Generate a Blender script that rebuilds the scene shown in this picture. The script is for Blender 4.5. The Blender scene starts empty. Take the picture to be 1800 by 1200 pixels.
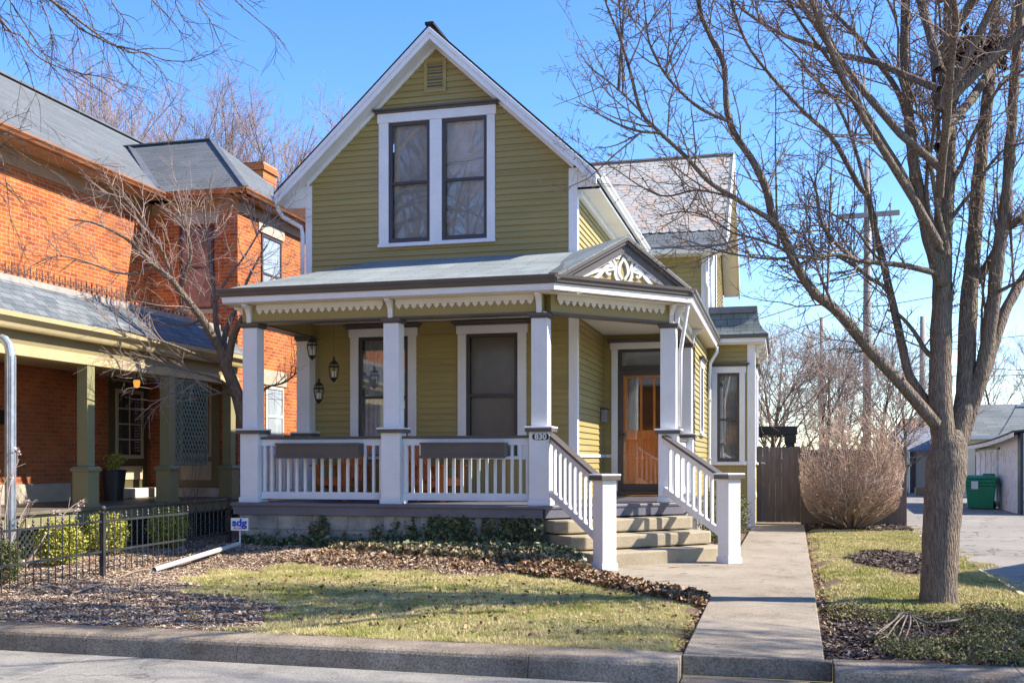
import bpy, math, random
import numpy as np
from mathutils import Vector, Matrix

# ------------------------------------------------------------------ camera, world, sun, exposure
SC = bpy.context.scene
COL = SC.collection
CAM_H = 1.39; FPX = 1835.0; UC = 900.0; VH = 808.0; YAW = math.radians(14.43)
cam = bpy.data.cameras.new("Camera"); camo = bpy.data.objects.new("Camera", cam); COL.objects.link(camo)
cam.sensor_width = 36.0; cam.lens = 36.0 * FPX / 1800.0
cam.shift_y = (VH - 600.0) / 1800.0
cam.clip_start = 0.1; cam.clip_end = 2000
camo.location = (0, 0, CAM_H); camo.rotation_euler = (math.radians(90), 0, YAW)
SC.camera = camo

SUN_EL = math.radians(41.0)
SUN_AZ = math.radians(10.0)          # towards the back of the plot, measured from +X
SUN_DIR = Vector((math.cos(SUN_EL) * math.cos(SUN_AZ), math.cos(SUN_EL) * math.sin(SUN_AZ), math.sin(SUN_EL)))
w = bpy.data.worlds.new("World"); SC.world = w; w.use_nodes = True
nt = w.node_tree; bg = nt.nodes["Background"]
sky = nt.nodes.new("ShaderNodeTexSky"); sky.sky_type = 'NISHITA'; sky.sun_disc = False
sky.sun_elevation = SUN_EL; sky.sun_rotation = math.pi / 2 - SUN_AZ
sky.air_density = 1.0; sky.dust_density = 0.05; sky.ozone_density = 3.0; sky.altitude = 200
hs = nt.nodes.new("ShaderNodeHueSaturation"); hs.inputs["Saturation"].default_value = 1.25; hs.inputs["Hue"].default_value = 0.511
nt.links.new(sky.outputs[0], hs.inputs["Color"]); nt.links.new(hs.outputs[0], bg.inputs[0]); bg.inputs[1].default_value = 0.15
sl = bpy.data.lights.new("Sun", 'SUN'); sl.energy = 4.8; sl.angle = math.radians(0.5); sl.color = (1.0, 0.93, 0.82)
slo = bpy.data.objects.new("Sun", sl); COL.objects.link(slo)
slo.rotation_euler = (-SUN_DIR).to_track_quat('-Z', 'Y').to_euler()
SC.view_settings.view_transform = 'Standard'; SC.view_settings.look = 'None'
SC.view_settings.gamma = 1.0; SC.view_settings.exposure = 1.22
SC.cycles.max_bounces = 8; SC.cycles.diffuse_bounces = 6; SC.cycles.transparent_max_bounces = 16

RNG = np.random.default_rng(7)
random.seed(7)
SA, CA = math.sin(YAW), math.cos(YAW)

def ray(u):
    k = (u - UC) / FPX
    return (-SA + CA * k, CA + SA * k)
def at_depth(u, v, d):
    r = ray(u); return (d * r[0], d * r[1], CAM_H + (VH - v) * d / FPX)
def on_z(u, v, z):
    d = (CAM_H - z) * FPX / (v - VH); r = ray(u); return (d * r[0], d * r[1])
def sm(a, b, x):
    t = np.clip((x - a) / (b - a), 0, 1); return t * t * (3 - 2 * t)
def base_z(y):
    return np.interp(y, [8.9, 14.5, 25.0, 40.0], [-.24, -.19, -.15, -.12])
def gz(x, y):
    """ground height"""
    z = base_z(y)
    z = z + .17 * sm(-2.3, -3.2, x) * sm(13.7, 15.3, y) * (1 - sm(16.5, 18.0, y)) * sm(-9.2, -8.9, x)
    z = z + .06 * sm(-8.7, -9.6, x) * sm(9.5, 12, y)
    return z

# ------------------------------------------------------------------ objects
def tag(o, label=None, cat=None, group=None, kind=None):
    if label: o['label'] = label
    if cat: o['category'] = cat
    if group: o['group'] = group
    if kind: o['kind'] = kind
    return o
def empty(name, loc, label=None, cat=None, group=None, rz=0.0):
    o = bpy.data.objects.new(name, None); COL.objects.link(o)
    o.location = loc; o.rotation_euler = (0, 0, rz); o.empty_display_size = .2
    return tag(o, label, cat, group)
def attach(o, parent, local=False):
    if parent is None: return
    o.parent = parent
    if not local and parent.parent is None:      # part built in world coordinates under an unrotated thing
        o.matrix_parent_inverse = Matrix.Translation(-Vector(parent.location))
def copy_tree(o, parent=None):
    c = o.copy(); COL.objects.link(c)
    if parent is not None:
        c.parent = parent; c.matrix_parent_inverse = o.matrix_parent_inverse.copy()
    for ch in list(o.children): copy_tree(ch, c)
    return c

class MB:
    def __init__(s): s.v = []; s.f = []; s.m = []; s.cur = 0
    def mat(s, i): s.cur = i; return s
    def add(s, vs, fs):
        n = len(s.v); s.v.extend([tuple(p) for p in vs]); s.f.extend([tuple(n + i for i in f) for f in fs]); s.m.extend([s.cur] * len(fs)); return s
    def box(s, x0, x1, y0, y1, z0, z1):
        return s.add([(x0,y0,z0),(x1,y0,z0),(x1,y1,z0),(x0,y1,z0),(x0,y0,z1),(x1,y0,z1),(x1,y1,z1),(x0,y1,z1)],
                     [(0,3,2,1),(4,5,6,7),(0,1,5,4),(1,2,6,5),(2,3,7,6),(3,0,4,7)])
    def cbox(s, cx, cy, w, d, z0, z1, rz=0, w1=None, d1=None):
        w1 = w if w1 is None else w1; d1 = d if d1 is None else d1
        c, n = math.cos(rz), math.sin(rz); P = []
        for (ww, dd, z) in ((w, d, z0), (w1, d1, z1)):
            for sx, sy in ((-1,-1),(1,-1),(1,1),(-1,1)):
                a, b = sx*ww/2, sy*dd/2; P.append((cx + a*c - b*n, cy + a*n + b*c, z))
        return s.add(P, [(0,3,2,1),(4,5,6,7),(0,1,5,4),(1,2,6,5),(2,3,7,6),(3,0,4,7)])
    def beam(s, p, q, w, h, up=(0,0,1)):
        """square bar from p to q, w across, h along up"""
        p = Vector(p); q = Vector(q); t = (q - p).normalized(); up = Vector(up)
        a = t.cross(up)
        if a.length < 1e-4: a = t.cross(Vector((0,1,0)))
        a.normalize(); b = a.cross(t).normalized()
        P = []
        for c in (p, q):
            for sa, sb in ((-1,-1),(1,-1),(1,1),(-1,1)): P.append(c + a*(sa*w/2) + b*(sb*h/2))
        return s.add(P, [(0,3,2,1),(4,5,6,7),(0,1,5,4),(1,2,6,5),(2,3,7,6),(3,0,4,7)])
    def prism(s, poly, fn, a, b):
        """2D polygon extruded from depth a to b; fn(p, q, depth) -> xyz"""
        n = len(poly); P = [fn(x, y, a) for x, y in poly] + [fn(x, y, b) for x, y in poly]
        return s.add(P, [tuple(range(n))[::-1], tuple(range(n, 2*n))] + [(i, (i+1) % n, n + (i+1) % n, n + i) for i in range(n)])
    def quad(s, a, b, c, d): return s.add([a, b, c, d], [(0,1,2,3)])
    def slab(s, pts, th):
        """roof slab: planar polygon thickened downward by th"""
        n = len(pts); P = [tuple(p) for p in pts] + [(p[0], p[1], p[2]-th) for p in pts]
        return s.add(P, [tuple(range(n)), tuple(range(n, 2*n))[::-1]] + [(i, n+i, n+(i+1) % n, (i+1) % n) for i in range(n)])
    def tube(s, pts, r, n=8, cap=True):
        pts = [Vector(p) for p in pts]; rs = r if isinstance(r, (list, tuple)) else [r]*len(pts)
        P = []; m = len(pts)
        for i, p in enumerate(pts):
            t = (pts[min(i+1, m-1)] - pts[max(i-1, 0)]).normalized()
            ref = Vector((0,0,1)) if abs(t.z) < .9 else Vector((1,0,0))
            a = t.cross(ref).normalized(); b = t.cross(a)
            for k in range(n):
                th = 2*math.pi*k/n; P.append(p + a*(rs[i]*math.cos(th)) + b*(rs[i]*math.sin(th)))
        F = [(i*n+k, i*n+(k+1) % n, (i+1)*n+(k+1) % n, (i+1)*n+k) for i in range(m-1) for k in range(n)]
        if cap: F += [tuple(range(n))[::-1], tuple((m-1)*n+k for k in range(n))]
        return s.add(P, F)
    def lathe(s, prof, cx, cy, n=16, rot=0):
        P = []; m = len(prof)
        for r, z in prof:
            for k in range(n):
                th = rot + 2*math.pi*k/n; P.append((cx + r*math.cos(th), cy + r*math.sin(th), z))
        F = [(i*n+k, i*n+(k+1) % n, (i+1)*n+(k+1) % n, (i+1)*n+k) for i in range(m-1) for k in range(n)]
        F += [tuple(range(n))[::-1], tuple((m-1)*n+k for k in range(n))]
        return s.add(P, F)
    def build(s, name, mats, parent=None, smooth=False, local=False, bev=0.0, kind=None):
        me = bpy.data.meshes.new(name); me.from_pydata(s.v, [], s.f)
        for m in (mats if isinstance(mats, (list, tuple)) else [mats]): me.materials.append(m)
        me.polygons.foreach_set("material_index", s.m)
        if smooth: me.polygons.foreach_set("use_smooth", [True]*len(s.f))
        import bmesh
        bm = bmesh.new(); bm.from_mesh(me); bmesh.ops.recalc_face_normals(bm, faces=bm.faces); bm.to_mesh(me); bm.free()
        me.update()
        o = bpy.data.objects.new(name, me); COL.objects.link(o)
        if bev:
            b = o.modifiers.new("bevel", 'BEVEL'); b.width = bev; b.segments = 2; b.limit_method = 'ANGLE'; b.angle_limit = math.radians(40)
        attach(o, parent, local)
        if kind: o['kind'] = kind
        return o

def np_mesh(name, verts, faces, mat, parent=None, local=False, smooth=False):
    """fast mesh from arrays; faces (n,k) all the same size, or a list of such arrays"""
    me = bpy.data.meshes.new(name)
    fl = faces if isinstance(faces, list) else [faces]
    verts = np.asarray(verts, np.float32).reshape(-1, 3)
    me.vertices.add(len(verts)); me.vertices.foreach_set("co", verts.ravel())
    loops = np.concatenate([f.ravel() for f in fl]).astype(np.int32)
    tot = np.concatenate([np.full(len(f), f.shape[1]) for f in fl]).astype(np.int32)
    st = np.concatenate([[0], np.cumsum(tot)[:-1]]).astype(np.int32)
    me.loops.add(len(loops)); me.loops.foreach_set("vertex_index", loops)
    me.polygons.add(len(tot)); me.polygons.foreach_set("loop_start", st); me.polygons.foreach_set("loop_total", tot)
    me.polygons.foreach_set("use_smooth", np.full(len(tot), smooth, bool))
    me.materials.append(mat); me.update(calc_edges=True); me.validate()
    o = bpy.data.objects.new(name, me); COL.objects.link(o); attach(o, parent, local)
    return o

# ------------------------------------------------------------------ materials
def new_mat(name):
    m = bpy.data.materials.new(name); m.use_nodes = True
    n = m.node_tree.nodes; l = m.node_tree.links
    return m, n, l, n["Principled BSDF"]
def rgb(c): return (c[0], c[1], c[2], 1.0)
def coords(n, l, scale=(1,1,1)):
    tc = n.new("ShaderNodeTexCoord"); mp = n.new("ShaderNodeMapping"); mp.inputs["Scale"].default_value = scale
    l.new(tc.outputs["Object"], mp.inputs[0]); return mp.outputs[0]
def noise(n, l, vec, scale, detail=4, rough=.6):
    t = n.new("ShaderNodeTexNoise"); t.inputs["Scale"].default_value = scale; t.inputs["Detail"].default_value = detail
    t.inputs["Roughness"].default_value = rough
    if vec is not None: l.new(vec, t.inputs["Vector"])
    return t.outputs["Fac"]
def ramp(n, l, fac, stops):
    r = n.new("ShaderNodeValToRGB"); e = r.color_ramp.elements
    while len(e) < len(stops): e.new(.5)
    for el, (p, c) in zip(e, stops): el.position = p; el.color = rgb(c)
    l.new(fac, r.inputs[0]); return r.outputs[0]
def mix(n, l, a, b, fac, mode='MIX'):
    x = n.new("ShaderNodeMix"); x.data_type = 'RGBA'; x.blend_type = mode
    for sock, val in ((x.inputs[0], fac), (x.inputs[6], a), (x.inputs[7], b)):
        if hasattr(val, 'is_linked'): l.new(val, sock)
        elif isinstance(val, (int, float)): sock.default_value = val
        else: sock.default_value = rgb(val)
    return x.outputs[2]
def bump(n, l, bsdf, height, strength, dist=.01):
    b = n.new("ShaderNodeBump"); b.inputs["Strength"].default_value = strength; b.inputs["Distance"].default_value = dist
    l.new(height, b.inputs["Height"]); l.new(b.outputs[0], bsdf.inputs["Normal"]); return b
def mul(c, k): return tuple(min(1, x*k) for x in c)

def simple(name, col, rough=.55, var=.12, vs=2.5, bmp=0.0, bs=80, spec=.4, metal=0.0, stretch=(1,1,1), col2=None, speck=0.0):
    m, n, l, b = new_mat(name); vec = coords(n, l, stretch)
    f = noise(n, l, vec, vs, 6)
    c = ramp(n, l, f, [(.3, mul(col, 1-var)), (.7, mul(col2 if col2 else col, 1+var))])
    if speck:
        f2 = noise(n, l, vec, bs, 3, .7)
        sp = ramp(n, l, f2, [(.35, (1-speck,)*3), (.6, (1, 1, 1))]); c = mix(n, l, c, sp, 1.0, 'MULTIPLY')
    l.new(c, b.inputs["Base Color"]); b.inputs["Roughness"].default_value = rough
    b.inputs["Specular IOR Level"].default_value = spec; b.inputs["Metallic"].default_value = metal
    if bmp: bump(n, l, b, noise(n, l, vec, bs, 5, .65), bmp, .01)
    return m
def axis_vec(n, l, mode, k=1.0):
    tc = n.new("ShaderNodeTexCoord"); s = n.new("ShaderNodeSeparateXYZ"); l.new(tc.outputs["Object"], s.inputs[0])
    c = n.new("ShaderNodeCombineXYZ")
    a = {'x': 0, 'y': 1, 'z': 2}
    l.new(s.outputs[a[mode[0]]], c.inputs[0])
    if k == 1.0: l.new(s.outputs[a[mode[1]]], c.inputs[1])
    else:
        q = n.new("ShaderNodeMath"); q.operation = 'MULTIPLY'; q.inputs[1].default_value = k
        l.new(s.outputs[a[mode[1]]], q.inputs[0]); l.new(q.outputs[0], c.inputs[1])
    return c.outputs[0], tc.outputs["Object"]
def brickmat(name, mode, c1, c2, mortar, bw=.215, bh=.073, ms=.007, k=1.0, rough=.8, bstr=.5, var=.25, vs=1.2, offset=.5, bias=0.0, stain=None, spec=.25):
    m, n, l, b = new_mat(name); vec, ob = axis_vec(n, l, mode, k)
    t = n.new("ShaderNodeTexBrick"); t.offset = offset
    t.inputs["Color1"].default_value = rgb(c1); t.inputs["Color2"].default_value = rgb(c2); t.inputs["Mortar"].default_value = rgb(mortar)
    t.inputs["Scale"].default_value = 1; t.inputs["Mortar Size"].default_value = ms; t.inputs["Mortar Smooth"].default_value = .15
    t.inputs["Brick Width"].default_value = bw; t.inputs["Row Height"].default_value = bh; t.inputs["Bias"].default_value = bias
    l.new(vec, t.inputs["Vector"])
    f = noise(n, l, ob, vs, 8)
    g = ramp(n, l, f, [(.3, (1-var,)*3), (.7, (1, 1, 1))])
    c = mix(n, l, t.outputs["Color"], g, 1.0, 'MULTIPLY')
    f2 = noise(n, l, ob, 40, 4)
    c = mix(n, l, c, ramp(n, l, f2, [(.3, (.82,)*3), (.7, (1, 1, 1))]), 1.0, 'MULTIPLY')
    if stain: c = mix(n, l, c, stain, ramp(n, l, noise(n, l, ob, .8, 5), [(.52, (0,0,0)), (.75, (.5,.5,.5))]))
    l.new(c, b.inputs["Base Color"]); b.inputs["Roughness"].default_value = rough; b.inputs["Specular IOR Level"].default_value = spec
    iv = n.new("ShaderNodeMath"); iv.operation = 'SUBTRACT'; iv.inputs[0].default_value = 1.0; l.new(t.outputs["Fac"], iv.inputs[1])
    ad = n.new("ShaderNodeMath"); ad.operation = 'ADD'; l.new(iv.outputs[0], ad.inputs[0])
    fm = n.new("ShaderNodeMath"); fm.operation = 'MULTIPLY'; fm.inputs[1].default_value = .35; l.new(f2, fm.inputs[0]); l.new(fm.outputs[0], ad.inputs[1])
    bump(n, l, b, ad.outputs[0], bstr, .008)
    return m
def leafmat(name, stops, rough=.6, spec=.3, patch=None, pscale=.8, trans=0.0):
    """colour picked per leaf (mesh island), with slow patches over the ground"""
    m, n, l, b = new_mat(name)
    g = n.new("ShaderNodeNewGeometry"); c = ramp(n, l, g.outputs["Random Per Island"], stops)
    if patch:
        vec = coords(n, l); f = noise(n, l, vec, pscale, 5)
        c = mix(n, l, c, patch, ramp(n, l, f, [(.42, (0,0,0)), (.62, (.75,.75,.75))]))
    l.new(c, b.inputs["Base Color"]); b.inputs["Roughness"].default_value = rough; b.inputs["Specular IOR Level"].default_value = spec
    return m
def groove(name, col, mode, pitch, var=.1, rough=.55, bstr=.6):
    m, n, l, b = new_mat(name); vec, ob = axis_vec(n, l, mode)
    t = n.new("ShaderNodeTexBrick"); t.offset = 0
    dk = mul(col, .55)
    t.inputs["Color1"].default_value = rgb(col); t.inputs["Color2"].default_value = rgb(mul(col, 1-var)); t.inputs["Mortar"].default_value = rgb(dk)
    t.inputs["Scale"].default_value = 1; t.inputs["Mortar Size"].default_value = .004; t.inputs["Brick Width"].default_value = pitch; t.inputs["Row Height"].default_value = 50
    l.new(vec, t.inputs["Vector"]); l.new(t.outputs["Color"], b.inputs["Base Color"]); b.inputs["Roughness"].default_value = rough
    iv = n.new("ShaderNodeMath"); iv.operation = 'SUBTRACT'; iv.inputs[0].default_value = 1; l.new(t.outputs["Fac"], iv.inputs[1])
    bump(n, l, b, iv.outputs[0], bstr, .006); return m
def glassmat(name, tint=(.9,.93,.95), refl=.10, rough=.02):
    m = bpy.data.materials.new(name); m.use_nodes = True; n = m.node_tree.nodes; l = m.node_tree.links
    n.remove(n["Principled BSDF"]); out = n["Material Output"]
    tr = n.new("ShaderNodeBsdfTransparent"); tr.inputs[0].default_value = rgb(tint)
    gl = n.new("ShaderNodeBsdfGlossy"); gl.inputs["Roughness"].default_value = rough
    fr = n.new("ShaderNodeFresnel"); fr.inputs[0].default_value = 1.5
    ad = n.new("ShaderNodeMath"); ad.operation = 'ADD'; ad.inputs[1].default_value = refl; ad.use_clamp = True; l.new(fr.outputs[0], ad.inputs[0])
    # old rolled glass is a little wavy
    tc = n.new("ShaderNodeTexCoord"); nz = n.new("ShaderNodeTexNoise"); nz.inputs["Scale"].default_value = 2.2; nz.inputs["Detail"].default_value = 2
    l.new(tc.outputs["Object"], nz.inputs["Vector"]); bp = n.new("ShaderNodeBump"); bp.inputs["Strength"].default_value = .004; bp.inputs["Distance"].default_value = .05
    l.new(nz.outputs["Fac"], bp.inputs["Height"]); l.new(bp.outputs[0], gl.inputs["Normal"])
    mx = n.new("ShaderNodeMixShader"); l.new(ad.outputs[0], mx.inputs[0]); l.new(tr.outputs[0], mx.inputs[1]); l.new(gl.outputs[0], mx.inputs[2])
    l.new(mx.outputs[0], out.inputs[0]); return m

OLIVE = (.335, .262, .095)
M = {}
M['olive'] = simple('olive_paint', OLIVE, .5, .13, 1.1, .25, 50, stretch=(.35, .35, 5.5), col2=mul(OLIVE, .98))
M['olive_beam'] = simple('olive_beam_paint', mul(OLIVE, .95), .5, .07, 1.5, .1, 60)
M['olive_bead_x'] = groove('olive_beadboard', OLIVE, 'xz', .085)
M['olive_bead_y'] = groove('olive_beadboard_side', OLIVE, 'yz', .085)
M['white'] = simple('white_paint', (.76, .755, .76), .5, .06, 2.2, .15, 45, speck=.07)
M['cream'] = simple('cream_paint', (.72, .68, .60), .5, .05, 1.5, .08, 50)
M['bead_ceiling'] = groove('white_beadboard_ceiling', (.74, .72, .68), 'yx', .08)
M['brown'] = simple('taupe_brown_paint', (.105, .088, .078), .45, .12, 2, .1, 60)
M['sash'] = simple('dark_grey_sash_paint', (.060, .052, .056), .4, .1, 2)
M['deck'] = simple('grey_deck_paint', (.13, .125, .15), .45, .15, 2, .1, 40)
M['concrete'] = simple('worn_concrete', (.31, .255, .185), .85, .3, .8, .7, 45, .2, col2=(.39, .33, .25), speck=.4)
def worn(name, c1, c2, stain, crack, cs, jit=2.5):
    # weathered concrete: mottling, blotchy stains, grit and a few wandering cracks
    m, n, l, b = new_mat(name); vec = coords(n, l)
    c = ramp(n, l, noise(n, l, vec, .9, 8, .65), [(.3, c1), (.7, c2)])
    c = mix(n, l, c, stain, ramp(n, l, noise(n, l, vec, 1.7, 7, .7), [(.50, (0,)*3), (.68, (.75,)*3)]))
    c = mix(n, l, c, stain, ramp(n, l, noise(n, l, vec, 9, 5, .7), [(.56, (0,)*3), (.72, (.6,)*3)]))
    c = mix(n, l, c, ramp(n, l, noise(n, l, vec, 60, 3, .7), [(.32, (.62,)*3), (.6, (1,)*3)]), 1.0, 'MULTIPLY')
    v = n.new("ShaderNodeTexVoronoi"); v.feature = 'DISTANCE_TO_EDGE'; v.inputs["Scale"].default_value = cs
    dn = n.new("ShaderNodeTexNoise"); dn.inputs["Scale"].default_value = jit; dn.inputs["Detail"].default_value = 6; l.new(vec, dn.inputs["Vector"])
    av = n.new("ShaderNodeVectorMath"); av.operation = 'ADD'; l.new(vec, av.inputs[0]); l.new(dn.outputs["Color"], av.inputs[1]); l.new(av.outputs[0], v.inputs["Vector"])
    c = mix(n, l, mul(stain, .45), c, ramp(n, l, v.outputs["Distance"], [(0, (.3,)*3), (crack, (1,)*3)]))
    l.new(c, b.inputs["Base Color"]); b.inputs["Roughness"].default_value = .88; b.inputs["Specular IOR Level"].default_value = .18
    bump(n, l, b, noise(n, l, vec, 45, 6, .7), .8, .01); return m
M['concrete'] = worn('worn_walk_concrete', (.31, .255, .185), (.40, .34, .26), (.20, .165, .125), .006, .42)
M['steps'] = simple('aggregate_concrete', (.40, .335, .235), .85, .18, 1.6, .7, 70, .2, speck=.4)
M['kerb'] = simple('kerb_concrete', (.25, .195, .14), .85, .35, 1.4, .8, 50, .2, col2=(.32, .265, .20), speck=.5)
M['street'] = worn('street_concrete', (.27, .255, .225), (.36, .335, .29), (.17, .155, .13), .008, .33)
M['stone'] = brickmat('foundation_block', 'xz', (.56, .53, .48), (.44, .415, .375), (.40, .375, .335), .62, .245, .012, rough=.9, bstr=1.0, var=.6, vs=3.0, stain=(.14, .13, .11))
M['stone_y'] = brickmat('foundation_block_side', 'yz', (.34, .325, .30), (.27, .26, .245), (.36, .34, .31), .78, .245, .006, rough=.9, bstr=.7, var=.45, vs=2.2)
M['blackroof'] = brickmat('black_shingle', 'yz', (.03, .03, .034), (.045, .045, .05), (.012, .012, .012), .3, .1, .006, 1.5, .9)
M['porchroof'] = brickmat('weathered_porch_shingle', 'xz', (.27, .30, .29), (.33, .36, .345), (.10, .11, .11), .9, .125, .006, 3.27, .85, .6, .3, 1.0, stain=(.40, .45, .43))
M['valley'] = simple('valley_metal', (.16, .16, .16), .45, .2, 3, metal=.4)
M['flash'] = simple('copper_flashing', (.36, .40, .38), .6, .35, 6, col2=(.35, .25, .2))
M['orangewood'] = simple('varnished_orange_wood', (.95, .28, .03), .35, .25, 3, .1, 40, stretch=(6, 6, .8))
M['chairwood'] = simple('cedar_wood', (.55, .165, .05), .5, .25, 3, .1, 40, stretch=(6, 6, 1))
M['slate_isl'] = leafmat('fishscale_slate', [(0, (.33, .315, .29)), (.22, (.44, .405, .35)), (.45, (.37, .36, .335)), (.62, (.48, .40, .32)), (.76, (.47, .33, .245)), (.84, (.42, .385, .34)), (1, (.33, .325, .31))], .7)
M['slate_row'] = brickmat('plain_grey_slate', 'xz', (.17, .185, .19), (.23, .25, .245), (.06, .06, .06), .27, .14, .006, 1.3, .75)
M['slate_bay'] = brickmat('bay_slate', 'xz', (.16, .19, .185), (.23, .26, .245), (.05, .05, .05), .3, .16, .006, 1.1, .75, .5, .4, 2)
M['glass'] = glassmat('window_glass', refl=.13)
M['glass_clear'] = glassmat('clear_glass', (.98, .98, .98), refl=.01)
M['screen_glass'] = glassmat('insect_screened_glass', (.66, .64, .62), .02, .15)
M['blind'] = simple('window_blind', (.58, .59, .64), .7, .1, 3)
M['lace'] = simple('sheer_curtain', (.45, .45, .46), .8, .2, 9)
M['pale_blind'] = simple('pale_blind', (.70, .66, .62), .7, .1, 3)
M['dark'] = simple('painted_dark_hollow', (.02, .02, .02), .8, .1)  # near-black colour standing in for unlit hollows
M['darkmetal'] = simple('dark_bronze_metal', (.045, .04, .036), .45, .15, 4, metal=.5)
M['galv'] = simple('galvanised_steel', (.46, .50, .54), .38, .2, 8, metal=.75)
M['black'] = simple('black_paint', (.018, .018, .02), .4, .1)
# ------------------------------------------------------------------ the setting: street, kerbs, ground, walk, alley
def grid_sheet(name, xs, ys, zf, mat):
    X, Y = np.meshgrid(xs, ys); Z = zf(X, Y); nx, ny = len(xs), len(ys)
    V = np.stack([X, Y, Z], -1).reshape(-1, 3)
    i = np.arange(nx-1)[None, :] + (np.arange(ny-1) * nx)[:, None]
    F = np.stack([i, i+1, i+nx+1, i+nx], -1).reshape(-1, 4)
    o = np_mesh(name, V, F, mat, smooth=True); o['kind'] = 'structure'; return o

KERB_F, KERB_B, KERB_Z, STREET_Z = 8.48, 8.92, -.24, -.43
def poly_px(pts, z): return [on_z(u, v, z) for u, v in pts]
def in_poly(x, y, poly):
    x = np.asarray(x); y = np.asarray(y); ins = np.zeros(x.shape, bool); n = len(poly)
    for i in range(n):
        (x1, y1), (x2, y2) = poly[i], poly[(i+1) % n]
        c = ((y1 > y) != (y2 > y)) & (x < (x2 - x1) * (y - y1) / ((y2 - y1) if abs(y2-y1) > 1e-9 else 1e-9) + x1)
        ins ^= c
    return ins
LAWN = [(-4.7, 8.8), (-5.25, 9.6), (-5.0, 10.2), (-6.0, 10.9), (-7.5, 11.9), (-7.85, 12.6), (-7.7, 13.5), (-6.5, 14.15), (-4.74, 14.0), (-3.6, 13.9), (-2.57, 13.7), (-1.75, 12.85), (-.85, 12.0), (-.8, 10.5), (-.83, 8.9)]
RLAWN = [(.46, 11.9), (1.2, 11.5), (2.1, 11.4), (2.95, 11.5), (2.95, 13.5), (2.95, 16), (2.95, 20), (2.95, 26), (.62, 24), (.55, 20)]
STUMP = [(.95, 17.5), (1.3, 16.2), (1.8, 15.3), (2.3, 15.6), (2.5, 16.8), (2.2, 18.5), (1.5, 18.9)]
def wob(x, y, s=1.0): return .5*np.sin(3.1*x*s+1.3*y*s) + .5*np.sin(2.3*y*s-1.7*x*s+1.0)
def lawn_mask(x, y):
    d = .30
    xx = x + d*wob(x*1.7, y*2.1); yy = y + d*wob(y*1.9+3, x*1.3)
    a = in_poly(xx, yy, LAWN) | in_poly(xx, yy, RLAWN)
    return a & ~in_poly(xx, yy, STUMP)

def ground_mat():
    m, n, l, b = new_mat('ground_soil')
    at = n.new("ShaderNodeVertexColor"); at.layer_name = "lawn"
    vec = coords(n, l)
    soil = ramp(n, l, noise(n, l, vec, 14, 6, .7), [(.3, (.12, .08, .055)), (.5, (.22, .15, .105)), (.72, (.34, .24, .17))])
    turf = ramp(n, l, noise(n, l, vec, 1.3, 6), [(.32, (.14, .15, .04)), (.5, (.26, .23, .07)), (.68, (.40, .32, .14))])
    c = mix(n, l, soil, turf, at.outputs["Color"])
    c = mix(n, l, c, ramp(n, l, noise(n, l, vec, 60, 4, .7), [(.3, (.6,)*3), (.65, (1, 1, 1))]), 1.0, 'MULTIPLY')
    l.new(c, b.inputs["Base Color"]); b.inputs["Roughness"].default_value = .95; b.inputs["Specular IOR Level"].default_value = .1
    bump(n, l, b, noise(n, l, vec, 45, 6, .7), .9, .03); return m
M['ground'] = ground_mat()
def walk_z(y): return base_z(y) + .012
def ground_z(X, Y):
    z = gz(X, Y) + .012*wob(X*3, Y*3) + .008*wob(X*9+2, Y*8)
    onwalk = sm(-1.0, -.75, X)*(1-sm(.5, .72, X))*(1-sm(25.6, 26, Y))
    pad = sm(14.5, 13.6, Y-.0*X)*0
    return z - .05*onwalk
g = grid_sheet('ground', np.arange(-24, 2.81, .12), np.concatenate([np.arange(8.90, 27, .12), np.arange(27, 46, 1.0)]), ground_z, M['ground'])
co = np.empty(len(g.data.vertices)*3, np.float32); g.data.vertices.foreach_get("co", co); co = co.reshape(-1, 3)
ca = g.data.color_attributes.new("lawn", 'FLOAT_COLOR', 'POINT')
lm = lawn_mask(co[:, 0], co[:, 1]).astype(np.float32); ca.data.foreach_set("color", np.stack([lm, lm, lm, np.ones_like(lm)], 1).ravel())

M['far'] = simple('far_ground', (.17, .15, .085), .95, .3, .15, .3, 3)
fg = MB(); fg.quad((-400, 45.5, -.2), (400, 45.5, -.2), (400, 900, -.2), (-400, 900, -.2)); fg.quad((-400, 8.9, -.21), (-23.5, 8.9, -.21), (-23.5, 45.5, -.21), (-400, 45.5, -.21))
fg.quad((7.5, 8.9, -.2), (400, 8.9, -.2), (400, 45.5, -.2), (7.5, 45.5, -.2)); fg.quad((-400, -400, -.46), (400, -400, -.46), (400, -9, -.46), (-400, -9, -.46))
fg.build('land', M['far'], kind='structure')

# street slabs with open joints
st = MB(); xs = [-60, -27.5, -16.6, -11.4, -6.15, -.9, 4.35, 9.6, 20, 60]
for a, b_ in zip(xs[:-1], xs[1:]):
    for y0, y1 in ((-9, 3.2), (3.21, 8.472)):
        st.box(a+.004, b_-.004, y0, y1, STREET_Z-.2, STREET_Z)
st.build('street', M['street'], kind='structure', bev=.006)

def kerb(x0, x1, name, joints):
    r = .05; k = MB(); xs = [x0] + joints + [x1]
    prof = [(KERB_F, STREET_Z-.15), (KERB_F-.0, STREET_Z), (KERB_F+.03, KERB_Z-.045), (KERB_F+.042, KERB_Z-.02), (KERB_F+.065, KERB_Z-.005), (KERB_F+.10, KERB_Z), (KERB_B, KERB_Z+.006), (KERB_B, STREET_Z-.15)]
    for a, b_ in zip(xs[:-1], xs[1:]):
        k.prism(prof, lambda p, q, d: (d, p, q), a+.002, b_-.002)
    return k.build(name, M['kerb'], kind='structure', bev=.005)
kerb(-30, -.80, 'kerb', [-26, -22, -18, -14.4, -11.9, -9.35, -6.32, -4.75, -2.05])
kerb(.41, 30, 'kerb', [1.78, 4.3, 6.8, 12, 20])

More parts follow.
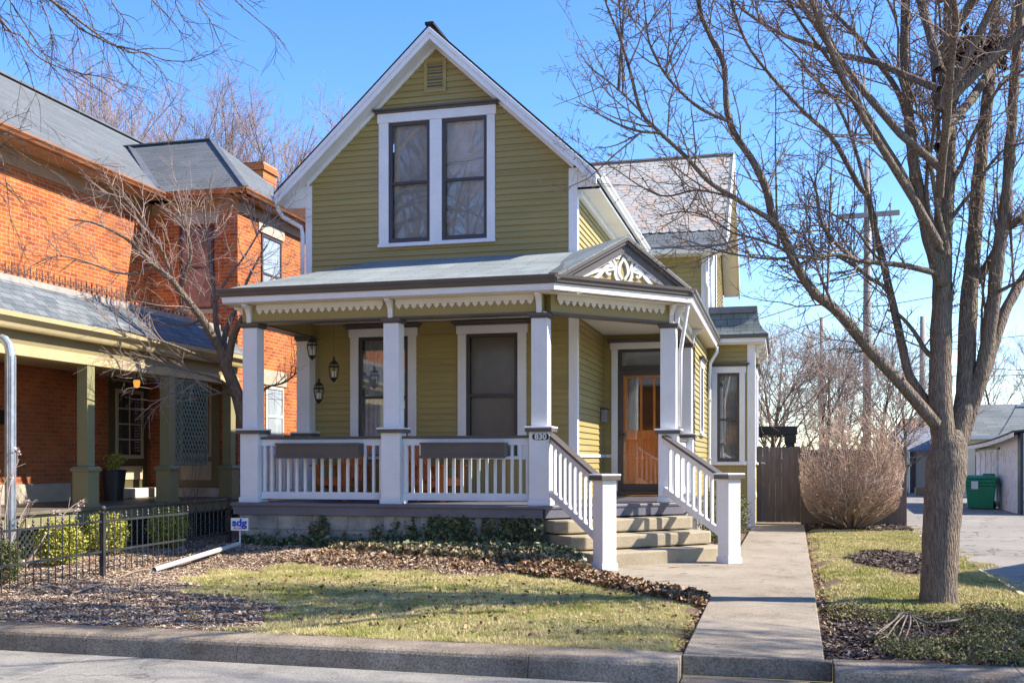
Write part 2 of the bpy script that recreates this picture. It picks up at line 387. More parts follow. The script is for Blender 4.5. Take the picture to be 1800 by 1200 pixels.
# front walk: slabs with joints, the last ones widen to a pad at the steps
wk = MB(); ys = [8.86, 10.1, 11.9]
def xl(y): return float(np.interp(y, [8.86, 12, 26], [-.79, -.79, -.62]))
def xr(y): return float(np.interp(y, [8.86, 26], [.345, .545]))
def slab(pts):
    n = len(pts); wk.add([(x, y, float(walk_z(y))) for x, y in pts] + [(x, y, float(walk_z(y))-.12) for x, y in pts],
        [tuple(range(n)), tuple(range(n, 2*n))[::-1]] + [(i, n+i, n+(i+1) % n, (i+1) % n) for i in range(n)])
for a, b_ in zip(ys[:-1], ys[1:]): slab([(xl(a), a+.004), (xr(a), a+.004), (xr(b_), b_-.004), (xl(b_), b_-.004)])
slab([(xl(11.9), 11.904), (xr(11.9), 11.904), (xr(14.2), 14.196), (-2.25, 14.196), (-1.7, 13.1)])
slab([(-2.28, 14.204), (xr(14.2), 14.204), (xr(17.2), 17.196), (-.72, 17.196), (-2.42, 15.45), (-2.6, 14.7)])
for a, b_ in ((17.2, 20.1), (20.1, 23.1), (23.1, 26.0)): slab([(xl(a), a+.004), (xr(a), a+.004), (xr(b_), b_-.004), (xl(b_), b_-.004)])
wk.build('front_walk', M['concrete'], kind='structure', bev=.01)
ap = MB(); ap.box(-.79, .40, 8.50, 8.788, STREET_Z-.1, -.40); ap.box(-.795, .405, 8.79, 8.856, -.40, -.232)
ap.build('walk_apron', M['kerb'], kind='structure', bev=.012)

# asphalt alley and a concrete apron beside it
def alley_mat():
    m, n, l, b = new_mat('cracked_asphalt'); vec = coords(n, l)
    c = ramp(n, l, noise(n, l, vec, .5, 8), [(.3, (.225, .195, .158)), (.7, (.33, .295, .245))])
    c = mix(n, l, c, ramp(n, l, noise(n, l, vec, 70, 3, .7), [(.3, (.6,)*3), (.6, (1,)*3)]), 1.0, 'MULTIPLY')
    v = n.new("ShaderNodeTexVoronoi"); v.feature = 'DISTANCE_TO_EDGE'; v.inputs["Scale"].default_value = .55; v.inputs["Randomness"].default_value = 1
    dn = n.new("ShaderNodeTexNoise"); dn.inputs["Scale"].default_value = 2.5; l.new(vec, dn.inputs["Vector"])
    av = n.new("ShaderNodeVectorMath"); av.operation = 'ADD'; l.new(vec, av.inputs[0]); l.new(dn.outputs["Color"], av.inputs[1]); l.new(av.outputs[0], v.inputs["Vector"])
    c = mix(n, l, (.04, .04, .04), c, ramp(n, l, v.outputs["Distance"], [(.0, (0, 0, 0)), (.018, (1, 1, 1))]))
    l.new(c, b.inputs["Base Color"]); b.inputs["Roughness"].default_value = .9; bump(n, l, b, noise(n, l, vec, 60, 5), .6, .01); return m
M['asphalt'] = alley_mat()
grid_sheet('alley', np.concatenate([[2.8], np.arange(3.2, 7.6, .5)]), np.arange(8.9, 47, .8), lambda X, Y: base_z(Y) + .004 + .015*wob(X*.7, Y*.5), M['asphalt'])
gz_ = MB(); gz_.quad((3.0, 45.4, -.13), (8.0, 45.4, -.13), (10, 90, -.15), (3.6, 90, -.15)); gz_.build('alley', M['asphalt'], kind='structure')
# ------------------------------------------------------------------ the green house
def siding(mb, fn, poly, holes=(), pitch=.112, z_off=0.0):
    """clapboards on a convex polygon poly [(s,z)]; fn(s, z, out) -> xyz; holes [(s0,s1,z0,z1)]"""
    zs = [p[1] for p in poly]; zmin, zmax = min(zs), max(zs)
    cuts = sorted(set([round(z, 4) for z in zs] + [round(h[2], 4) for h in holes] + [round(h[3], 4) for h in holes]))
    def span(z):
        xs = []
        n = len(poly)
        for i in range(n):
            (a, za), (b_, zb) = poly[i], poly[(i+1) % n]
            if abs(za - zb) < 1e-9:
                if abs(z - za) < 1e-6: xs += [a, b_]
                continue
            t = (z - za)/(zb - za)
            if -1e-6 <= t <= 1+1e-6: xs.append(a + (b_-a)*t)
        return (min(xs), max(xs)) if xs else None
    k0 = int(math.floor((zmin - z_off)/pitch)) - 1; k1 = int(math.ceil((zmax - z_off)/pitch)) + 1
    for k in range(k0, k1):
        rb, rt = z_off + k*pitch, z_off + (k+1)*pitch
        e = [max(rb, zmin)] + [c for c in cuts if max(rb, zmin)+1e-4 < c < min(rt, zmax)-1e-4] + [min(rt, zmax)]
        if e[-1] - e[0] < 1e-4: continue
        for a, b_ in zip(e[:-1], e[1:]):
            sa, sb = span(a+1e-6), span(b_-1e-6)
            if not sa or not sb: continue
            oa = .023 - .020*(a-rb)/pitch; ob = .023 - .020*(b_-rb)/pitch
            iv = [(sa[0], sa[1], sb[0], sb[1])]; mid = (a+b_)/2
            for h in holes:
                if h[2] < mid < h[3]:
                    nv = []
                    for (p, q, p2, q2) in iv:
                        if h[0] > min(p, p2) and h[0] < max(q, q2): nv.append((p, h[0], p2, h[0]))
                        if h[1] < max(q, q2) and h[1] > min(p, p2): nv.append((h[1], q, h[1], q2))
                        if h[1] <= min(p, p2) or h[0] >= max(q, q2): nv.append((p, q, p2, q2))
                    iv = nv
            for (p, q, p2, q2) in iv:
                dr = .006 if abs(a - rb) < 1e-6 and a - zmin > .01 else 0      # the board laps over the one below and leaves a dark slot
                mb.quad(fn(p, a-dr, oa+.004), fn(q, a-dr, oa+.004), fn(q2, b_, ob), fn(p2, b_, ob))
                if abs(a - rb) < 1e-6: mb.quad(fn(p, a-dr+.002, .002), fn(q, a-dr+.002, .002), fn(q, a-dr, oa+.004), fn(p, a-dr, oa+.004))
FRONT = lambda Y: (lambda s, z, o: (s, Y - o, z))          # wall facing the street
RIGHT = lambda X: (lambda s, z, o: (X + o, s, z))          # wall facing the alley
def fbox(mb, fn, s0, s1, z0, z1, o0, o1):
    P = [fn(s, z, o) for o in (o0, o1) for s, z in ((s0, z0), (s1, z0), (s1, z1), (s0, z1))]
    mb.add(P, [(0,3,2,1),(4,5,6,7),(0,1,5,4),(1,2,6,5),(2,3,7,6),(3,0,4,7)])

H = empty('green_house', (-6.1, 20.0, 0), 'olive green clapboard house with white trim, steep front gable and wraparound porch', 'house')
XL, XR, YF = -8.66, -3.50, 18.15                 # main block
EAVE = 6.45; APEX = 9.20; XM = -6.10             # roof
ZF = .68; CEIL = 3.92
YD, XW, YB = 21.07, -1.67, 24.9                  # entry wall, wing side wall, bay / upper wing front

def sash_window(name, fn, casing, sashes, hood, mid=None, apron=True, casw=.15, blind='blind', glass='glass', slats=True, sillz=None, hoodt=.07, sx=None):
    """casing (s0,s1,z0,z1) outer; sashes list of openings (s0,s1,z0,z1)"""
    s0, s1, z0, z1 = casing
    c = MB()
    xs = [s0] + [v for q in sashes for v in (q[0], q[1])] + [s1]
    zb, zt = sashes[0][2], sashes[0][3]
    for a, b_ in zip(xs[0::2], xs[1::2]): fbox(c, fn, a, b_, z0 + (.06 if sillz is None else 0), zt, -.05, .045)
    fbox(c, fn, s0-.025, s1+.025, zt, z1, -.05, .055)
    if zb - z0 > .07: fbox(c, fn, s0+.002, s1-.002, z0+.062, zb, -.05, .040)
    fbox(c, fn, s0-.01, s1+.01, z0, z0+.06, -.05, .085)
    o = c.build(name, M['white'], H, bev=.006)
    if hood:
        h = MB(); fbox(h, fn, s0-.07, s1+.07, z1+.002, z1+.04, -.01, .09); fbox(h, fn, s0-.10, s1+.10, z1+.04, z1+.075, -.01, .13)
        h.build('hood', M['brown'], o, bev=.006)
    for q in sashes:
        a, b_, c0, c1 = q; m_ = mid if mid else (c0+c1)/2; fw = .062
        f = MB()
        fbox(f, fn, a, a+fw, c0, c1, -.055, .018); fbox(f, fn, b_-fw, b_, c0, c1, -.055, .018)
        fbox(f, fn, a+fw, b_-fw, c0, c0+.085, -.055, .016); fbox(f, fn, a+fw, b_-fw, c1-fw, c1, -.055, .016)
        fbox(f, fn, a+fw, b_-fw, m_-.025, m_+.025, -.06, .012)
        so = f.build('sash', M['sash'], o, bev=.004)
        p = MB(); i0, i1 = a+fw-.005, b_-fw+.005
        for (u, v, d) in ((c0+.08, m_-.02, -.02), (m_+.02, c1-fw+.005, -.008)):
            p.quad(fn(i0, u, d), fn(i1, u, d), fn(i1, v, d), fn(i0, v, d))
        p.build('pane', M[glass], o)
        if blind:
            bl = MB()
            if slats:
                z = c0+.05; sp = .048
                while z < c1-.03:
                    bl.quad(fn(i0, z, -.145), fn(i1, z, -.145), fn(i1, z+sp*.98, -.11), fn(i0, z+sp*.98, -.11)); z += sp
            else:
                n = 28
                for i in range(n):
                    t0, t1 = i/n, (i+1)/n
                    d0, d1 = -.13 + .015*math.sin(t0*60), -.13 + .015*math.sin(t1*60)
                    bl.quad(fn(i0+(i1-i0)*t0, c0+.03, d0), fn(i0+(i1-i0)*t1, c0+.03, d1), fn(i0+(i1-i0)*t1, c1-.03, d1), fn(i0+(i1-i0)*t0, c1-.03, d0))
            bl.build('blind' if slats else 'curtain', M[blind], o)
    return o

# --- front gable wall with openings for its windows
UPW = [(-7.02, -6.215, 5.39, 7.61), (-5.985, -5.13, 5.39, 7.61)]
W1 = (-7.62, -6.64, 1.40, 3.67); W2 = (-5.525, -4.56, 1.40, 3.67)
fw = MB()
gslope = (APEX - EAVE)/2.97
zc = lambda x: APEX - .27 - abs(x - XM)*gslope          # underside of the roof at the wall
siding(fw, FRONT(YF), [(XL, ZF), (XR, ZF), (XR, zc(XR)), (XM, zc(XM)), (XL, zc(XL))], UPW + [W1, W2, (XL-.01, XR+.01, ZF-.1, 1.44)])
fw.build('front_wall', M['olive'], H)
lw = MB(); lw.box(XL, XR, YF-.012, YF+.05, ZF, 1.44); lw.build('beadboard_dado', M['olive_bead_x'], H)
fn = FRONT(YF)
sash_window('double_window', fn, (-7.21, -4.98, 5.31, 7.78), UPW, True, 6.49)
sash_window('porch_window', fn, (-7.78, -6.48, 1.40, 3.82), [W1], True, 2.55, glass='glass', slats=False, blind='lace')
sash_window('porch_window', fn, (-5.68, -4.40, 1.40, 3.82), [W2], True, 2.55, glass='screen_glass', slats=True, blind='pale_blind')
wt = MB(); fbox(wt, fn, XL+.12, -7.785, 1.44, 1.50, -.01, .045); fbox(wt, fn, -6.475, -5.685, 1.44, 1.50, -.01, .045); fbox(wt, fn, -4.395, XR-.13, 1.44, 1.50, -.01, .045)
wt.build('dado_rail', M['white'], H, bev=.005)
cb = MB(); fbox(cb, fn, XL-.03, XL+.10, ZF, zc(XL)-.01, -.03, .032); cb.build('corner_board', M['white'], H, bev=.005)
cb = MB(); fbox(cb, fn, XR-.13, XR+.03, ZF, zc(XR)+.02, -.12, .032); cb.build('corner_board', M['white'], H, bev=.005)
# attic vent
v = MB(); fbox(v, fn, -6.33, -5.90, 8.10, 8.17, -.02, .04); fbox(v, fn, -6.33, -5.90, 8.66, 8.73, -.02, .04)
fbox(v, fn, -6.33, -6.265, 8.17, 8.66, -.02, .04); fbox(v, fn, -5.965, -5.90, 8.17, 8.66, -.02, .04)
vo = v.build('attic_vent', M['olive'], H, bev=.004)
v = MB(); z = 8.175
while z < 8.65:
    v.add([fn(-6.265, z, .034), fn(-5.965, z, .034), fn(-5.965, z+.045, .004), fn(-6.265, z+.045, .004), fn(-6.265, z+.008, .036), fn(-5.965, z+.008, .036), fn(-5.965, z+.053, .006), fn(-6.265, z+.053, .006)],
          [(0,1,2,3),(4,7,6,5),(0,4,5,1),(3,2,6,7)]); z += .058
v.build('louvres', M['olive'], vo)
v = MB(); fbox(v, fn, -6.265, -5.965, 8.17, 8.66, -.02, .0225); v.build('vent_back', M['brown'], vo)

# --- side wall of the main block and the entry recess
sw = MB(); siding(sw, RIGHT(XR), [(YF+.0, ZF), (YB+.4, ZF), (YB+.4, EAVE+.05), (YF, EAVE+.05)]); sw.build('side_wall', M['olive'], H)
wr = MB(); fbox(wr, RIGHT(XR), YF+.13, YD-.02, 1.44, 1.50, 0, .045); wr.build('dado_rail', M['white'], H, bev=.005)
# the front block is shallow: behind it the house steps in on the left under a lower roof
YS, XS = 19.75, -6.15
nw = MB(); nw.box(XL, XL+.05, YF+.06, YS, ZF-.8, EAVE+.05); nw.box(XL+.05, XS, YS-.05, YS, ZF-.8, EAVE+.05); nw.box(XS, XS+.05, YS, 31.5, ZF-.8, EAVE); nw.box(XS+.05, XW-.04, 31.45, 31.5, ZF-.8, EAVE); nw.build('rear_wall', M['olive'], H)
# --- main roof
OV = .40
def gz_roof(x): return APEX - abs(x - XM)*gslope
mr = MB(); YR = YS + .12; XK = -4.58
for sgn in (-1, 1):
    xe = XM + sgn*3.05
    mr.slab([(XM, YF-OV, APEX), (XM, YR, APEX), (xe, YR, gz_roof(xe)), (xe, YF-OV, gz_roof(xe))][::sgn], .05)
mr.beam((XM, YF-OV-.01, APEX+.012), (XM, YR, APEX+.012), .16, .05)
mr.add([(XM-2.5, YS+.02, EAVE), (XM+2.5, YS+.02, EAVE), (XM, YS+.02, APEX-.08)], [(0, 1, 2)])
mr.slab([(XK, YR+.01, gz_roof(XK)-.02), (XK, 28.3, gz_roof(XK)-.02), (XM+3.05, 28.3, gz_roof(XM+3.05)), (XM+3.05, YR+.01, gz_roof(XM+3.05))], .05)
mr.slab([(XK, YR+.01, gz_roof(XK)-.02), (XS-.3, YR+.01, 6.12), (XS-.3, 28.3, 6.12), (XK, 28.3, gz_roof(XK)-.02)], .05)
mr.build('main_roof', M['blackroof'], H)
rk = MB()
for sgn in (-1, 1):
    xe = XM + sgn*3.03
    def R(x, y, d): return (x, y, gz_roof(x) - .052 - d)
    # raking fascia in two steps, then the soffit
    for (y0, y1, d0, d1) in ((YF-OV-.02, YF-OV+.025, 0, .10), (YF-OV+.0, YF-OV+.045, .10, .215)):
        P = [R(XM, y0, d0), R(xe, y0, d0), R(xe, y0, d1), R(XM, y0, d1), R(XM, y1, d0), R(xe, y1, d0), R(xe, y1, d1), R(XM, y1, d1)]
        rk.add(P, [(0,3,2,1),(4,5,6,7),(0,1,5,4),(1,2,6,5),(2,3,7,6),(3,0,4,7)])
rk.build('rake_board', M['white'], H, bev=.006)
sf = MB()
for sgn in (-1, 1):
    xe = XM + sgn*3.02
    P = [R(XM, YF-OV+.046, .17), R(xe, YF-OV+.046, .17), R(xe, YF+.02, .17), R(XM, YF+.02, .17)]
    P += [(p[0], p[1], p[2]+.02) for p in P]
    sf.add(P, [(0,3,2,1),(4,5,6,7),(0,1,5,4),(1,2,6,5),(2,3,7,6),(3,0,4,7)])
sf.build('gable_soffit', M['white'], H)
fz = MB()
for sgn in (-1, 1):        # frieze board that follows the rake on the wall
    xe = XM + sgn*2.56
    P = [R(XM, YF-.045, .172), R(xe, YF-.045, .172), R(xe, YF-.045, .255), R(XM, YF-.045, .255)]
    P += [(p[0], YF-.004, p[2]) for p in P]
    fz.add(P, [(0,3,2,1),(4,5,6,7),(0,1,5,4),(1,2,6,5),(2,3,7,6),(3,0,4,7)])
fz.build('frieze_board', M['white'], H)
# boxed eave ends under the rake
for sgn, xw in ((-1, XL-.032), (1, XR+.032)):
    eb = MB()
    xo = XM + sgn*3.02; ezz = gz_roof(XM+3.03)
    eb.prism([(xw, ezz-.245), (xo, ezz-.245), (xo, gz_roof(xo)-.215), (xw, gz_roof(xw)-.215)], lambda a, b_, d: (a, d, b_), YF-.02, YF+.02)
    eb.build('eave_end', M['white'], H)
# eaves: soffits and gutters along both sides
es = MB(); ez = gz_roof(XM+3.03)
es.box(XR+.021, XM+3.02, YF-.02, YB-.40, ez-.24, ez-.20); es.box(XR+.021, XR+.10, YF+.03, YB-.4, ez-.36, ez-.242)
MB().box(XM-3.02, XL-.032, YF+.021, YS, ez-.24, ez-.20).build('eave_soffit', M['white'], H)
es.build('eave_soffit', M['white'], H)
def gutter(mb, p, q, side):
    """K-style gutter from p to q, side = outward horizontal unit vector"""
    p = Vector(p); q = Vector(q); s = Vector(side)
    prof = [(0, 0), (.07, 0), (.085, .03), (.12, .07), (.12, .105), (.112, .105), (.112, .075), (.075, .03), (.062, .012), (.01, .012), (.01, .105), (0, .105)]
    n = len(prof); P = [p + s*a + Vector((0, 0, b_)) for a, b_ in prof] + [q + s*a + Vector((0, 0, b_)) for a, b_ in prof]
    mb.add(P, [tuple(range(n))[::-1], tuple(range(n, 2*n))] + [(i, (i+1) % n, n+(i+1) % n, n+i) for i in range(n)])
gu = MB(); gutter(gu, (XM+3.03, YF-OV+.05, ez-.16), (XM+3.03, YB-.42, ez-.16), (1, 0, 0)); gu.build('eave_gutter', M['white'], H)
gu = MB(); gutter(gu, (XM-3.03, YF-OV+.05, ez-.16), (XM-3.03, YS+.1, ez-.16), (-1, 0, 0)); gu.build('eave_gutter', M['white'], H)
ds = MB(); x0 = XM-3.09
ds.tube([(x0, YF-.16, ez-.12), (x0, YF-.16, ez-.28), (x0+.08, YF-.12, ez-.42), (XL-.10, YF-.06, ez-.62), (XL-.08, YF-.05, ez-.75), (XL-.08, YF-.05, 4.45)], .042, 8)
ds.build('downspout', M['white'], H, smooth=True)

# --- porch: foundation, floor, steps
PY = 15.98; PX1, PX2, PX3 = -8.62, -6.10, -3.64; P4 = (-1.83, 17.75); P5 = (-1.83, 20.90)
q = math.sqrt(.5)
FLOOR = [(-8.88, 15.66), (-3.53, 15.66), (-1.55, 17.64), (-1.55, YD), (XR, YD), (XR, YF), (-8.88, YF)]
fl = MB(); fl.prism([(-8.88, 15.66), (-3.53, 15.66), (-1.55, 17.64), (-1.55, 18.149), (-8.88, 18.149)], lambda a, b_, d: (a, b_, d), ZF-.05, ZF)
fl.box(XR+.022, -1.55, 18.151, YD, ZF-.05, ZF)
fl.build('porch_floor', M['deck'], H, bev=.012)
sk = MB(); sk.box(-8.84, -3.55, 15.70, 15.78, .49, ZF-.052)
sk.beam((-3.535+.0, 15.735, .585), (-1.60, 17.67, .585), .08, .186); sk.box(-1.64, -1.585, 17.72, YD, .49, ZF-.052); sk.box(-8.84, -8.78, 15.785, YF, .49, ZF-.052)
sk.build('porch_skirt', M['deck'], H)
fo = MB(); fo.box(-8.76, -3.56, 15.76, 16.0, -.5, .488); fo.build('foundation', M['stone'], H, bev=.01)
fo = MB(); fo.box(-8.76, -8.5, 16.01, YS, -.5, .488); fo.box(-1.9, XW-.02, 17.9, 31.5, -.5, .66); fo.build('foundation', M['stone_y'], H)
def diag(t, e, z):
    """stair frame: t along the chamfer from the corner post, e outwards"""
    return (PX3 + q*t + q*e, PY + q*t - q*e, z)
sp = MB(); SZ = -.19
rise = (ZF - SZ)/4
for i, (e0, e1, t0, t1) in enumerate(((.10, .62, -.06, 2.62), (.10, 1.04, -.03, 2.66), (.10, 1.46, .0, 2.70))):
    zt = ZF - rise*(i+1); zb = ZF - rise*(i+2) - (.06 if i == 2 else -.02)
    sp.prism([(t0, e0), (t1, e0), (t1, e1-.10), (t1-.10, e1), (t0+.16, e1), (t0, e1-.16)] if i < 2 else [(t0, e0), (t1, e0), (t1, e1), (t0+.16, e1), (t0, e1-.16)], lambda a, b_, d: diag(a, b_, d), zb, zt)
sp.build('concrete_steps', M['steps'], H, bev=.022)

# --- porch posts
def porch_post(x, y, half=None):
    m = MB(); d = .32
    m.cbox(x, y, .355, .355, ZF+.001, ZF+.085); m.cbox(x, y, d+.014, d+.014, ZF+.085, ZF+.10, 0, d, d); m.cbox(x, y, d, d, ZF+.10, 1.83)
    m.cbox(x, y, .262, .262, 1.915, 3.60); m.cbox(x, y, .20, .20, 3.60, 3.705)
    o = m.build('porch_post', M['white'], H, bev=.007)
    c = MB(); c.cbox(x, y, .43, .43, 1.828, 1.885); c.build('post_cap', M['brown'], o, bev=.006)
    c = MB(); c.cbox(x, y, .45, .45, 1.886, 1.912, 0, .44, .44); c.build('cap_plate', M['white'], o, bev=.006)
    c = MB(); c.cbox(x, y, .30, .30, 3.60, 3.625); c.cbox(x, y, .335, .335, 3.625, 3.675); c.build('neck_band', M['brown'], o, bev=.006)
    return o
for x, y in ((PX1, PY), (PX2, PY), (PX3, PY), P4, P5, (PX1, 18.0)): porch_post(x, y)

# --- balustrades
def balustrade(p, r, n):
    """level railing between two posts"""
    p = Vector((p[0], p[1], 0)); r = Vector((r[0], r[1], 0)); t = (r-p).normalized()
    a = p + t*.165; b_ = r - t*.165
    Z = lambda v, z: (v.x, v.y, z)
    m = MB(); m.beam(Z(a, 1.68), Z(b_, 1.68), .055, .11); m.beam(Z(a, .80), Z(b_, .80), .06, .12)
    m.beam(Z(a+t*.03, 1.243), Z(a+t*.0305+t*.05, 1.243), .05, .76); m.beam(Z(b_-t*.08, 1.243), Z(b_-t*.03, 1.243), .05, .76)
    o = m.build('balustrade', M['white'], H, bev=.004)
    c = MB(); c.beam(Z(a, 1.757), Z(b_, 1.757), .12, .042); c.build('rail_cap', M['brown'], o, bev=.006)
    me = None
    for i in range(n):
        v = a + (b_-a)*((i+1.2)/(n+1.4))
        s = MB(); s.beam((0, 0, .861), (0, 0, 1.624), .042, .045, up=(0, 1, 0)) if me is None else None
        if me is None: x = s.build('baluster', M['white'], o, local=True); me = x.data
        else: x = bpy.data.objects.new('baluster', me); COL.objects.link(x); x.parent = o
        x.location = (v.x, v.y, 0)
    return o
balustrade((PX1, PY), (PX2, PY), 13); balustrade((PX2, PY), (PX3, PY), 14); balustrade((PX1, PY), (PX1, 18.0), 11); balustrade(P4, P5, 18)

# --- stair newels and handrails
N1 = (-2.44, 14.80); N2 = (-.76, 16.22)
def newel(x, y):
    zb = SZ - .06; m = MB(); r = math.radians(45)
    m.cbox(x, y, .275, .275, zb, SZ+.11, r); m.cbox(x, y, .24, .24, SZ+.11, 1.105, r)
    o = m.build('newel_post', M['white'], H, bev=.006)
    c = MB(); c.cbox(x, y, .33, .33, 1.10, 1.165, r); c.build('newel_cap', M['brown'], o, bev=.006)
    c = MB(); c.cbox(x, y, .345, .345, 1.166, 1.19, r, .33, .33); c.build('cap_plate', M['white'], o, bev=.006)
newel(*N1); newel(*N2)
def stair_rail(a, za, b_, zb, n):
    d = Vector((b_[0]-a[0], b_[1]-a[1], 0)).normalized()
    A = Vector((a[0], a[1], 0)); B = Vector((b_[0], b_[1], 0)) - d*.12
    P = lambda v, z: (v.x, v.y, z)
    m = MB(); m.beam(P(A, za-.08), P(B, zb-.08), .055, .105); m.beam(P(A, za-.90), P(B, zb-.90), .06, .115)
    o = m.build('stair_rail', M['white'], H, bev=.004)
    c = MB(); c.beam(P(A, za-.006), P(B, zb-.006), .125, .045); c.build('rail_cap', M['brown'], o, bev=.006)
    for i in range(n):
        t = (i+.9)/(n+.8); v = A + (B-A)*t; z = za + (zb-za)*t
        s = MB(); s.beam(P(v, z-.855), P(v, z-.12), .045, .045, up=(d.x, d.y, 0)); s.build('baluster', M['white'], o)
stair_rail((PX3+.165, PY-.06), 1.79, N1, 1.13, 9); stair_rail((P4[0]-.05, P4[1]-.165), 1.79, N2, 1.13, 9)

# --- porch beams, zigzag trim, brackets, ceiling
BO = .13                                             # beam half thickness
bm = MB()
def hbeam(mb, a, b_, z0, z1, w): mb.beam((a[0], a[1], (z0+z1)/2), (b_[0], b_[1], (z0+z1)/2), w, z1-z0)
bz0, bz1 = 3.70, 3.975
hbeam(bm, (PX1-.13, PY), (PX3+.05, PY), bz0, bz1, .26); hbeam(bm, (PX3+.075, PY+.055), (P4[0]-.02, P4[1]-.02), bz0+.001, bz1-.001, .26)
hbeam(bm, (P4[0], P4[1]+.03), (P4[0], YD-.03), bz0, bz1, .26); hbeam(bm, (PX1, PY+.132), (PX1, YF-.04), bz0, bz1, .26)
bm.build('porch_beam', M['olive_beam'], H, bev=.005)
bb = MB(); hbeam(bb, (PX1-.13, PY), (PX3+.05, PY), bz0-.028, bz0-.002, .285); hbeam(bb, (PX3+.08, PY+.06), (P4[0]-.02, P4[1]-.02), bz0-.027, bz0-.003, .285)
hbeam(bb, (P4[0], P4[1]+.03), (P4[0], YD-.03), bz0-.028, bz0-.002, .285); hbeam(bb, (PX1, PY+.145), (PX1, YF-.04), bz0-.028, bz0-.002, .285)
bb.build('beam_edge', M['brown'], H)
zz = MB()
def zigzag(a, b_, out, z=3.885, pitch=.128, h=.072):
    """pointed white trim hung in front of the beam"""
    a = Vector((a[0], a[1], 0)); b_ = Vector((b_[0], b_[1], 0)); t = (b_-a); L = t.length; t.normalize(); o = Vector((out[0], out[1], 0))
    n = max(1, round(L/pitch)); p = L/n; th = .016
    def W(s, zz_, d): v = a + t*s + o*(.135 + d); return (v.x, v.y, zz_)
    zz.prism([(0, z), (L, z), (L, 3.974), (0, 3.974)], W, 0, th)
    for i in range(n):
        c = (i+.5)*p
        zz.prism([(c-.028, z-.001), (c-p*.40, z-.020), (c, z-h), (c+p*.40, z-.020), (c+.028, z-.001)], W, 0, th)
zigzag((PX1+.13, PY), (PX2-.13, PY), (0, -1)); zigzag((PX2+.08, PY), (PX3-.08, PY), (0, -1))
zigzag((PX3+.16, PY+.10), (P4[0]-.14, P4[1]-.14), (q, -q)); zigzag((P4[0], P4[1]+.2), (P4[0], P5[1]-.2), (1, 0))
zz.build('zigzag_trim', M['cream'], H)
def bracket(x, y, dx, dy):
    """curved white bracket from post neck out to the soffit"""
    m = MB(); t = Vector((dx, dy, 0)).normalized(); s = Vector((-t.y, t.x, 0)); c = Vector((x, y, 0))
    prof = [(.10, 3.68), (.17, 3.68), (.175, 3.76), (.19, 3.83), (.235, 3.885), (.30, 3.92), (.345, 3.935), (.345, 3.972), (.10, 3.972)]
    def W(a, z, d): v = c + t*a + s*d; return (v.x, v.y, z)
    m.prism(prof, W, -.04, .04); return m.build('bracket', M['white'], H, bev=.006)
bracket(PX1, PY, 0, -1); bracket(PX1, PY, -1, 0); bracket(PX2, PY, 0, -1); bracket(PX3, PY, 0, -1); bracket(P4[0], P4[1], 1, 0); bracket(P4[0], P4[1], .4, -1); bracket(P5[0], P5[1], 1, 0)
ce = MB(); ce.prism([(-8.45, PY+.1), (PX3+.02, PY+.1), (P4[0]-.1, P4[1]+.02), (P4[0]-.1, YF-.04), (-8.45, YF-.04)], lambda a, b_, d: (a, b_, d), CEIL, CEIL+.03)
ce.box(XR+.03, P4[0]-.1, YF-.038, YD-.03, CEIL, CEIL+.03)
ce.build('porch_ceiling', M['bead_ceiling'], H)

# --- porch roof
EZ = 4.20; EYF, EXL, EXR = 15.52, -8.98, -1.40
DC1 = (-3.33, EYF); DC2 = (EXR, EYF + (EXR - DC1[0]))
rs = .87/2.63
def rz(y): return EZ + (y-EYF)*rs
pr = MB()
ZW = rz(YF); HX = -7.37
rR = (-3.31, 17.46, rz(17.46))
pr.slab([(EXL, EYF, EZ), (DC1[0], EYF, EZ), (DC1[0]+.0, 17.46, rz(17.46)), (-3.31, YF-.002, ZW), (HX, YF-.002, ZW)], .04)
pr.slab([(EXL, EYF, EZ), (HX, YF-.002, ZW), (EXL, YF-.002, EZ)], .04)
rb_ = .87/1.93
yb_end = YB-.30
def rzx(x): return EZ + (EXR - x)*.41
pr.slab([(EXR, DC2[1], EZ), (EXR, yb_end, EZ), (XW+.03, yb_end, rzx(XW+.03)), (-2.35, 19.2, rzx(-2.35)), (-2.2, 18.0, rzx(-2.2))], .04)
pr.slab([(-2.35, 19.2, rzx(-2.35)), (XW+.03, yb_end, rzx(XW+.03)), (XR+.03, yb_end, rzx(XR)), (XR+.03, 18.2, rzx(XR))], .04)
pr.build('porch_roof', M['porchroof'], H)
# entrance pediment on the chamfer
ptM = ((DC1[0]+DC2[0])/2, (DC1[1]+DC2[1])/2); HW = math.hypot(DC2[0]-DC1[0], DC2[1]-DC1[1])/2
def pd_(s, e, z): return (ptM[0] + q*s + q*e, ptM[1] + q*s - q*e, z)      # s along the chamfer, e outwards
PZ0, PZ1 = 4.16, 4.945
pg = MB()
for sg in (-1, 1):
    A = pd_(0, .03, PZ1); B = pd_(sg*(HW-.02), .03, PZ0+.04); Bk = pd_(sg*(HW-.02), -1.6 if sg > 0 else -.15, PZ0+.04); Ak = pd_(0, -1.52, PZ1)
    pts = [A, Ak, Bk, B] if sg > 0 else [A, B, pd_(-(HW-.02)*.62, -.9, PZ0+.04+(PZ1-PZ0-.04)*.38), Ak]
    pg.slab(pts, .03)
pg.build('pediment_roof', M['porchroof'], H)
va = MB(); va.beam((DC1[0]-.02, EYF+.02, EZ+.03), (-3.31, 17.50, rz(17.46)+.03), .15, .02); va.build('roof_valley', M['valley'], H)
rkp = MB()
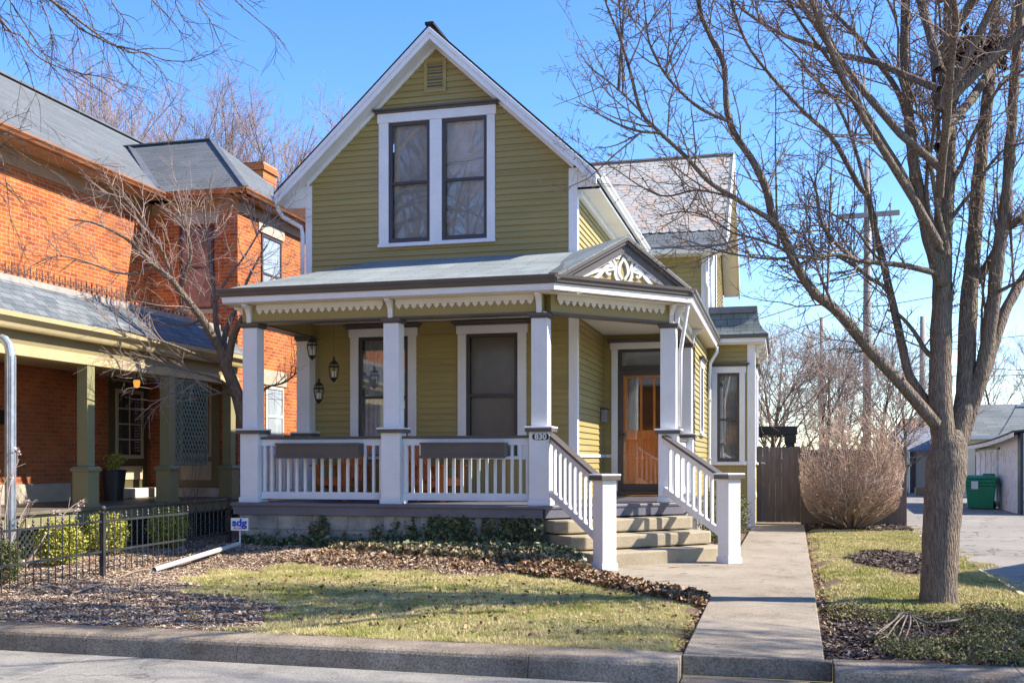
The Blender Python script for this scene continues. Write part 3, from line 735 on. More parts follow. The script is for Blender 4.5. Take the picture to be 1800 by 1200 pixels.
for sg in (-1, 1):
    def Q(s, e, d): return pd_(s, e, PZ1 - .03 - abs(s)*(PZ1-PZ0-.04)/(HW-.02) - d)
    for (e0, e1, d0, d1, s1) in ((-.02, .045, 0, .05, HW-.02), (-.05, .015, .05, .10, HW-.09), (-.09, -.03, .10, .215, HW-.19)):
        P = [Q(0, e1, d0), Q(sg*s1, e1, d0), Q(sg*s1, e1, d1), Q(0, e1, d1), Q(0, e0, d0), Q(sg*s1, e0, d0), Q(sg*s1, e0, d1), Q(0, e0, d1)]
        rkp.add(P, [(0,1,2,3),(4,7,6,5),(0,4,5,1),(1,5,6,2),(2,6,7,3),(3,7,4,0)])
rkp.build('pediment_rake', M['brown'], H)
rkw = MB()
for sg in (-1, 1):
    s1 = HW-.30; P = [Q(0, -.07, .215), Q(sg*s1, -.07, .215), Q(sg*s1, -.07, .25), Q(0, -.07, .25)]
    P += [Q(0, -.10, .215), Q(sg*s1, -.10, .215), Q(sg*s1, -.10, .25), Q(0, -.10, .25)]
    rkw.add(P, [(0,1,2,3),(4,7,6,5),(0,4,5,1),(1,5,6,2),(2,6,7,3),(3,7,4,0)])
rkw.build('pediment_moulding', M['white'], H)
ty = MB(); ty.prism([(-HW+.22, PZ0+.0), (HW-.22, PZ0+.0), (0, PZ1-.13)], lambda a, b_, d: pd_(a, d, b_), -.14, -.105); tyo = ty.build('pediment_panel', M['olive'], H)
bs = MB(); bs.prism([(-HW+.28, PZ0+.003), (HW-.28, PZ0+.003), (HW-.33, PZ0+.045), (-HW+.33, PZ0+.045)], lambda a, b_, d: pd_(a, d, b_), -.104, -.06); bs.build('pediment_sill', M['white'], H)
# scrollwork: ribbons of varying width lying on the panel
sc = MB()
def ribbon(pts, wid, e=(-.104, -.072)):
    """smooth tapered curve in the pediment plane"""
    P = [Vector((p[0], p[1])) for p in pts]; out = []
    for i in range(len(P)-1):
        p0, p1, p2, p3 = P[max(i-1, 0)], P[i], P[i+1], P[min(i+2, len(P)-1)]
        for k in range(6):
            t = k/6; out.append(.5*((2*p1) + (p2-p0)*t + (2*p0-5*p1+4*p2-p3)*t*t + (3*p1-p0-3*p2+p3)*t**3))
    out.append(P[-1]); m = len(out); L = []; Rr = []
    for i, p in enumerate(out):
        t = (out[min(i+1, m-1)] - out[max(i-1, 0)]); t.normalize(); nrm = Vector((-t.y, t.x)); u = i/(m-1)
        wv = np.interp(u, np.linspace(0, 1, len(wid)), wid)
        L.append(p + nrm*wv/2); Rr.append(p - nrm*wv/2)
    for i in range(m-1): sc.prism([tuple(L[i]), tuple(L[i+1]), tuple(Rr[i+1]), tuple(Rr[i])], lambda a, b_, d: pd_(a, d, PZ0+.045+b_), e[0], e[1])
def disc(x, y, r, n=10, e=(-.104, -.068)): sc.prism([(x+r*math.cos(2*math.pi*k/n), y+r*math.sin(2*math.pi*k/n)) for k in range(n)], lambda a, b_, d: pd_(a, d, PZ0+.045+b_), e[0], e[1])
for sg in (-1, 1):
    S = lambda pts: [(sg*a, b_) for a, b_ in pts]
    ribbon(S([(.0, .0), (.10, .02), (.16, .12), (.15, .26), (.20, .36)]), [.05, .055, .05, .04, .03])
    ribbon(S([(.02, .06), (.09, .16), (.07, .28), (.02, .36), (.0, .42)]), [.025, .04, .045, .035, .015])
    ribbon(S([(.14, .22), (.24, .25), (.34, .22), (.46, .10), (.56, .02)]), [.03, .05, .055, .06, .05])
    ribbon(S([(.18, .20), (.28, .185), (.34, .16), (.30, .11), (.25, .13)]), [.03, .04, .04, .035, .03])
    ribbon(S([(.20, .26), (.30, .315), (.42, .29), (.50, .30)]), [.025, .05, .045, .02])
    ribbon(S([(.40, .17), (.55, .135), (.70, .075), (.86, .01)]), [.03, .055, .05, .015])
    ribbon(S([(.17, .33), (.23, .40), (.24, .45)]), [.02, .035, .015])
    for k in range(6): disc(sg*.125 + .042*math.cos(k*1.047), .425 + .042*math.sin(k*1.047), .026, 8)
    disc(sg*.125, .425, .03, 8, (-.104, -.06))
ribbon([(-.04, .50), (0, .57)], [.02, .03]); ribbon([(.04, .50), (0, .57)], [.02, .03])
sc.build('scrollwork', M['white'], tyo)

# --- porch eaves: white cornice, brown gutter moulding
def eave_run(pts, prof, name, mat):
    """mitred sweep of a profile (out, z) along the eave path"""
    m = MB(); n = len(pts); rings = []
    for i in range(n):
        p = Vector(pts[i]); d0 = (p - Vector(pts[i-1])).normalized() if i else None; d1 = (Vector(pts[i+1]) - p).normalized() if i < n-1 else None
        n0 = Vector((d0.y, -d0.x)) if d0 else None; n1 = Vector((d1.y, -d1.x)) if d1 else None
        if n0 is None: mv = n1
        elif n1 is None: mv = n0
        else: mv = (n0+n1); mv = mv/(mv.dot(n0))
        rings.append([(p.x + mv.x*o, p.y + mv.y*o, z) for o, z in prof])
    k = len(prof); V = [v for r in rings for v in r]
    F = [(i*k+j, (i+1)*k+j, (i+1)*k+(j+1) % k, i*k+(j+1) % k) for i in range(n-1) for j in range(k)] + [tuple(range(k)), tuple((n-1)*k+j for j in range(k))[::-1]]
    m.add(V, F); return m.build(name, mat, H)
path = [(EXL, YF-.05), (EXL, EYF), DC1, DC2, (EXR, yb_end)]
path = [Vector(p) for p in path]
eave_run(path, [(-.13, 3.985), (-.025, 3.985), (-.02, 4.06), (.0, 4.075), (-.13, 4.075)], 'eave_cornice', M['white'])
eave_run(path, [(-.12, 4.077), (.0, 4.077), (.015, 4.10), (.02, 4.135), (.045, 4.165), (.05, 4.20), (.035, 4.20), (.028, 4.17), (-.01, 4.16), (-.12, 4.16)], 'eave_gutter', M['brown'])
eave_run(path, [(-.10, 4.203), (.045, 4.203), (.05, 4.212), (-.10, 4.235)], 'roof_edge', M['flash'])
inner = [(-8.75, YF-.05), (-8.75, 15.84), (-3.585, 15.84), (-1.69, 17.735), (-1.69, yb_end)]
eave_run([Vector(p) for p in inner], [(-.02, 3.976), (.24, 3.976), (.24, 3.984), (-.02, 3.984)], 'porch_soffit', M['cream'])

# --- entry wall, door, transom
ew = MB(); DX0, DX1, DZ1 = -3.20, -2.02, 3.63
siding(ew, FRONT(YD), [(XR, ZF), (XW, ZF), (XW, CEIL+.25), (XR, CEIL+.25)], [(DX0, DX1, ZF-.01, DZ1)]); ew.build('entry_wall', M['olive'], H)
fd = FRONT(YD)
c = MB(); fbox(c, fd, DX0-.13, DX0, ZF, DZ1, -.06, .045); fbox(c, fd, DX1, DX1+.13, ZF, DZ1, -.06, .045); fbox(c, fd, DX0-.155, DX1+.155, DZ1, DZ1+.13, -.06, .055)
do = c.build('door_frame', M['white'], H, bev=.006)
h = MB(); fbox(h, fd, DX0-.19, DX1+.19, DZ1+.131, DZ1+.165, -.01, .09); fbox(h, fd, DX0-.22, DX1+.22, DZ1+.165, DZ1+.20, -.01, .12); h.build('hood', M['brown'], do, bev=.006)
t = MB(); fbox(t, fd, DX0, DX1, 3.215, 3.29, -.08, .02); fbox(t, fd, DX0, DX0+.07, 3.29, DZ1, -.08, .015); fbox(t, fd, DX1-.07, DX1, 3.29, DZ1, -.08, .015); fbox(t, fd, DX0+.07, DX1-.07, DZ1-.06, DZ1, -.08, .015)
to = t.build('transom', M['sash'], H, bev=.004)
t = MB(); t.quad(fd(DX0+.06, 3.28, -.03), fd(DX1-.06, 3.28, -.03), fd(DX1-.06, DZ1-.05, -.03), fd(DX0+.06, DZ1-.05, -.03)); t.build('pane', M['glass'], to)
t = MB(); fbox(t, fd, DX0+.05, DX1-.05, 3.24, DZ1, -.16, -.15); t.build('blind', M['blind'], to)
# storm door: grey frame and one sheet of glass
s = MB(); fbox(s, fd, DX0, DX0+.10, ZF+.085, 3.212, -.02, .03); fbox(s, fd, DX1-.10, DX1, ZF+.085, 3.212, -.02, .03); fbox(s, fd, DX0+.10, DX1-.10, 3.10, 3.212, -.02, .028); fbox(s, fd, DX0+.10, DX1-.10, ZF+.085, ZF+.225, -.02, .028)
so = s.build('storm_door', M['sash'], H, bev=.005)
s = MB(); s.quad(fd(DX0+.09, ZF+.21, .006), fd(DX1-.09, ZF+.21, .006), fd(DX1-.09, 3.11, .006), fd(DX0+.09, 3.11, .006)); s.build('pane', M['glass_clear'], so)
s = MB(); fbox(s, fd, DX0+.03, DX0+.065, 1.80, 2.0, .03, .045); s.tube([fd(DX0+.05, 1.90, .04), fd(DX0+.05, 1.90, .085), fd(DX0+.17, 1.905, .09)], .011, 8); s.build('handle', M['darkmetal'], so)
s = MB(); fbox(s, fd, DX0-.02, DX1+.02, ZF+.002, ZF+.083, -.1, .07); s.build('threshold', M['brown'], do, bev=.008)
# the orange panelled door behind it
oy = -.10
d = MB(); a0, a1, zt, zb = DX0+.07, DX1-.07, 3.14, ZF+.09
g0, g1, gzb, gzt = a0+.12, a1-.12, 1.99, 3.05
fbox(d, fd, a0, g0, zb, zt, oy-.045, oy); fbox(d, fd, g1, a1, zb, zt, oy-.045, oy); fbox(d, fd, g0, g1, gzt, zt, oy-.045, oy)
fbox(d, fd, g0, g1, zb, zb+.22, oy-.045, oy); fbox(d, fd, g0, g1, 1.80, gzb, oy-.045, oy); fbox(d, fd, g0, g1, 1.38, 1.48, oy-.045, oy)
w3 = (g1-g0)/3
for i in (1, 2): fbox(d, fd, g0+w3*i-.025, g0+w3*i+.025, gzb, gzt, oy-.045, oy-.002); fbox(d, fd, g0+w3*i-.05, g0+w3*i+.05, 1.48, 1.80, oy-.045, oy-.002)
fbox(d, fd, (g0+g1)/2-.05, (g0+g1)/2+.05, zb+.22, 1.38, oy-.045, oy-.002)
for (x0, x1, z0, z1) in [(g0+w3*i+(.05 if i else 0), g0+w3*(i+1)-(.05 if i < 2 else 0), 1.48, 1.80) for i in range(3)] + [(g0, (g0+g1)/2-.05, zb+.22, 1.38), ((g0+g1)/2+.05, g1, zb+.22, 1.38)]:
    fbox(d, fd, x0, x1, z0, z1, oy-.04, oy-.025); fbox(d, fd, x0+.045, x1-.045, z0+.045, z1-.045, oy-.025, oy-.008)
dd = d.build('front_door', M['orangewood'], H, bev=.006)
d = MB(); d.quad(fd(g0-.01, gzb-.01, oy-.03), fd(g1+.01, gzb-.01, oy-.03), fd(g1+.01, gzt+.01, oy-.03), fd(g0-.01, gzt+.01, oy-.03)); d.build('pane', M['glass'], dd)
d = MB()
for k in range(10):
    x = g0+.01+k*.016; d.quad(fd(x, gzb, oy-.08-(k % 2)*.015), fd(x+.016, gzb, oy-.08-((k+1) % 2)*.015), fd(x+.016, gzt, oy-.08-((k+1) % 2)*.015), fd(x, gzt, oy-.08-(k % 2)*.015))
d.build('curtain', M['lace'], dd)
d = MB(); d.lathe([(.0, 0), (.028, .0), (.028, .012), (.0, .012)], 0, 0, 10); 
d = MB(); fbox(d, fd, a0+.035, a0+.085, 1.78, 1.98, oy, oy+.012); d.tube([fd(a0+.06, 1.85, oy+.01), fd(a0+.06, 1.85, oy+.06)], [.012, .03], 10); d.build('handle', M['darkmetal'], dd)
wr = MB(); fbox(wr, fd, XR+.05, DX0-.135, 1.44, 1.50, 0, .045); wr.build('dado_rail', M['white'], H, bev=.005)

# --- wing: side wall with small window, upper wing under the slate roof, bay
ws = MB(); fr = RIGHT(XW)
SWIN = (22.35, 23.05, 2.0, 3.35)
siding(ws, fr, [(YD, .62), (YB, .62), (YB, 3.97), (YD, 3.97)], [SWIN]); ws.build('wing_side_wall', M['olive'], H)
sash_window('narrow_side_window', fr, (22.22, 23.18, 1.90, 3.49), [SWIN], True, 2.68)
UY = YB + .02
wu = MB(); siding(wu, FRONT(UY), [(XR, 4.2), (XW, 4.2), (XW, 6.40), (XR, 6.40)]); wu.build('upper_wing_wall', M['olive'], H)
GR = 9.45; GY = 28.2; GE = 6.36; YE = 24.48; gs = (GR-GE)/(GY-YE)
wg = MB(); YBK = 31.6
siding(wg, fr, [(UY, 3.9), (YBK, 3.9), (YBK, 6.42), (GY, 9.2), (UY, 6.42)], [(25.75, 26.6, 4.9, 6.9), (26.9, 27.75, 4.9, 6.9)]); wg.build('wing_gable_wall', M['olive'], H)
wl = MB(); siding(wl, fr, [(YB, .62), (YBK, .62), (YBK, 3.9), (YB, 3.9)]); wl.build('wing_lower_wall', M['olive'], H)
sash_window('gable_double_window', fr, (25.6, 27.9, 4.78, 7.06), [(25.75, 26.6, 4.9, 6.9), (26.9, 27.75, 4.9, 6.9)], True, 5.9)
c = MB(); fbox(c, FRONT(UY), XW-.14, XW+.03, 4.25, 6.40, -.02, .035); fbox(c, fr, UY-.03, UY+.12, 4.25, 6.40, -.02, .032); c.build('corner_board', M['white'], H, bev=.005)
c = MB(); c.tube([(XW-.03, UY-.09, 6.2), (XW-.03, UY-.09, 5.55), (XW+.02, UY-.09, 5.4), (XW+.02, UY-.09, 4.45)], .04, 8); c.build('downspout', M['white'], H, smooth=True)
c = MB(); c.tube([(XW+.09, UY-.04, 6.25), (XW+.09, UY-.04, 4.45)], .035, 8); c.build('downspout', M['white'], H, smooth=True)
# slate roof of the wing: base slab, fish-scale slates laid one by one, plain rows at the eave
XG = -1.22
def wz(y): return GR - abs(y-GY)*gs
wb = MB()
wb.slab([(-6.3, YE, wz(YE)), (XG, YE, wz(YE)), (XG, GY, GR), (-6.3, GY, GR)], .06); wb.slab([(-6.3, GY, GR), (XG, GY, GR), (XG, 31.9, wz(31.9)), (-6.3, 31.9, wz(31.9))], .06); wb.prism([(YE+.3, EAVE-.3), (31.6, EAVE-.3), (GY, GR-.1)], lambda a, b_, d: (d, a, b_), -6.2, -6.12)
ro = wb.build('wing_roof', M['slate_row'], H)
V = []; F4 = []; F = []
sl_ = math.hypot(GY-YE, GR-GE); ex = .163; wsl = .235; nrm = Vector((0, -(GR-GE), (GY-YE))).normalized(); upv = Vector((0, GY-YE, GR-GE)).normalized()
org = Vector((0, YE, wz(YE))); rng = np.random.default_rng(3)
row0 = 4
for r in range(row0, int(sl_/ex)+1):
    s0 = r*ex; off = (r % 2)*wsl/2
    for k in range(23):
        xc = XG - .06 - wsl*(k+.5) + off - wsl/2
        if xc + wsl/2 > XG+.01 or xc < -5.6: continue
        hw = wsl/2 - .006; top = min(s0 + ex*1.6, sl_); ti = .006 + .006*rng.random(); jx = .01*(rng.random()-.5)
        low = s0 - .012*rng.random()
        outl = [(-hw, low+.055), (-hw*.62, low+.015), (-hw*.2, low), (hw*.2, low), (hw*.62, low+.015), (hw, low+.055), (hw, top), (-hw, top)]
        n0 = len(V)
        for lift in (0, -.006):
            for (a, b_) in outl:
                p = org + upv*b_ + nrm*((ti+.012) - (b_-low)/(top-low)*ti + lift + .004); V.append((xc+jx+a, p.y, p.z))
        F.append([n0+i for i in range(8)])
        for i in range(8): F4.append([n0+i, n0+8+i, n0+8+(i+1) % 8, n0+(i+1) % 8])
np_mesh('fishscale_slates', np.array(V), [np.array(F), np.array(F4)], M['slate_isl'], ro)
c = MB(); c.beam((-6.3, GY-.0, GR+.02), (XG+.02, GY, GR+.02), .20, .04); c.build('ridge_cap', simple('rusty_ridge_metal', (.42, .36, .33), .6, .25, 5, col2=(.42, .25, .17)), ro)
c = MB()
for (ya, yb2) in ((YE, GY), (31.9, GY)):
    P = []
    for x in (XG+.005, XG+.05):
        P += [(x, ya, wz(ya)+.01), (x, yb2, wz(yb2)+.01), (x, yb2, wz(yb2)-.20), (x, ya, wz(ya)-.20)]
    c.add(P, [(0,1,2,3),(4,7,6,5),(0,4,5,1),(1,5,6,2),(2,6,7,3),(3,7,4,0)])
c.build('rake_board', M['white'], H)
c = MB()
for (ya, yb2) in ((YE+.05, GY), (31.85, GY)):
    P = []
    for dz in (.14, .17):
        P += [(XW+.03, ya, wz(ya)-dz), (XG, ya, wz(ya)-dz), (XG, yb2, wz(yb2)-dz), (XW+.03, yb2, wz(yb2)-dz)]
    c.add(P, [(0,1,2,3),(4,7,6,5),(0,4,5,1),(1,5,6,2),(2,6,7,3),(3,7,4,0)])
c.box(XR, XG, YE+.07, UY-.02, 6.38-.2, 6.38-.16); c.build('wing_soffit', M['cream'], H)
c = MB(); gutter(c, (-3.03, YE+.06, wz(YE)-.17), (XG+.05, YE+.06, wz(YE)-.17), (0, -1, 0)); c.build('eave_gutter', M['white'], H)
# bay
BX = -.60; BYB = 28.6; BZ = 4.10
ba = MB(); fb = FRONT(YB); BW = (-1.44, -.93, 1.35, 3.42)
siding(ba, fb, [(XW+.03, 1.36), (BX, 1.36), (BX, BZ), (XW+.03, BZ)], [BW]); siding(ba, RIGHT(BX), [(YB, 1.36), (BYB, 1.36), (BYB, BZ), (YB, BZ)], [(25.4, 26.4, 1.35, 3.42), (26.8, 27.8, 1.35, 3.42)])
ba.build('bay_wall', M['olive'], H)
c = MB(); c.box(XW+.03, BX, YB-.01, YB+.05, -.2, 1.27); c.box(BX-.05, BX+.012, YB+.05, BYB, -.2, 1.27); c.build('bay_base', M['olive_bead_x'], H)
sash_window('bay_window', fb, (-1.57, -.80, 1.27, 3.57), [BW], True, 2.33, casw=.13, glass='glass', slats=False, blind='lace')
sash_window('bay_side_window', RIGHT(BX), (25.27, 26.53, 1.27, 3.57), [(25.4, 26.4, 1.35, 3.42)], True, 2.33)
sash_window('bay_side_window', RIGHT(BX), (26.67, 27.93, 1.27, 3.57), [(26.8, 27.8, 1.35, 3.42)], True, 2.33)
c = MB(); fbox(c, fb, BX-.15, BX+.03, -.2, BZ, -.02, .035); fbox(c, RIGHT(BX), YB-.03, YB+.13, -.2, BZ, -.02, .032); c.build('corner_board', M['white'], H, bev=.005)
c = MB(); fbox(c, fb, -.80, BX-.15, 1.28, 1.36, -.02, .05); fbox(c, fb, XW+.06, -1.57, 1.28, 1.36, -.02, .05); fbox(c, RIGHT(BX), YB+.13, BYB, 1.285, 1.355, -.02, .045); fbox(c, RIGHT(BX), YB+.13, BYB, .5, .58, -.02, .05); c.build('dado_rail', M['white'], H, bev=.005)
c = MB(); c.box(XW+.05, -.33, YB-.30, BYB, BZ, BZ+.10); c.box(XW+.05, -.40, YB-.2, BYB, BZ-.03, BZ-.002); c.build('eave_cornice', M['white'], H, bev=.006)
c = MB(); c.box(XW+.05, -.27, YB-.36, BYB, BZ+.101, BZ+.19); c.build('eave_gutter', M['brown'], H, bev=.01)
c = MB(); z0, z1 = BZ+.195, BZ+.70; R0 = (XW+.04, -.30, YB-.33); 
prof = [(0, 0), (.10, .12), (.20, .30), (.27, .505)]
for (o0, h0), (o1, h1) in zip(prof[:-1], prof[1:]):
    c.quad((R0[0], R0[2]+o0, z0+h0), (R0[1]-o0, R0[2]+o0, z0+h0), (R0[1]-o1, R0[2]+o1, z0+h1), (R0[0], R0[2]+o1, z0+h1))
    c.quad((R0[1]-o0, R0[2]+o0, z0+h0), (R0[1]-o0, BYB, z0+h0), (R0[1]-o1, BYB, z0+h1), (R0[1]-o1, R0[2]+o1, z0+h1))
c.build('bay_roof', M['slate_bay'], H)
c = MB(); c.box(XW+.04, -.52, YB-.11, BYB, z0+.506, z0+.66); c.build('bay_roof_kerb', M['valley'], H, bev=.01)
def small_bracket(x, y, dx):
    m = MB(); m.prism([(0, BZ-.03), (.02, BZ-.34), (.07, BZ-.33), (.06, BZ-.24), (.13, BZ-.20), (.10, BZ-.13), (.20, BZ-.08), (.21, BZ-.03)], lambda a, b_, d: (x + dx*a, y+d, b_), -.04, .04); m.build('bracket', M['cream'], H, bev=.004)
small_bracket(BX+.035, YB+.06, 1); small_bracket(BX+.035, 26.6, 1); small_bracket(BX+.035, 28.2, 1)
# porch eave downspouts
c = MB(); c.tube([(-1.50, 17.56, 4.0), (-1.50, 17.56, 3.93), (-1.63, 17.70, 3.2), (-1.64, 17.70, 1.95)], .032, 8); c.build('downspout', M['white'], H, smooth=True)
c = MB(); y = yb_end-.1; c.tube([(EXR-.02, y, 4.0), (EXR-.02, y, 3.88), (XW+.10, y, 3.62), (XW+.08, y, 3.3), (XW+.07, y, .1)], .038, 8)
for z in (2.75, 1.4): c.box(XW+.02, XW+.125, y-.05, y+.05, z, z+.03)
c.build('downspout', M['white'], H, smooth=False)
# wing eave closing beyond the porch roof; unseen lids added so that no light enters from above
c = MB(); c.box(XL+.06, XR-.01, YF+.3, YS-.06, 4.3, 4.34); c.box(XL+.06, XR-.01, YF+.3, YS-.06, .4, .45); c.box(XS+.06, XR-.01, YS, 31.4, .4, .45); c.box(XR, XW-.03, YD+.4, 31.5, .4, .45); c.box(XR, XW-.03, YD+.4, 31.5, 3.95, 4.0); c.build('inner_light_lid', M['dark'], H)
# ------------------------------------------------------------------ loose things on the porch
def lantern(x, y, zc, label, chain_top):
    t = empty('hanging_lantern', (x, y, zc-.22), label, 'lantern', 'lanterns hanging on the porch')
    n = 6; b = MB(); z = zc-.22
    b.lathe([(.004, z), (.02, z+.015), (.05, z+.045), (.068, z+.07), (.072, z+.085)], x, y, n); b.lathe([(.104, z+.262), (.108, z+.275), (.092, z+.29)], x, y, n)
    b.lathe([(.086, z+.325), (.088, z+.33), (.045, z+.375), (.022, z+.392), (.022, z+.44), (.012, z+.452)], x, y, n)
    for k in range(n):
        a = 2*math.pi*k/n; c, s = math.cos(a), math.sin(a)
        b.beam((x+.068*c, y+.068*s, z+.08), (x+.100*c, y+.100*s, z+.265), .008, .008, (0, 1, .1)); b.beam((x+.088*c, y+.088*s, z+.285), (x+.078*c, y+.078*s, z+.33), .007, .007, (0, 1, .1))
    b.build('frame', M['darkmetal'], t)
    g = MB()
    for k in range(n):
        a0, a1 = 2*math.pi*k/n, 2*math.pi*(k+1)/n
        g.quad((x+.066*math.cos(a0), y+.066*math.sin(a0), z+.085), (x+.066*math.cos(a1), y+.066*math.sin(a1), z+.085), (x+.098*math.cos(a1), y+.098*math.sin(a1), z+.262), (x+.098*math.cos(a0), y+.098*math.sin(a0), z+.262))
    g.build('pane', M['glass_clear'], t)
    c = MB(); c.lathe([(.0, z+.086), (.036, z+.086), (.037, z+.19), (.030, z+.195), (.004, z+.19)], x, y, 14); c.build('candle', simple('candle_wax', (.75, .72, .6), .5, .05), t, smooth=False)
    c = MB(); zz_ = z+.45
    c.tube([(x, y, zz_), (x, y, chain_top)], .0022, 6)
    c.build('wire', M['darkmetal'], t)
lantern(-8.12, 17.2, 3.39, 'six sided bronze lantern hanging highest, in front of the left rear porch post', CEIL)
lantern(-7.70, 17.2, 2.99, 'six sided bronze lantern with pale candle hanging before the clapboards, nearest the window', CEIL)
lantern(-7.99, 17.2, 2.61, 'six sided bronze lantern with a pale candle, hanging lowest of the three', CEIL)

def window_box(x0, x1, label):
    t = empty('planter_box', ((x0+x1)/2, 15.80, 1.42), label, 'planter box', 'planter boxes hung on the front railing')
    y0, y1 = 15.70, 15.93
    m = MB(); m.box(x0, x1, y0, y0+.02, 1.44, 1.665); m.box(x0, x1, y1-.02, y1, 1.44, 1.665); m.box(x0, x0+.02, y0+.02, y1-.02, 1.44, 1.665); m.box(x1-.02, x1, y0+.02, y1-.02, 1.44, 1.665); m.box(x0+.02, x1-.02, y0+.02, y1-.02, 1.44, 1.46)
    m.build('box', M['brown'], t, bev=.004)
    m = MB(); m.box(x0-.015, x1+.015, y0-.016, y0-.001, 1.635, 1.668); m.box(x0-.02, x1+.02, y0-.02, y0-.001, 1.415, 1.46); m.build('trim', M['brown'], t, bev=.004)
    m = MB(); m.box(x0+.02, x1-.02, y0+.02, y1-.02, 1.46, 1.62); m.build('soil', simple('potting_soil', (.05, .035, .025), .95, .3, 20, .5, 60), t)
    m = MB()
    for xx in (x0+.2, x1-.2): m.box(xx-.012, xx+.012, y1, y1+.025, 1.5, 1.66)
    m.build('hook', M['darkmetal'], t)
window_box(-8.06, -6.60, 'taupe planter box hung on the railing left of the middle porch post')
window_box(-5.54, -4.16, 'taupe planter box hung on the railing between middle and house number posts')

def chair(x, y, rz, label):
    t = empty('wooden_chair', (x, y, ZF), label, 'chair', 'cedar chairs on the porch', rz)
    W = M['chairwood']; kw = dict(local=True)
    m = MB()
    for k in range(6): m.box(-.27, .27, -.27+k*.09, -.19+k*.09, .40-.012*k, .42-.012*k)
    m.build('seat', W, t, bev=.004, **kw)
    m = MB()
    for k in range(6): m.beam((-.225+k*.09, .24, .34), (-.26+k*.104, .50, 1.02-.02*abs(k-2.5)), .078, .02, (0, 1, 0))
    m.beam((-.28, .335, .62), (.28, .335, .62), .05, .03); m.build('backrest', W, t, bev=.004, **kw)
    for s in (-1, 1):
        m = MB(); m.box(s*.36-.07, s*.36+.07, -.36, .34, .60, .625); m.build('arm', W, t, bev=.004, **kw)
        m = MB(); m.box(s*.31-.02, s*.31+.02, -.34, -.24, .001, .60); m.build('leg', W, t, bev=.004, **kw)
        m = MB(); m.beam((s*.29, -.33, .385), (s*.29, .62, .05), .03, .11); m.beam((s*.335, .30, .6), (s*.335, .36, .28), .03, .09, (0, 1, 0)); m.build('leg', W, t, bev=.004, **kw)
    m = MB(); m.box(-.29, .29, -.325, -.295, .27, .398); m.build('apron', W, t, bev=.004, **kw)
chair(-7.45, 16.95, math.radians(-12), 'slatted cedar chair standing behind the left planter box')
chair(-6.35, 17.05, math.radians(15), 'slatted cedar chair partly hidden by the middle porch post')
chair(-5.72, 17.1, math.radians(75), 'slatted cedar chair seen side on, right of the middle porch post')

t = tag(MB().box(-3.475, -3.36, 20.58, 20.84, 2.14, 2.40).build('wall_mailbox', simple('brushed_grey_metal', (.20, .19, .20), .4, .1, metal=.5), None, bev=.012), 'small grey metal mailbox on the clapboards left of the orange door', 'mailbox')
m = MB(); m.box(-3.50, -3.34, 20.57, 20.85, 2.40, 2.42); m.build('lid', M['darkmetal'], t, local=True, bev=.004)

# house number plaque
px_, pz_ = PX3+.03, 1.75
t = empty('house_number_plaque', (px_, PY-.165, pz_), 'black plaque with white numerals 830 on the porch pier by the steps', 'number plaque')
m = MB(); oval = []
for k in range(40):
    a = 2*math.pi*k/40; c, s = math.cos(a), math.sin(a); x = .142*math.copysign(abs(c)**.55, c); z = .062*math.copysign(abs(s)**.55, s)
    oval.append((x, z))
m.prism(oval, lambda a, b_, d: (px_+a, PY-.1605-d, pz_+b_), 0, .012); m.build('plate', M['white'], t)
m = MB(); m.prism([(a*.93, b_*.84) for a, b_ in oval], lambda a, b_, d: (px_+a, PY-.1605-d, pz_+b_), .0121, .015); m.build('field', M['black'], t)
def text(body, name, mat, size, loc, rot, parent, bold=0.0, ext=.002, align='CENTER', sx=1.0):
    c = bpy.data.curves.new(name, 'FONT'); c.body = body; c.size = size; c.extrude = ext; c.offset = bold; c.align_x = align; c.align_y = 'CENTER'
    c.materials.append(mat); tmp = bpy.data.objects.new(name, c); COL.objects.link(tmp); me = bpy.data.meshes.new_from_object(tmp); me.name = name; bpy.data.objects.remove(tmp)
    o = bpy.data.objects.new(name, me); COL.objects.link(o)
    o.location = loc; o.rotation_euler = rot; o.scale = (sx, 1, 1); attach(o, parent); return o
text("830", 'numerals', M['white'], .120, (px_, PY-.178, pz_), (math.radians(90), 0, 0), t, .004, .002, sx=1.05)

t = tag(MB().box(-2.98, -2.1, 20.28, 20.86, ZF+.001, ZF+.02).build('door_mat', simple('coir_mat', (.20, .09, .03), .95, .3, 30, .6, 90), None, bev=.006), 'brown coir doormat before the orange front door', 'doormat')

# security yard sign
sx_, sy_ = -8.50, 15.3; sz_ = float(gz(np.float64(sx_), np.float64(sy_)))
t = empty('yard_sign', (sx_, sy_, sz_), 'small white yard sign with blue letters sdg on a thin stake', 'yard sign')
bz_ = .245
m = MB(); m.box(sx_-.155, sx_+.155, sy_-.006, sy_+.006, bz_, bz_+.205); m.build('panel', simple('sign_plastic', (.80, .80, .80), .35, .03), t, bev=.003)
m = MB(); m.cbox(sx_, sy_+.012, .022, .010, sz_-.1, bz_+.15); m.build('stake', M['white'], t)
blue = simple('sign_blue', (.0, .07, .52), .4, .02); red = simple('sign_red', (.55, .02, .03), .4, .02)
text("sdg", 'lettering', blue, .165, (sx_, sy_-.008, bz_+.125), (math.radians(90), 0, 0), t, .0065, .001, sx=1.2)
text("SECURITY", 'small_lettering', red, .04, (sx_, sy_-.008, bz_+.038), (math.radians(90), 0, 0), t, .0006, .001, sx=1.25)

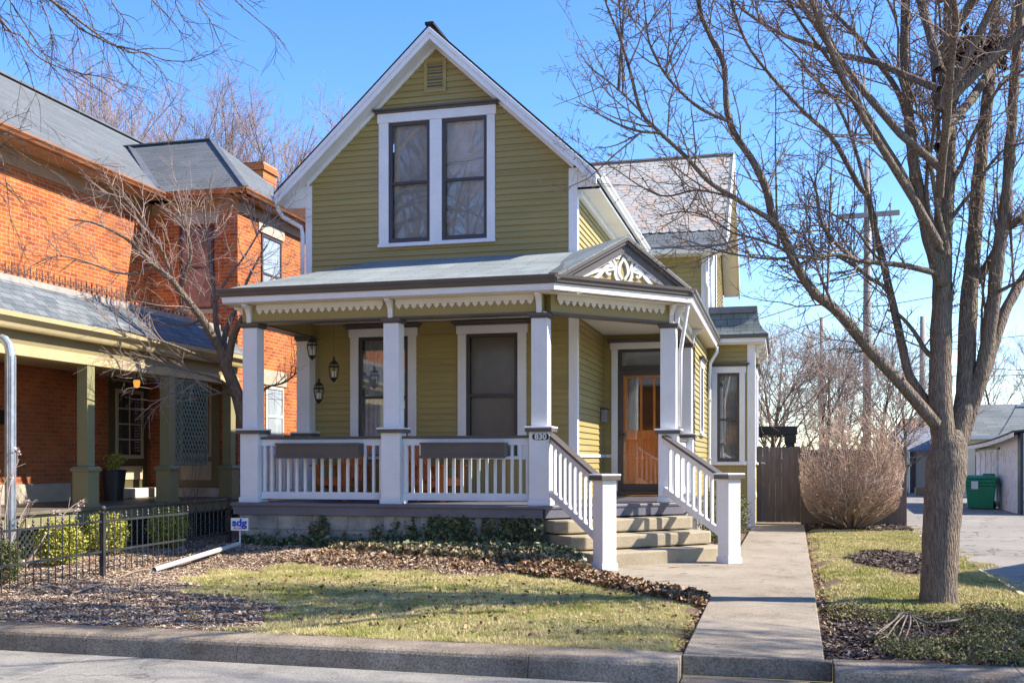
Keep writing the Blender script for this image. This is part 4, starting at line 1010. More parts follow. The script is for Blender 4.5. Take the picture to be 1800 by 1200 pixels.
# loose downspout lying on the mulch
def P3(u, v, z=None):
    x, y = on_z(u, v, -.1 if z is None else z); return (x, y, float(gz(np.float64(x), np.float64(y))))
a = Vector(P3(271, 994)); b_ = Vector(P3(420, 963, -.03)); a.z += .05; b_.z += .06
t = MB(); 
pts = [a + (b_-a)*(i/24) for i in range(25)]
t.tube(pts, .038, 10, cap=False); t.tube(pts, .034, 10, cap=False)
o = t.build('fallen_downspout', simple('weathered_white_gutter', (.55, .55, .55), .5, .25, 3, col2=(.45, .41, .38)), None, bev=0)
tag(o, 'long white downspout pipe lying loose on the mulch beside the iron fence', 'downspout')
dl = (b_-a).normalized(); sd = dl.cross(Vector((0, 0, 1))).normalized()
m = MB(); m.add([tuple(a + sd*-.039 + Vector((0, 0, .012))), tuple(b_ + sd*-.039 + Vector((0, 0, .012))), tuple(b_ + sd*-.02 + Vector((0, 0, .0385))), tuple(a + sd*-.02 + Vector((0, 0, .0385)))], [(0, 1, 2, 3)])
m.build('rusty_strip', simple('rust', (.30, .11, .05), .8, .3, 6), o, local=True)
# ------------------------------------------------------------------ the brick house on the left
BH = empty('brick_house', (-13.3, 18.0, 0), 'orange red brick house with grey roof, olive porch posts and iron roof cresting', 'house')
BC1, BC2, BMO = (.66, .19, .036), (.36, .08, .026), (.58, .33, .19)
M['brick_y'] = brickmat('orange_brick_side', 'yz', BC1, BC2, BMO, .215, .076, .007, var=.42)
M['brick_x'] = brickmat('orange_brick_front', 'xz', BC1, BC2, BMO, .215, .076, .008, var=.3)
BR1, BR2 = (.30, .10, .055), (.20, .065, .04)
M['brick_low'] = brickmat('darker_porch_brick', 'yz', (.60, .175, .06), (.42, .115, .048), (.48, .28, .17), .225, .082, .007, var=.35)
M['brick_lowx'] = brickmat('darker_porch_brick_front', 'xz', (.60, .175, .06), (.42, .115, .048), (.48, .28, .17), .225, .082, .007, var=.35)
M['greyroof_y'] = brickmat('grey_shingle_side', 'yz', (.135, .145, .15), (.175, .185, .19), (.075, .08, .085), 1.1, .115, .007, 1.66, .9, .5, .2)
M['greyroof_x'] = brickmat('grey_shingle_front', 'xz', (.135, .145, .15), (.175, .185, .19), (.075, .08, .085), 1.1, .115, .007, 1.6, .9, .5, .2)
M['porchslate'] = brickmat('blue_grey_slate', 'yz', (.13, .15, .165), (.23, .245, .25), (.05, .05, .055), .25, .15, .006, 1.5, .7, .6, .35, 3)
M['tan'] = simple('tan_trim', (.46, .37, .20), .5, .1, 2)
M['copper'] = simple('copper_gutter', (.33, .135, .055), .45, .25, 2.5, metal=.3, col2=(.38, .17, .08))
M['postolive'] = simple('olive_grey_post', (.23, .21, .105), .5, .1, 2)
M['palelintel'] = simple('stone_lintel', (.42, .36, .28), .8, .2, 3, .4, 40)
M['dkglass'] = simple('dark_window_glass', (.035, .035, .045), .06, .3, 1.5, spec=.9)
M['pinkglass'] = simple('pink_curtain_window', (.21, .12, .11), .10, .35, 2.2, spec=.8, col2=(.24, .14, .13))
M['skyglass'] = simple('painted_sky_curtain_pane', (.30, .34, .38), .05, .3, 2.2, spec=1.0, stretch=(1, 8, .4))  # sky reflection and curtain painted into one pale pane colour
BX0, BXB, BYF = -13.3, -11.2, 20.1; Y0B, Y1B = -2.0, 40.0; FZ = .60; BE = 7.05
w_ = MB(); w_.box(BX0-8, BX0, Y0B, BYF, 3.2, BE); w_.build('wall', M['brick_y'], BH)
w_ = MB(); w_.box(BX0-8, BX0, Y0B, BYF, -.3, 3.2); w_.build('porch_wall', M['brick_low'], BH)
w_ = MB(); w_.mat(0).box(BX0-3, BXB, BYF+.002, 24.0, -.3, BE); 
bo = w_.build('projecting_bay', M['brick_y'], BH)
# front face of the bay laid as its own skin so that its courses run along it
w_ = MB(); w_.box(BX0, BXB-.002, BYF-.02, BYF+.001, 3.2, BE); w_.build('bay_front', M['brick_x'], BH)
w_ = MB(); w_.box(BX0, BXB-.002, BYF-.02, BYF+.001, -.3, 3.198); w_.build('bay_front_below', M['brick_lowx'], BH)
w_ = MB(); w_.box(BX0-8, BX0-.01, 24.0, Y1B, -.3, BE); w_.build('rear_wall', M['brick_y'], BH)
# roof
RX, RZ = -16.5, 9.8; EX = -12.75
r = MB(); r.slab([(EX, Y0B, BE+.02), (EX, Y1B, BE+.02), (RX, Y1B, RZ), (RX, Y0B, RZ)], .08); r.slab([(RX, Y0B, RZ), (RX, Y1B, RZ), (RX-5, Y1B, RZ-3.6), (RX-5, Y0B, RZ-3.6)], .08)
ro = r.build('main_roof', M['greyroof_y'], BH)
BRY, BRZ, BRX = 22.0, 8.9, -12.95; be, bye = -10.85, 19.72
r = MB(); tl = (RX+1.0, BRY, BRZ)
r.slab([(-13.2, bye, BE+.03), (be, bye, BE+.03), (BRX, BRY, BRZ), (-15.4, BRY, BRZ), (-13.05, bye, BE+.1)][:4], .08)
r.build('bay_roof', M['greyroof_x'], BH)
r = MB(); r.slab([(be, bye, BE+.03), (be, 24.35, BE+.03), (BRX, 22.1, BRZ), (BRX, BRY, BRZ)], .08); r.slab([(be, 24.35, BE+.03), (-13.2, 24.35, BE+.03), (-15.4, 22.1, BRZ), (BRX, 22.1, BRZ)], .08); r.build('bay_side_roof', M['greyroof_y'], BH)
r = MB(); r.beam((BRX, BRY, BRZ+.015), (be+.02, bye+.02, BE+.05), .12, .03); r.beam((-15.3, BRY, BRZ+.015), (BRX, BRY, BRZ+.015), .14, .03); r.beam((-13.0, bye+.1, BE+.19), (-15.1, BRY, BRZ+.0), .16, .03); r.build('ridge_and_valley_strip', M['valley'], BH)
r = MB(); r.beam((RX, Y0B, RZ+.02), (RX, Y1B, RZ+.02), .2, .05); r.build('ridge_cap', M['valley'], BH)
c = MB(); gutter(c, (EX-.02, Y0B, BE-.09), (EX-.02, bye-.0, BE-.09), (1, 0, 0)); gutter(c, (-12.63, bye+.02, BE-.08), (be+.1, bye+.02, BE-.08), (0, -1, 0)); gutter(c, (be-.02, bye-.1, BE-.08), (be-.02, 24.3, BE-.08), (1, 0, 0)); c.build('copper_gutter', M['copper'], BH)
c = MB(); c.box(BX0, EX-.03, Y0B, BYF-.03, BE-.11, BE-.07); c.box(BX0, BX0+.05, Y0B, BYF-.03, BE-.42, BE-.111); c.box(BX0+.06, be-.03, bye+.03, BYF-.025, BE-.11, BE-.07); c.box(BXB, be-.03, bye+.03, 24.3, BE-.112, BE-.072); c.box(BX0+.06, BXB+.05, BYF-.06, BYF-.022, BE-.35, BE-.111); c.box(BXB+.001, BXB+.05, BYF-.02, 24, BE-.35, BE-.113); c.build('eave_soffit', simple('brown_tan_soffit', (.33, .20, .10), .5, .15, 2), BH)
# chimney
c = MB(); c.box(-14.75, -14.1, 26.7, 27.5, 7.5, 9.55); co_ = c.build('chimney', M['brick_x'], BH)
c = MB(); c.box(-14.81, -14.04, 26.64, 27.56, 9.55, 9.66); c.box(-14.77, -14.08, 26.68, 27.52, 9.66, 9.78); c.build('chimney_cap', M['brick_x'], co_)
# windows and doors of the brick house
def bwindow(name, fn, s0, s1, z0, z1, pane, frame, lintel=True, mid=True, parent=BH, deep=.0):
    m = MB(); w = .055
    fbox(m, fn, s0, s0+w, z0, z1, 0, .035); fbox(m, fn, s1-w, s1, z0, z1, 0, .035); fbox(m, fn, s0+w, s1-w, z0, z0+w, 0, .034); fbox(m, fn, s0+w, s1-w, z1-w, z1, 0, .034)
    if mid: fbox(m, fn, s0+w, s1-w, (z0+z1)/2-.025, (z0+z1)/2+.025, 0, .03)
    o = m.build(name, frame, parent, bev=.004)
    p = MB(); fbox(p, fn, s0+w-.003, s1-w+.003, z0+w-.003, z1-w+.003, .002, .012); p.build('pane', pane, o)
    if lintel:
        l_ = MB(); fbox(l_, fn, s0-.14, s1+.14, z1+.03, z1+.36, 0, .035); l_.build('lintel', M['palelintel'], o, bev=.006)
        l_ = MB(); fbox(l_, fn, s0-.1, s1+.1, z0-.1, z0-.002, 0, .06); l_.build('sill', M['palelintel'], o, bev=.006)
    return o
bf = FRONT(BYF-.02); bsd = RIGHT(BXB)
dkf = simple('dark_brown_frame', (.07, .045, .05), .4, .1)
bwindow('bay_window', bf, -12.58, -11.76, 4.62, 6.42, M['pinkglass'], dkf)
bwindow('bay_side_window', bsd, 21.1, 22.05, 4.7, 6.42, M['skyglass'], dkf)
bwindow('lower_side_window', bsd, 21.3, 22.15, 1.7, 3.05, M['skyglass'], M['cream'])
# glazed door in the porch wall (eight lights) and its transom
bd = RIGHT(BX0); tanf = simple('pale_tan_paint', (.48, .40, .29), .5, .08)
dkolive = simple('dark_olive_paint', (.085, .075, .038), .5, .1)
m = MB(); fbox(m, bd, 18.60, 19.92, .80, 3.35, 0, .03); do = m.build('door', dkolive, BH, bev=.004)
m = MB()
for a, b2 in ((18.78, 18.86), (19.66, 19.74)): fbox(m, bd, a, b2, 1.42, 2.86, .031, .055)
fbox(m, bd, 18.86, 19.66, 1.42, 1.50, .031, .054); fbox(m, bd, 18.86, 19.66, 2.78, 2.86, .031, .054); fbox(m, bd, 19.245, 19.275, 1.50, 2.78, .031, .05)
for k in range(1, 4): fbox(m, bd, 18.86, 19.66, 1.50+k*.32-.015, 1.50+k*.32+.015, .031, .048)
fbox(m, bd, 18.80, 19.72, .98, 1.26, .031, .045); m.build('glazing_bars', tanf, do, bev=.003)
m = MB(); fbox(m, bd, 18.86, 19.66, 1.50, 2.78, .031, .036); m.build('pane', M['dkglass'], do)
m = MB(); fbox(m, bd, 19.44, 19.62, 1.55, 2.72, .0362, .038); m.build('blind', brickmat('slatted_blind', 'yz', (.5, .5, .5), (.5, .5, .5), (.08, .08, .08), 3, .06, .022), do)
m = MB(); fbox(m, bd, 18.66, 19.86, 3.02, 3.06, .031, .05); fbox(m, bd, 18.66, 18.71, 3.06, 3.34, .031, .05); fbox(m, bd, 19.81, 19.86, 3.06, 3.34, .031, .05); m.build('transom_frame', tanf, do)
m = MB(); fbox(m, bd, 18.71, 19.81, 3.06, 3.34, .031, .035); m.build('transom_pane', M['dkglass'], do)
m = MB(); fbox(m, bd, 18.70, 20.0, FZ+.005, .80, .0, .36); m.build('door_step', simple('pale_stone_step', (.62, .58, .50), .8, .2, 3, .4, 40), BH, bev=.01)
m = MB(); fbox(m, bf, -12.72, -11.62, .80, 3.25, 0, .03); d2 = m.build('door', simple('tan_olive_door_frame', (.22, .17, .085), .5, .1), BH, bev=.004)
m = MB(); fbox(m, bf, -12.55, -11.80, .96, 1.36, .031, .05); m.build('door_panel', tanf, d2, bev=.004)
m = MB()
for a, b2 in ((-12.55, -12.49), (-11.86, -11.80)): fbox(m, bf, a, b2, 1.46, 3.0, .031, .055)
fbox(m, bf, -12.49, -11.86, 1.46, 1.52, .031, .054); fbox(m, bf, -12.49, -11.86, 2.94, 3.0, .031, .054); m.build('door_glass_frame', tanf, d2)
m = MB(); fbox(m, bf, -12.49, -11.86, 1.52, 2.94, .031, .036); m.build('pane', M['dkglass'], d2)
m = MB(); m.lathe([(.0, 0), (.03, 0), (.03, .03), (0, .03)], 0, 0, 8)
m = MB(); fbox(m, bf, -12.75, -11.35, FZ+.005, .80, .0, .30); m.build('door_step', simple('worn_stone_step', (.45, .38, .33), .8, .2, 3, .4, 40), BH, bev=.01)
m = MB(); fbox(m, bd, 14.3, 17.4, FZ, .95, 0, .04); m.build('stone_base', M['palelintel'], BH, bev=.01)
# porch
BPX = -11.28
m = MB(); m.box(BX0+.05, BPX+.22, Y0B, BYF-.03, FZ-.05, FZ); m.build('porch_floor', simple('olive_brown_deck', (.15, .13, .095), .5, .2, 2), BH, bev=.008)
m = MB(); m.box(BPX+.10, BPX+.16, Y0B, BYF-.03, FZ-.24, FZ-.052); m.build('porch_skirt', M['postolive'], BH)
m = MB(); y = 8.0
while y < 19.9:
    for dy in (-.44, .44): m.beam((BPX+.06 + (.006 if dy > 0 else 0), y, -.10), (BPX+.06 + (.006 if dy > 0 else 0), y+dy, .36), .006, .035, (1, 0, 0))
    y += .11
m.build('porch_lattice', simple('dark_green_lattice', (.05, .065, .05), .6, .1), BH)
m = MB(); m.box(BPX-.1, BPX+.0, Y0B, BYF-.03, -.3, .35); m.build('porch_shade_panel', M['dark'], BH)  # near-black panel painted as the shade under the porch, behind the lattice
for y in (8.0, 12.8, 15.17, 17.57, 19.86):
    m = MB(); m.cbox(BPX, y, .33, .33, FZ+.001, FZ+.06); m.cbox(BPX, y, .30, .30, FZ+.06, 1.20); m.cbox(BPX, y, .36, .36, 1.20, 1.235); m.cbox(BPX, y, .37, .37, 1.235, 1.28, 0, .30, .30); m.cbox(BPX, y, .20, .20, 1.28, 2.97)
    m.build('porch_post', M['postolive'], BH, bev=.006)
m = MB(); m.box(BPX-.12, BPX+.12, Y0B, BYF-.03, 2.97, 3.14); m.build('porch_beam', M['tan'], BH, bev=.006)
m = MB(); m.box(BPX-.10, BPX+.09, Y0B, BYF-.03, 3.142, 3.34); m.build('porch_frieze', simple('brown_olive_frieze', (.23, .18, .09), .5, .1), BH)
c = MB(); prof = [(0, 3.342), (.20, 3.342), (.22, 3.37), (.24, 3.42), (.29, 3.47), (.33, 3.50), (.34, 3.57), (.0, 3.60)]
c.prism(prof, lambda a, b_, d: (BPX+.04+a, d, b_), Y0B, BYF-.03); c.build('porch_cornice', M['tan'], BH)
c = MB(); c.slab([(BPX+.36, Y0B, 3.585), (BPX+.36, BYF-.03, 3.585), (-11.62, BYF-.03, 4.20), (-11.62, Y0B, 4.20)], .05); c.build('porch_slates', M['porchslate'], BH)
c = MB(); c.slab([(-11.60, Y0B, 4.215), (-11.60, BYF-.03, 4.215), (BX0, BYF-.03, 4.28), (BX0, Y0B, 4.28)], .03); c.beam((-11.60, Y0B, 4.21), (-11.60, BYF-.03, 4.21), .06, .10); c.build('porch_flat_roof', M['flash'], BH)
c = MB(); c.box(BX0+.05, BPX-.1, Y0B, BYF-.03, 3.1, 3.14); c.build('porch_ceiling', M['tan'], BH)
# iron cresting along the porch roof
c = MB(); X = -11.66; zb = 4.26; c.beam((X, Y0B, zb+.02), (X, BYF-.05, zb+.02), .012, .014); c.beam((X, Y0B, zb+.12), (X, BYF-.05, zb+.12), .010, .012)
y = 8.0
while y < 20.0:
    c.beam((X, y, zb), (X, y, zb+.17), .010, .012, (0, 1, 0)); c.prism([(-.026, zb+.165), (0, zb+.15), (.026, zb+.165), (.012, zb+.18), (0, zb+.225), (-.012, zb+.18)], lambda a, b_, d: (X+d, y+a, b_), -.004, .004)
    for k in range(6):
        a0, a1 = math.pi*k/6, math.pi*(k+1)/6
        c.beam((X, y+.07+.055*math.cos(a0), zb+.03+.075*math.sin(a0)), (X, y+.07+.055*math.cos(a1), zb+.03+.075*math.sin(a1)), .008, .010, (1, 0, 0))
    c.beam((X, y+.07, zb+.05), (X, y+.07, zb+.16), .008, .008, (0, 1, 0)); y += .14
c.build('iron_cresting', simple('rusty_iron', (.10, .055, .04), .7, .3, 8), BH)
# hanging lattice screen
m = MB(); y0, y1, z0, z1 = 17.72, 18.86, 1.30, 2.93; X = BPX+.06
for a, b2 in (((y0, z0), (y1, z0)), ((y0, z1), (y1, z1)), ((y0, z0), (y0, z1)), ((y1, z0), (y1, z1))): m.beam((X, a[0], a[1]), (X, b2[0], b2[1]), .035 if a[1] != b2[1] else .045, .045, (1, 0, 0) if a[1] == b2[1] else (0, 1, 0))
lt = tag(m.build('lattice_screen', simple('grey_green_frame', (.15, .15, .10), .5, .1), None), 'dark green diagonal lattice screen in a frame between two olive porch posts', 'lattice screen')
m = MB()
for s, dx in ((1, -.006), (-1, .006)):
    k = -1.7
    while k < 2.9:
        # line z = z0 + 1.55*(y-y0)*s + k
        P = []
        for (yy) in (y0, y1):
            P.append((yy, z0 + 1.55*(yy-y0)*s + k + (0 if s > 0 else 1.0)))
        (ya, za), (yb, zb_) = P
        def clip(ya, za, yb, zb_):
            t0, t1 = 0, 1; dz = zb_-za
            for lim, sg in ((z0, 1), (z1, -1)):
                if abs(dz) < 1e-9: continue
                t = (lim-za)/dz
                if (dz > 0) == (sg > 0): t0 = max(t0, t)
                else: t1 = min(t1, t)
            return (t0, t1) if t1 > t0 else None
        r_ = clip(ya, za, yb, zb_)
        if r_:
            A = (X+dx, ya+(yb-ya)*r_[0], za+(zb_-za)*r_[0]); B = (X+dx, ya+(yb-ya)*r_[1], za+(zb_-za)*r_[1])
            m.beam(A, B, .006, .036, (1, 0, 0)) if False else m.beam(A, B, .036, .008, (1, 0, 0))
        k += .17
m.build('lattice', simple('green_lattice_paint', (.13, .20, .16), .5, .15), lt, local=True)
# porch lamp that is lit
lx, ly, lz = -12.2, 17.95, 2.95
t = empty('porch_lamp', (lx, ly, lz), 'small lit amber ceiling lamp on the brick house porch', 'lamp')
m = MB(); m.lathe([(.02, lz-.15), (.05, lz-.13), (.065, lz-.05), (.06, lz+.0), (.0, lz+.0)], lx, ly, 12)
gm, n_, l_, b = new_mat('amber_lamp_glass'); b.inputs["Base Color"].default_value = (.8, .35, .06, 1); b.inputs["Emission Color"].default_value = (1, .42, .08, 1); b.inputs["Emission Strength"].default_value = .45
m.build('shade', gm, t, smooth=True)
m = MB(); m.lathe([(.05, lz), (.06, lz+.02), (.02, lz+.03), (.02, lz+.15)], lx, ly, 12); m.build('fitting', M['darkmetal'], t)
# black letter box beside the porch
m = MB(); m.box(BX0+.001, BX0+.14, 14.0, 15.55, 2.02, 2.26); t = tag(m.build('wall_letterbox', M['black'], None, bev=.01), 'long black box fixed to the shaded brick porch wall behind the grey downpipe', 'letterbox')
m = MB(); m.prism([(.05*math.cos(2*math.pi*k/14), .055*math.sin(2*math.pi*k/14)) for k in range(14)], lambda a, b_, d: (BX0+.141+d, 15.1+a, 2.14+b_), 0, .02); m.build('round_dial', M['tan'], t, local=True)
# potted plant by the door
pxx, pyy = -12.55, 17.72
t = empty('potted_plant', (pxx, pyy, FZ), 'tall black planter with a little green shrub beside the glazed door', 'potted plant')
m = MB(); m.lathe([(.0, FZ+.002), (.17, FZ+.002), (.225, FZ+.55), (.235, FZ+.60), (.205, FZ+.60), (.195, FZ+.55), (.0, FZ+.54)], pxx, pyy, 20); m.build('planter', simple('black_planter', (.03, .03, .032), .4, .2, 3), t)
# galvanised downpipe at the near corner of the porch
dx_, dy_ = -10.86, 12.9
m = MB(); m.tube([(dx_-.16, dy_, 3.16), (dx_-.1, dy_, 3.14), (dx_-.03, dy_, 3.06), (dx_, dy_, 2.93), (dx_, dy_, .05), (dx_+.05, dy_-.05, -.02), (dx_+.22, dy_-.22, -.09)], .068, 12)
for k in range(8):
    a = 2*math.pi*k/8; m.beam((dx_+.069*math.cos(a), dy_+.069*math.sin(a), 2.9), (dx_+.069*math.cos(a), dy_+.069*math.sin(a), .1), .012, .012, (1, 0, 0))
tag(m.build('galvanised_downpipe', M['galv'], None, smooth=False), 'galvanised round downpipe bent at the top, at the left edge before the brick porch', 'downpipe')
# ------------------------------------------------------------------ branches as tapered tubes, built in batches
def tubes_arrays(polys):
    """polys: list of (pts Nx3, radii N, sides) -> verts, quads"""
    groups = {}
    for p, r, s in polys: groups.setdefault((len(p), s), []).append((p, r))
    VV = []; FF = []; base = 0
    for (n, s), lst in groups.items():
        P = np.array([a for a, _ in lst], float); R = np.array([b for _, b in lst], float); mcount = len(lst)
        T = np.gradient(P, axis=1); T /= np.linalg.norm(T, axis=2, keepdims=True) + 1e-9
        mt = np.abs(T[:, :, 2].mean(1)); ref = np.where((mt > .85)[:, None], np.array([1., 0, 0]), np.array([0, 0, 1.]))
        A = np.cross(T, ref[:, None, :]); A /= np.linalg.norm(A, axis=2, keepdims=True) + 1e-9; B = np.cross(T, A)
        th = 2*np.pi*np.arange(s)/s
        ring = P[:, :, None, :] + R[:, :, None, None]*(A[:, :, None, :]*np.cos(th)[None, None, :, None] + B[:, :, None, :]*np.sin(th)[None, None, :, None])
        VV.append(ring.reshape(-1, 3))
        i = np.arange(n-1)[:, None]*s; k = np.arange(s)[None, :]; k2 = (k+1) % s
        q_ = np.stack([i+k, i+k2, i+s+k2, i+s+k], -1).reshape(-1, 4)
        FF.append((q_[None] + (base + np.arange(mcount)*n*s)[:, None, None]).reshape(-1, 4)); base += mcount*n*s
    return np.concatenate(VV), np.concatenate(FF)
def tube_obj(name, polys, mat, parent=None, local=False, smooth=True):
    V, F = tubes_arrays(polys); return np_mesh(name, V, F, mat, parent, local, smooth)
def catmull(pts, per=4):
    P = np.array(pts, float); n = len(P); out = []
    for i in range(n-1):
        p0, p1, p2, p3 = P[max(i-1, 0)], P[i], P[i+1], P[min(i+2, n-1)]
        for k in range(per):
            t = k/per; out.append(.5*((2*p1) + (p2-p0)*t + (2*p0-5*p1+4*p2-p3)*t*t + (3*p1-p0-3*p2+p3)*t**3))
    out.append(P[-1]); return np.array(out)
def unit(v): return v/(np.linalg.norm(v)+1e-9)
def perp(d, rng):
    a = rng.normal(size=3); a -= d*np.dot(a, d); return unit(a)
def wander(rng, p, d, L, n, bend, up):
    pts = [p]; st = L/n
    for i in range(n):
        d = unit(d + rng.normal(size=3)*bend + np.array([0, 0, up])); p = p + d*st; pts.append(p)
    return np.array(pts)
def sprout(rng, out, poly, rad, level, spec):
    """grow side shoots from a polyline; spec[level] = dict(n per metre, L, ang, bend, up, r, seg, sides)"""
    if level >= len(spec): return
    s = spec[level]; seg = np.linalg.norm(np.diff(poly, axis=0), axis=1); tot = seg.sum()
    cnt = rng.poisson(s['n']*tot); cum = np.concatenate([[0], np.cumsum(seg)])
    for _ in range(cnt):
        t = tot*(s.get('t0', .1) + (1-s.get('t0', .1))*rng.random()); i = min(np.searchsorted(cum, t)-1, len(seg)-1); i = max(i, 0)
        f = (t-cum[i])/(seg[i]+1e-9); p = poly[i]*(1-f) + poly[i+1]*f; d = unit(poly[i+1]-poly[i])
        ang = math.radians(rng.uniform(*s['ang'])); nd = unit(d*math.cos(ang) + perp(d, rng)*math.sin(ang) + np.array([0, 0, s.get('lift', 0)]))
        L = rng.uniform(*s['L'])*(1 - s.get('tap', .4)*t/tot); r0 = min(s['r'], (rad[i]*(1-f)+rad[i+1]*f)*.75); n = s['seg']
        q_ = wander(rng, p, nd, L, n, s['bend'], s['up']); rr = np.linspace(r0, max(r0*s.get('tip', .45), s.get('rmin', .0016)), n+1)
        out.append((q_, rr, s['sides'])); sprout(rng, out, q_, rr, level+1, spec)

def barkmat(name, c1, c2, scale=30, bstr=1.0, stretch=(1, 1, .22), moss=None):
    m, n, l, b = new_mat(name); vec = coords(n, l, stretch)
    f = noise(n, l, vec, scale, 8, .65)
    v = n.new("ShaderNodeTexVoronoi"); v.inputs["Scale"].default_value = scale*2.2; l.new(vec, v.inputs["Vector"])
    c = ramp(n, l, f, [(.3, c1), (.7, c2)])
    c = mix(n, l, c, ramp(n, l, v.outputs["Distance"], [(.1, (1.0,)*3), (.6, (.6,)*3)]), 1.0, 'MULTIPLY')
    if moss: c = mix(n, l, c, moss, ramp(n, l, noise(n, l, vec, 2.5, 6), [(.55, (0, 0, 0)), (.75, (.6,)*3)]))
    l.new(c, b.inputs["Base Color"]); b.inputs["Roughness"].default_value = .9; b.inputs["Specular IOR Level"].default_value = .15
    mm = n.new("ShaderNodeMath"); mm.operation = 'SUBTRACT'; l.new(f, mm.inputs[0]); l.new(v.outputs["Distance"], mm.inputs[1])
    bump(n, l, b, mm.outputs[0], bstr, .03); return m
M['bark'] = barkmat('grey_brown_bark', (.20, .15, .115), (.43, .34, .265), moss=(.16, .16, .06))
M['twig'] = simple('grey_brown_twig', (.16, .112, .085), .8, .2, 2.0, col2=(.24, .17, .13))
M['twig_dark'] = simple('dark_brown_twig', (.085, .060, .052), .8, .2, 2.0)
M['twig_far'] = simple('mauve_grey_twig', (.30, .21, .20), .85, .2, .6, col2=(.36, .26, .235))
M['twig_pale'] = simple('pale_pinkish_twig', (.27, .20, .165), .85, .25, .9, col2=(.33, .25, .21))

# ------------------------------------------------------------------ the big multi-stemmed street tree
TD = 11.75                                # distance of its trunk along the view axis
def limb(pix, off0, off1, r0, r1, sides=10, per=4):
    """pixels of one limb, drawn at its own distance (off0 at its foot, off1 at its tip)"""
    n = len(pix); W = [at_depth(u, v, TD + off0 + (off1-off0)*(i/(n-1))**1.2) for i, (u, v) in enumerate(pix)]
    P = catmull(W, per); R = np.interp(np.linspace(0, 1, len(P)), [0, 1], [r0, r1])
    t = unit(P[1]-P[0]); P = np.concatenate([[P[0]-t*r0*.7, P[0]-t*r0*.4], P]); R = np.concatenate([[.001, r0*.75], R]); return (P, R, sides)
ST = empty('street_tree', (1.55, 11.5, float(base_z(11.5))), 'large bare street tree with several thick stems rising from one trunk beside the walk', 'tree')
rng = np.random.default_rng(21)
k_ = TD/FPX
trunk = []
tp = [(1650, 1100), (1650, 1075), (1650, 1040), (1652, 980), (1655, 920), (1660, 860), (1664, 815), (1668, 780), (1670, 755)]
tw = [48, 36, 31, 30, 31, 33, 34, 30, 17]
P = catmull([at_depth(u, v, TD) for u, v in tp], 5); R = np.interp(np.linspace(0, len(tw)-1, len(P)), range(len(tw)), tw)*k_
trunk.append((P, R, 28))
trunk.append(limb([(1663, 800), (1655, 735), (1653, 670), (1654, 600), (1656, 520), (1657, 450), (1660, 400), (1666, 320), (1668, 210), (1667, 100), (1670, 0), (1672, -160), (1668, -330)], -.03, .1, 22*k_, 6.5*k_, 16))
trunk.append(limb([(1672, 800), (1690, 735), (1697, 690), (1701, 580), (1707, 480), (1713, 413), (1720, 317), (1733, 200), (1743, 100), (1752, 0), (1762, -150), (1780, -300)], .02, .5, 19*k_, 5.5*k_, 16))
trunk.append(limb([(1680, 790), (1703, 725), (1716, 680), (1733, 620), (1745, 540), (1753, 463), (1763, 397), (1770, 333), (1777, 233), (1784, 133), (1792, 33), (1805, -120), (1825, -280)], .1, -.5, 15.5*k_, 5*k_, 14))
trunk.append(limb([(1712, 700), (1735, 640), (1760, 563), (1783, 515), (1810, 470), (1850, 380), (1890, 250), (1920, 80), (1940, -80)], .05, .7, 12*k_, 4*k_, 12))
trunk.append(limb([(1655, 500), (1641, 445), (1628, 400), (1615, 340), (1605, 280), (1597, 200), (1590, 100), (1592, 0), (1590, -140), (1580, -280)], -.05, -.5, 13*k_, 5*k_, 12))
limbs = []
def L(pix, o0, o1, r0, r1, s=8): limbs.append(limb(pix, o0, o1, r0*k_*.76, r1*k_*.75, s))
L([(1645, 745), (1613, 708), (1580, 670), (1533, 620), (1500, 580), (1467, 543), (1430, 513), (1400, 467), (1373, 406), (1359, 387), (1347, 333), (1323, 283), (1290, 233), (1277, 187), (1273, 117), (1250, 67), (1230, 17), (1222, -60), (1230, -140)], -.1, -1.5, 15, 3.0, 10)
L([(1362, 392), (1350, 383), (1300, 353), (1247, 320), (1207, 277), (1160, 233), (1127, 197), (1107, 123), (1087, 60), (1067, 10), (1050, -50)], -1.1, -1.7, 6.5, 1.6)
L([(1160, 233), (1130, 232), (1095, 222), (1060, 205), (1035, 190), (1012, 178)], -1.4, -1.9, 3, .8, 6)
L([(1278, 212), (1230, 190), (1185, 150), (1160, 115), (1140, 70), (1132, 0), (1120, -60)], -1.3, -.9, 4, 1.2, 6)
L([(1125, 195), (1095, 165), (1065, 140), (1040, 120), (1020, 95)], -1.45, -1.9, 2.4, .8, 6)
L([(1300, 352), (1262, 340), (1220, 335), (1170, 345), (1130, 330), (1085, 300), (1060, 285)], -1.1, -.6, 3, .9, 6)
L([(1640, 720), (1600, 663), (1587, 613), (1577, 567), (1563, 507), (1553, 463), (1537, 400), (1527, 350), (1510, 327), (1483, 277), (1460, 240), (1427, 210), (1400, 183), (1352, 130), (1312, 75), (1285, 0), (1270, -80)], .1, 1.2, 11, 2.6, 8)
L([(1525, 340), (1510, 285), (1496, 240), (1483, 207), (1467, 177), (1443, 147), (1420, 123), (1400, 97), (1352, 50), (1320, 0), (1300, -60)], .7, 1.5, 5, 1.5, 7)
L([(1618, 380), (1600, 333), (1580, 293), (1557, 257), (1533, 217), (1513, 187), (1487, 143), (1467, 117), (1433, 73), (1410, 43), (1385, 0), (1360, -60)], -.2, -1.0, 8, 2.2, 8)
L([(1603, 262), (1594, 205), (1575, 155), (1543, 110), (1510, 67), (1483, 40), (1457, 10), (1430, -50), (1410, -120)], -.3, .4, 8, 3, 8)
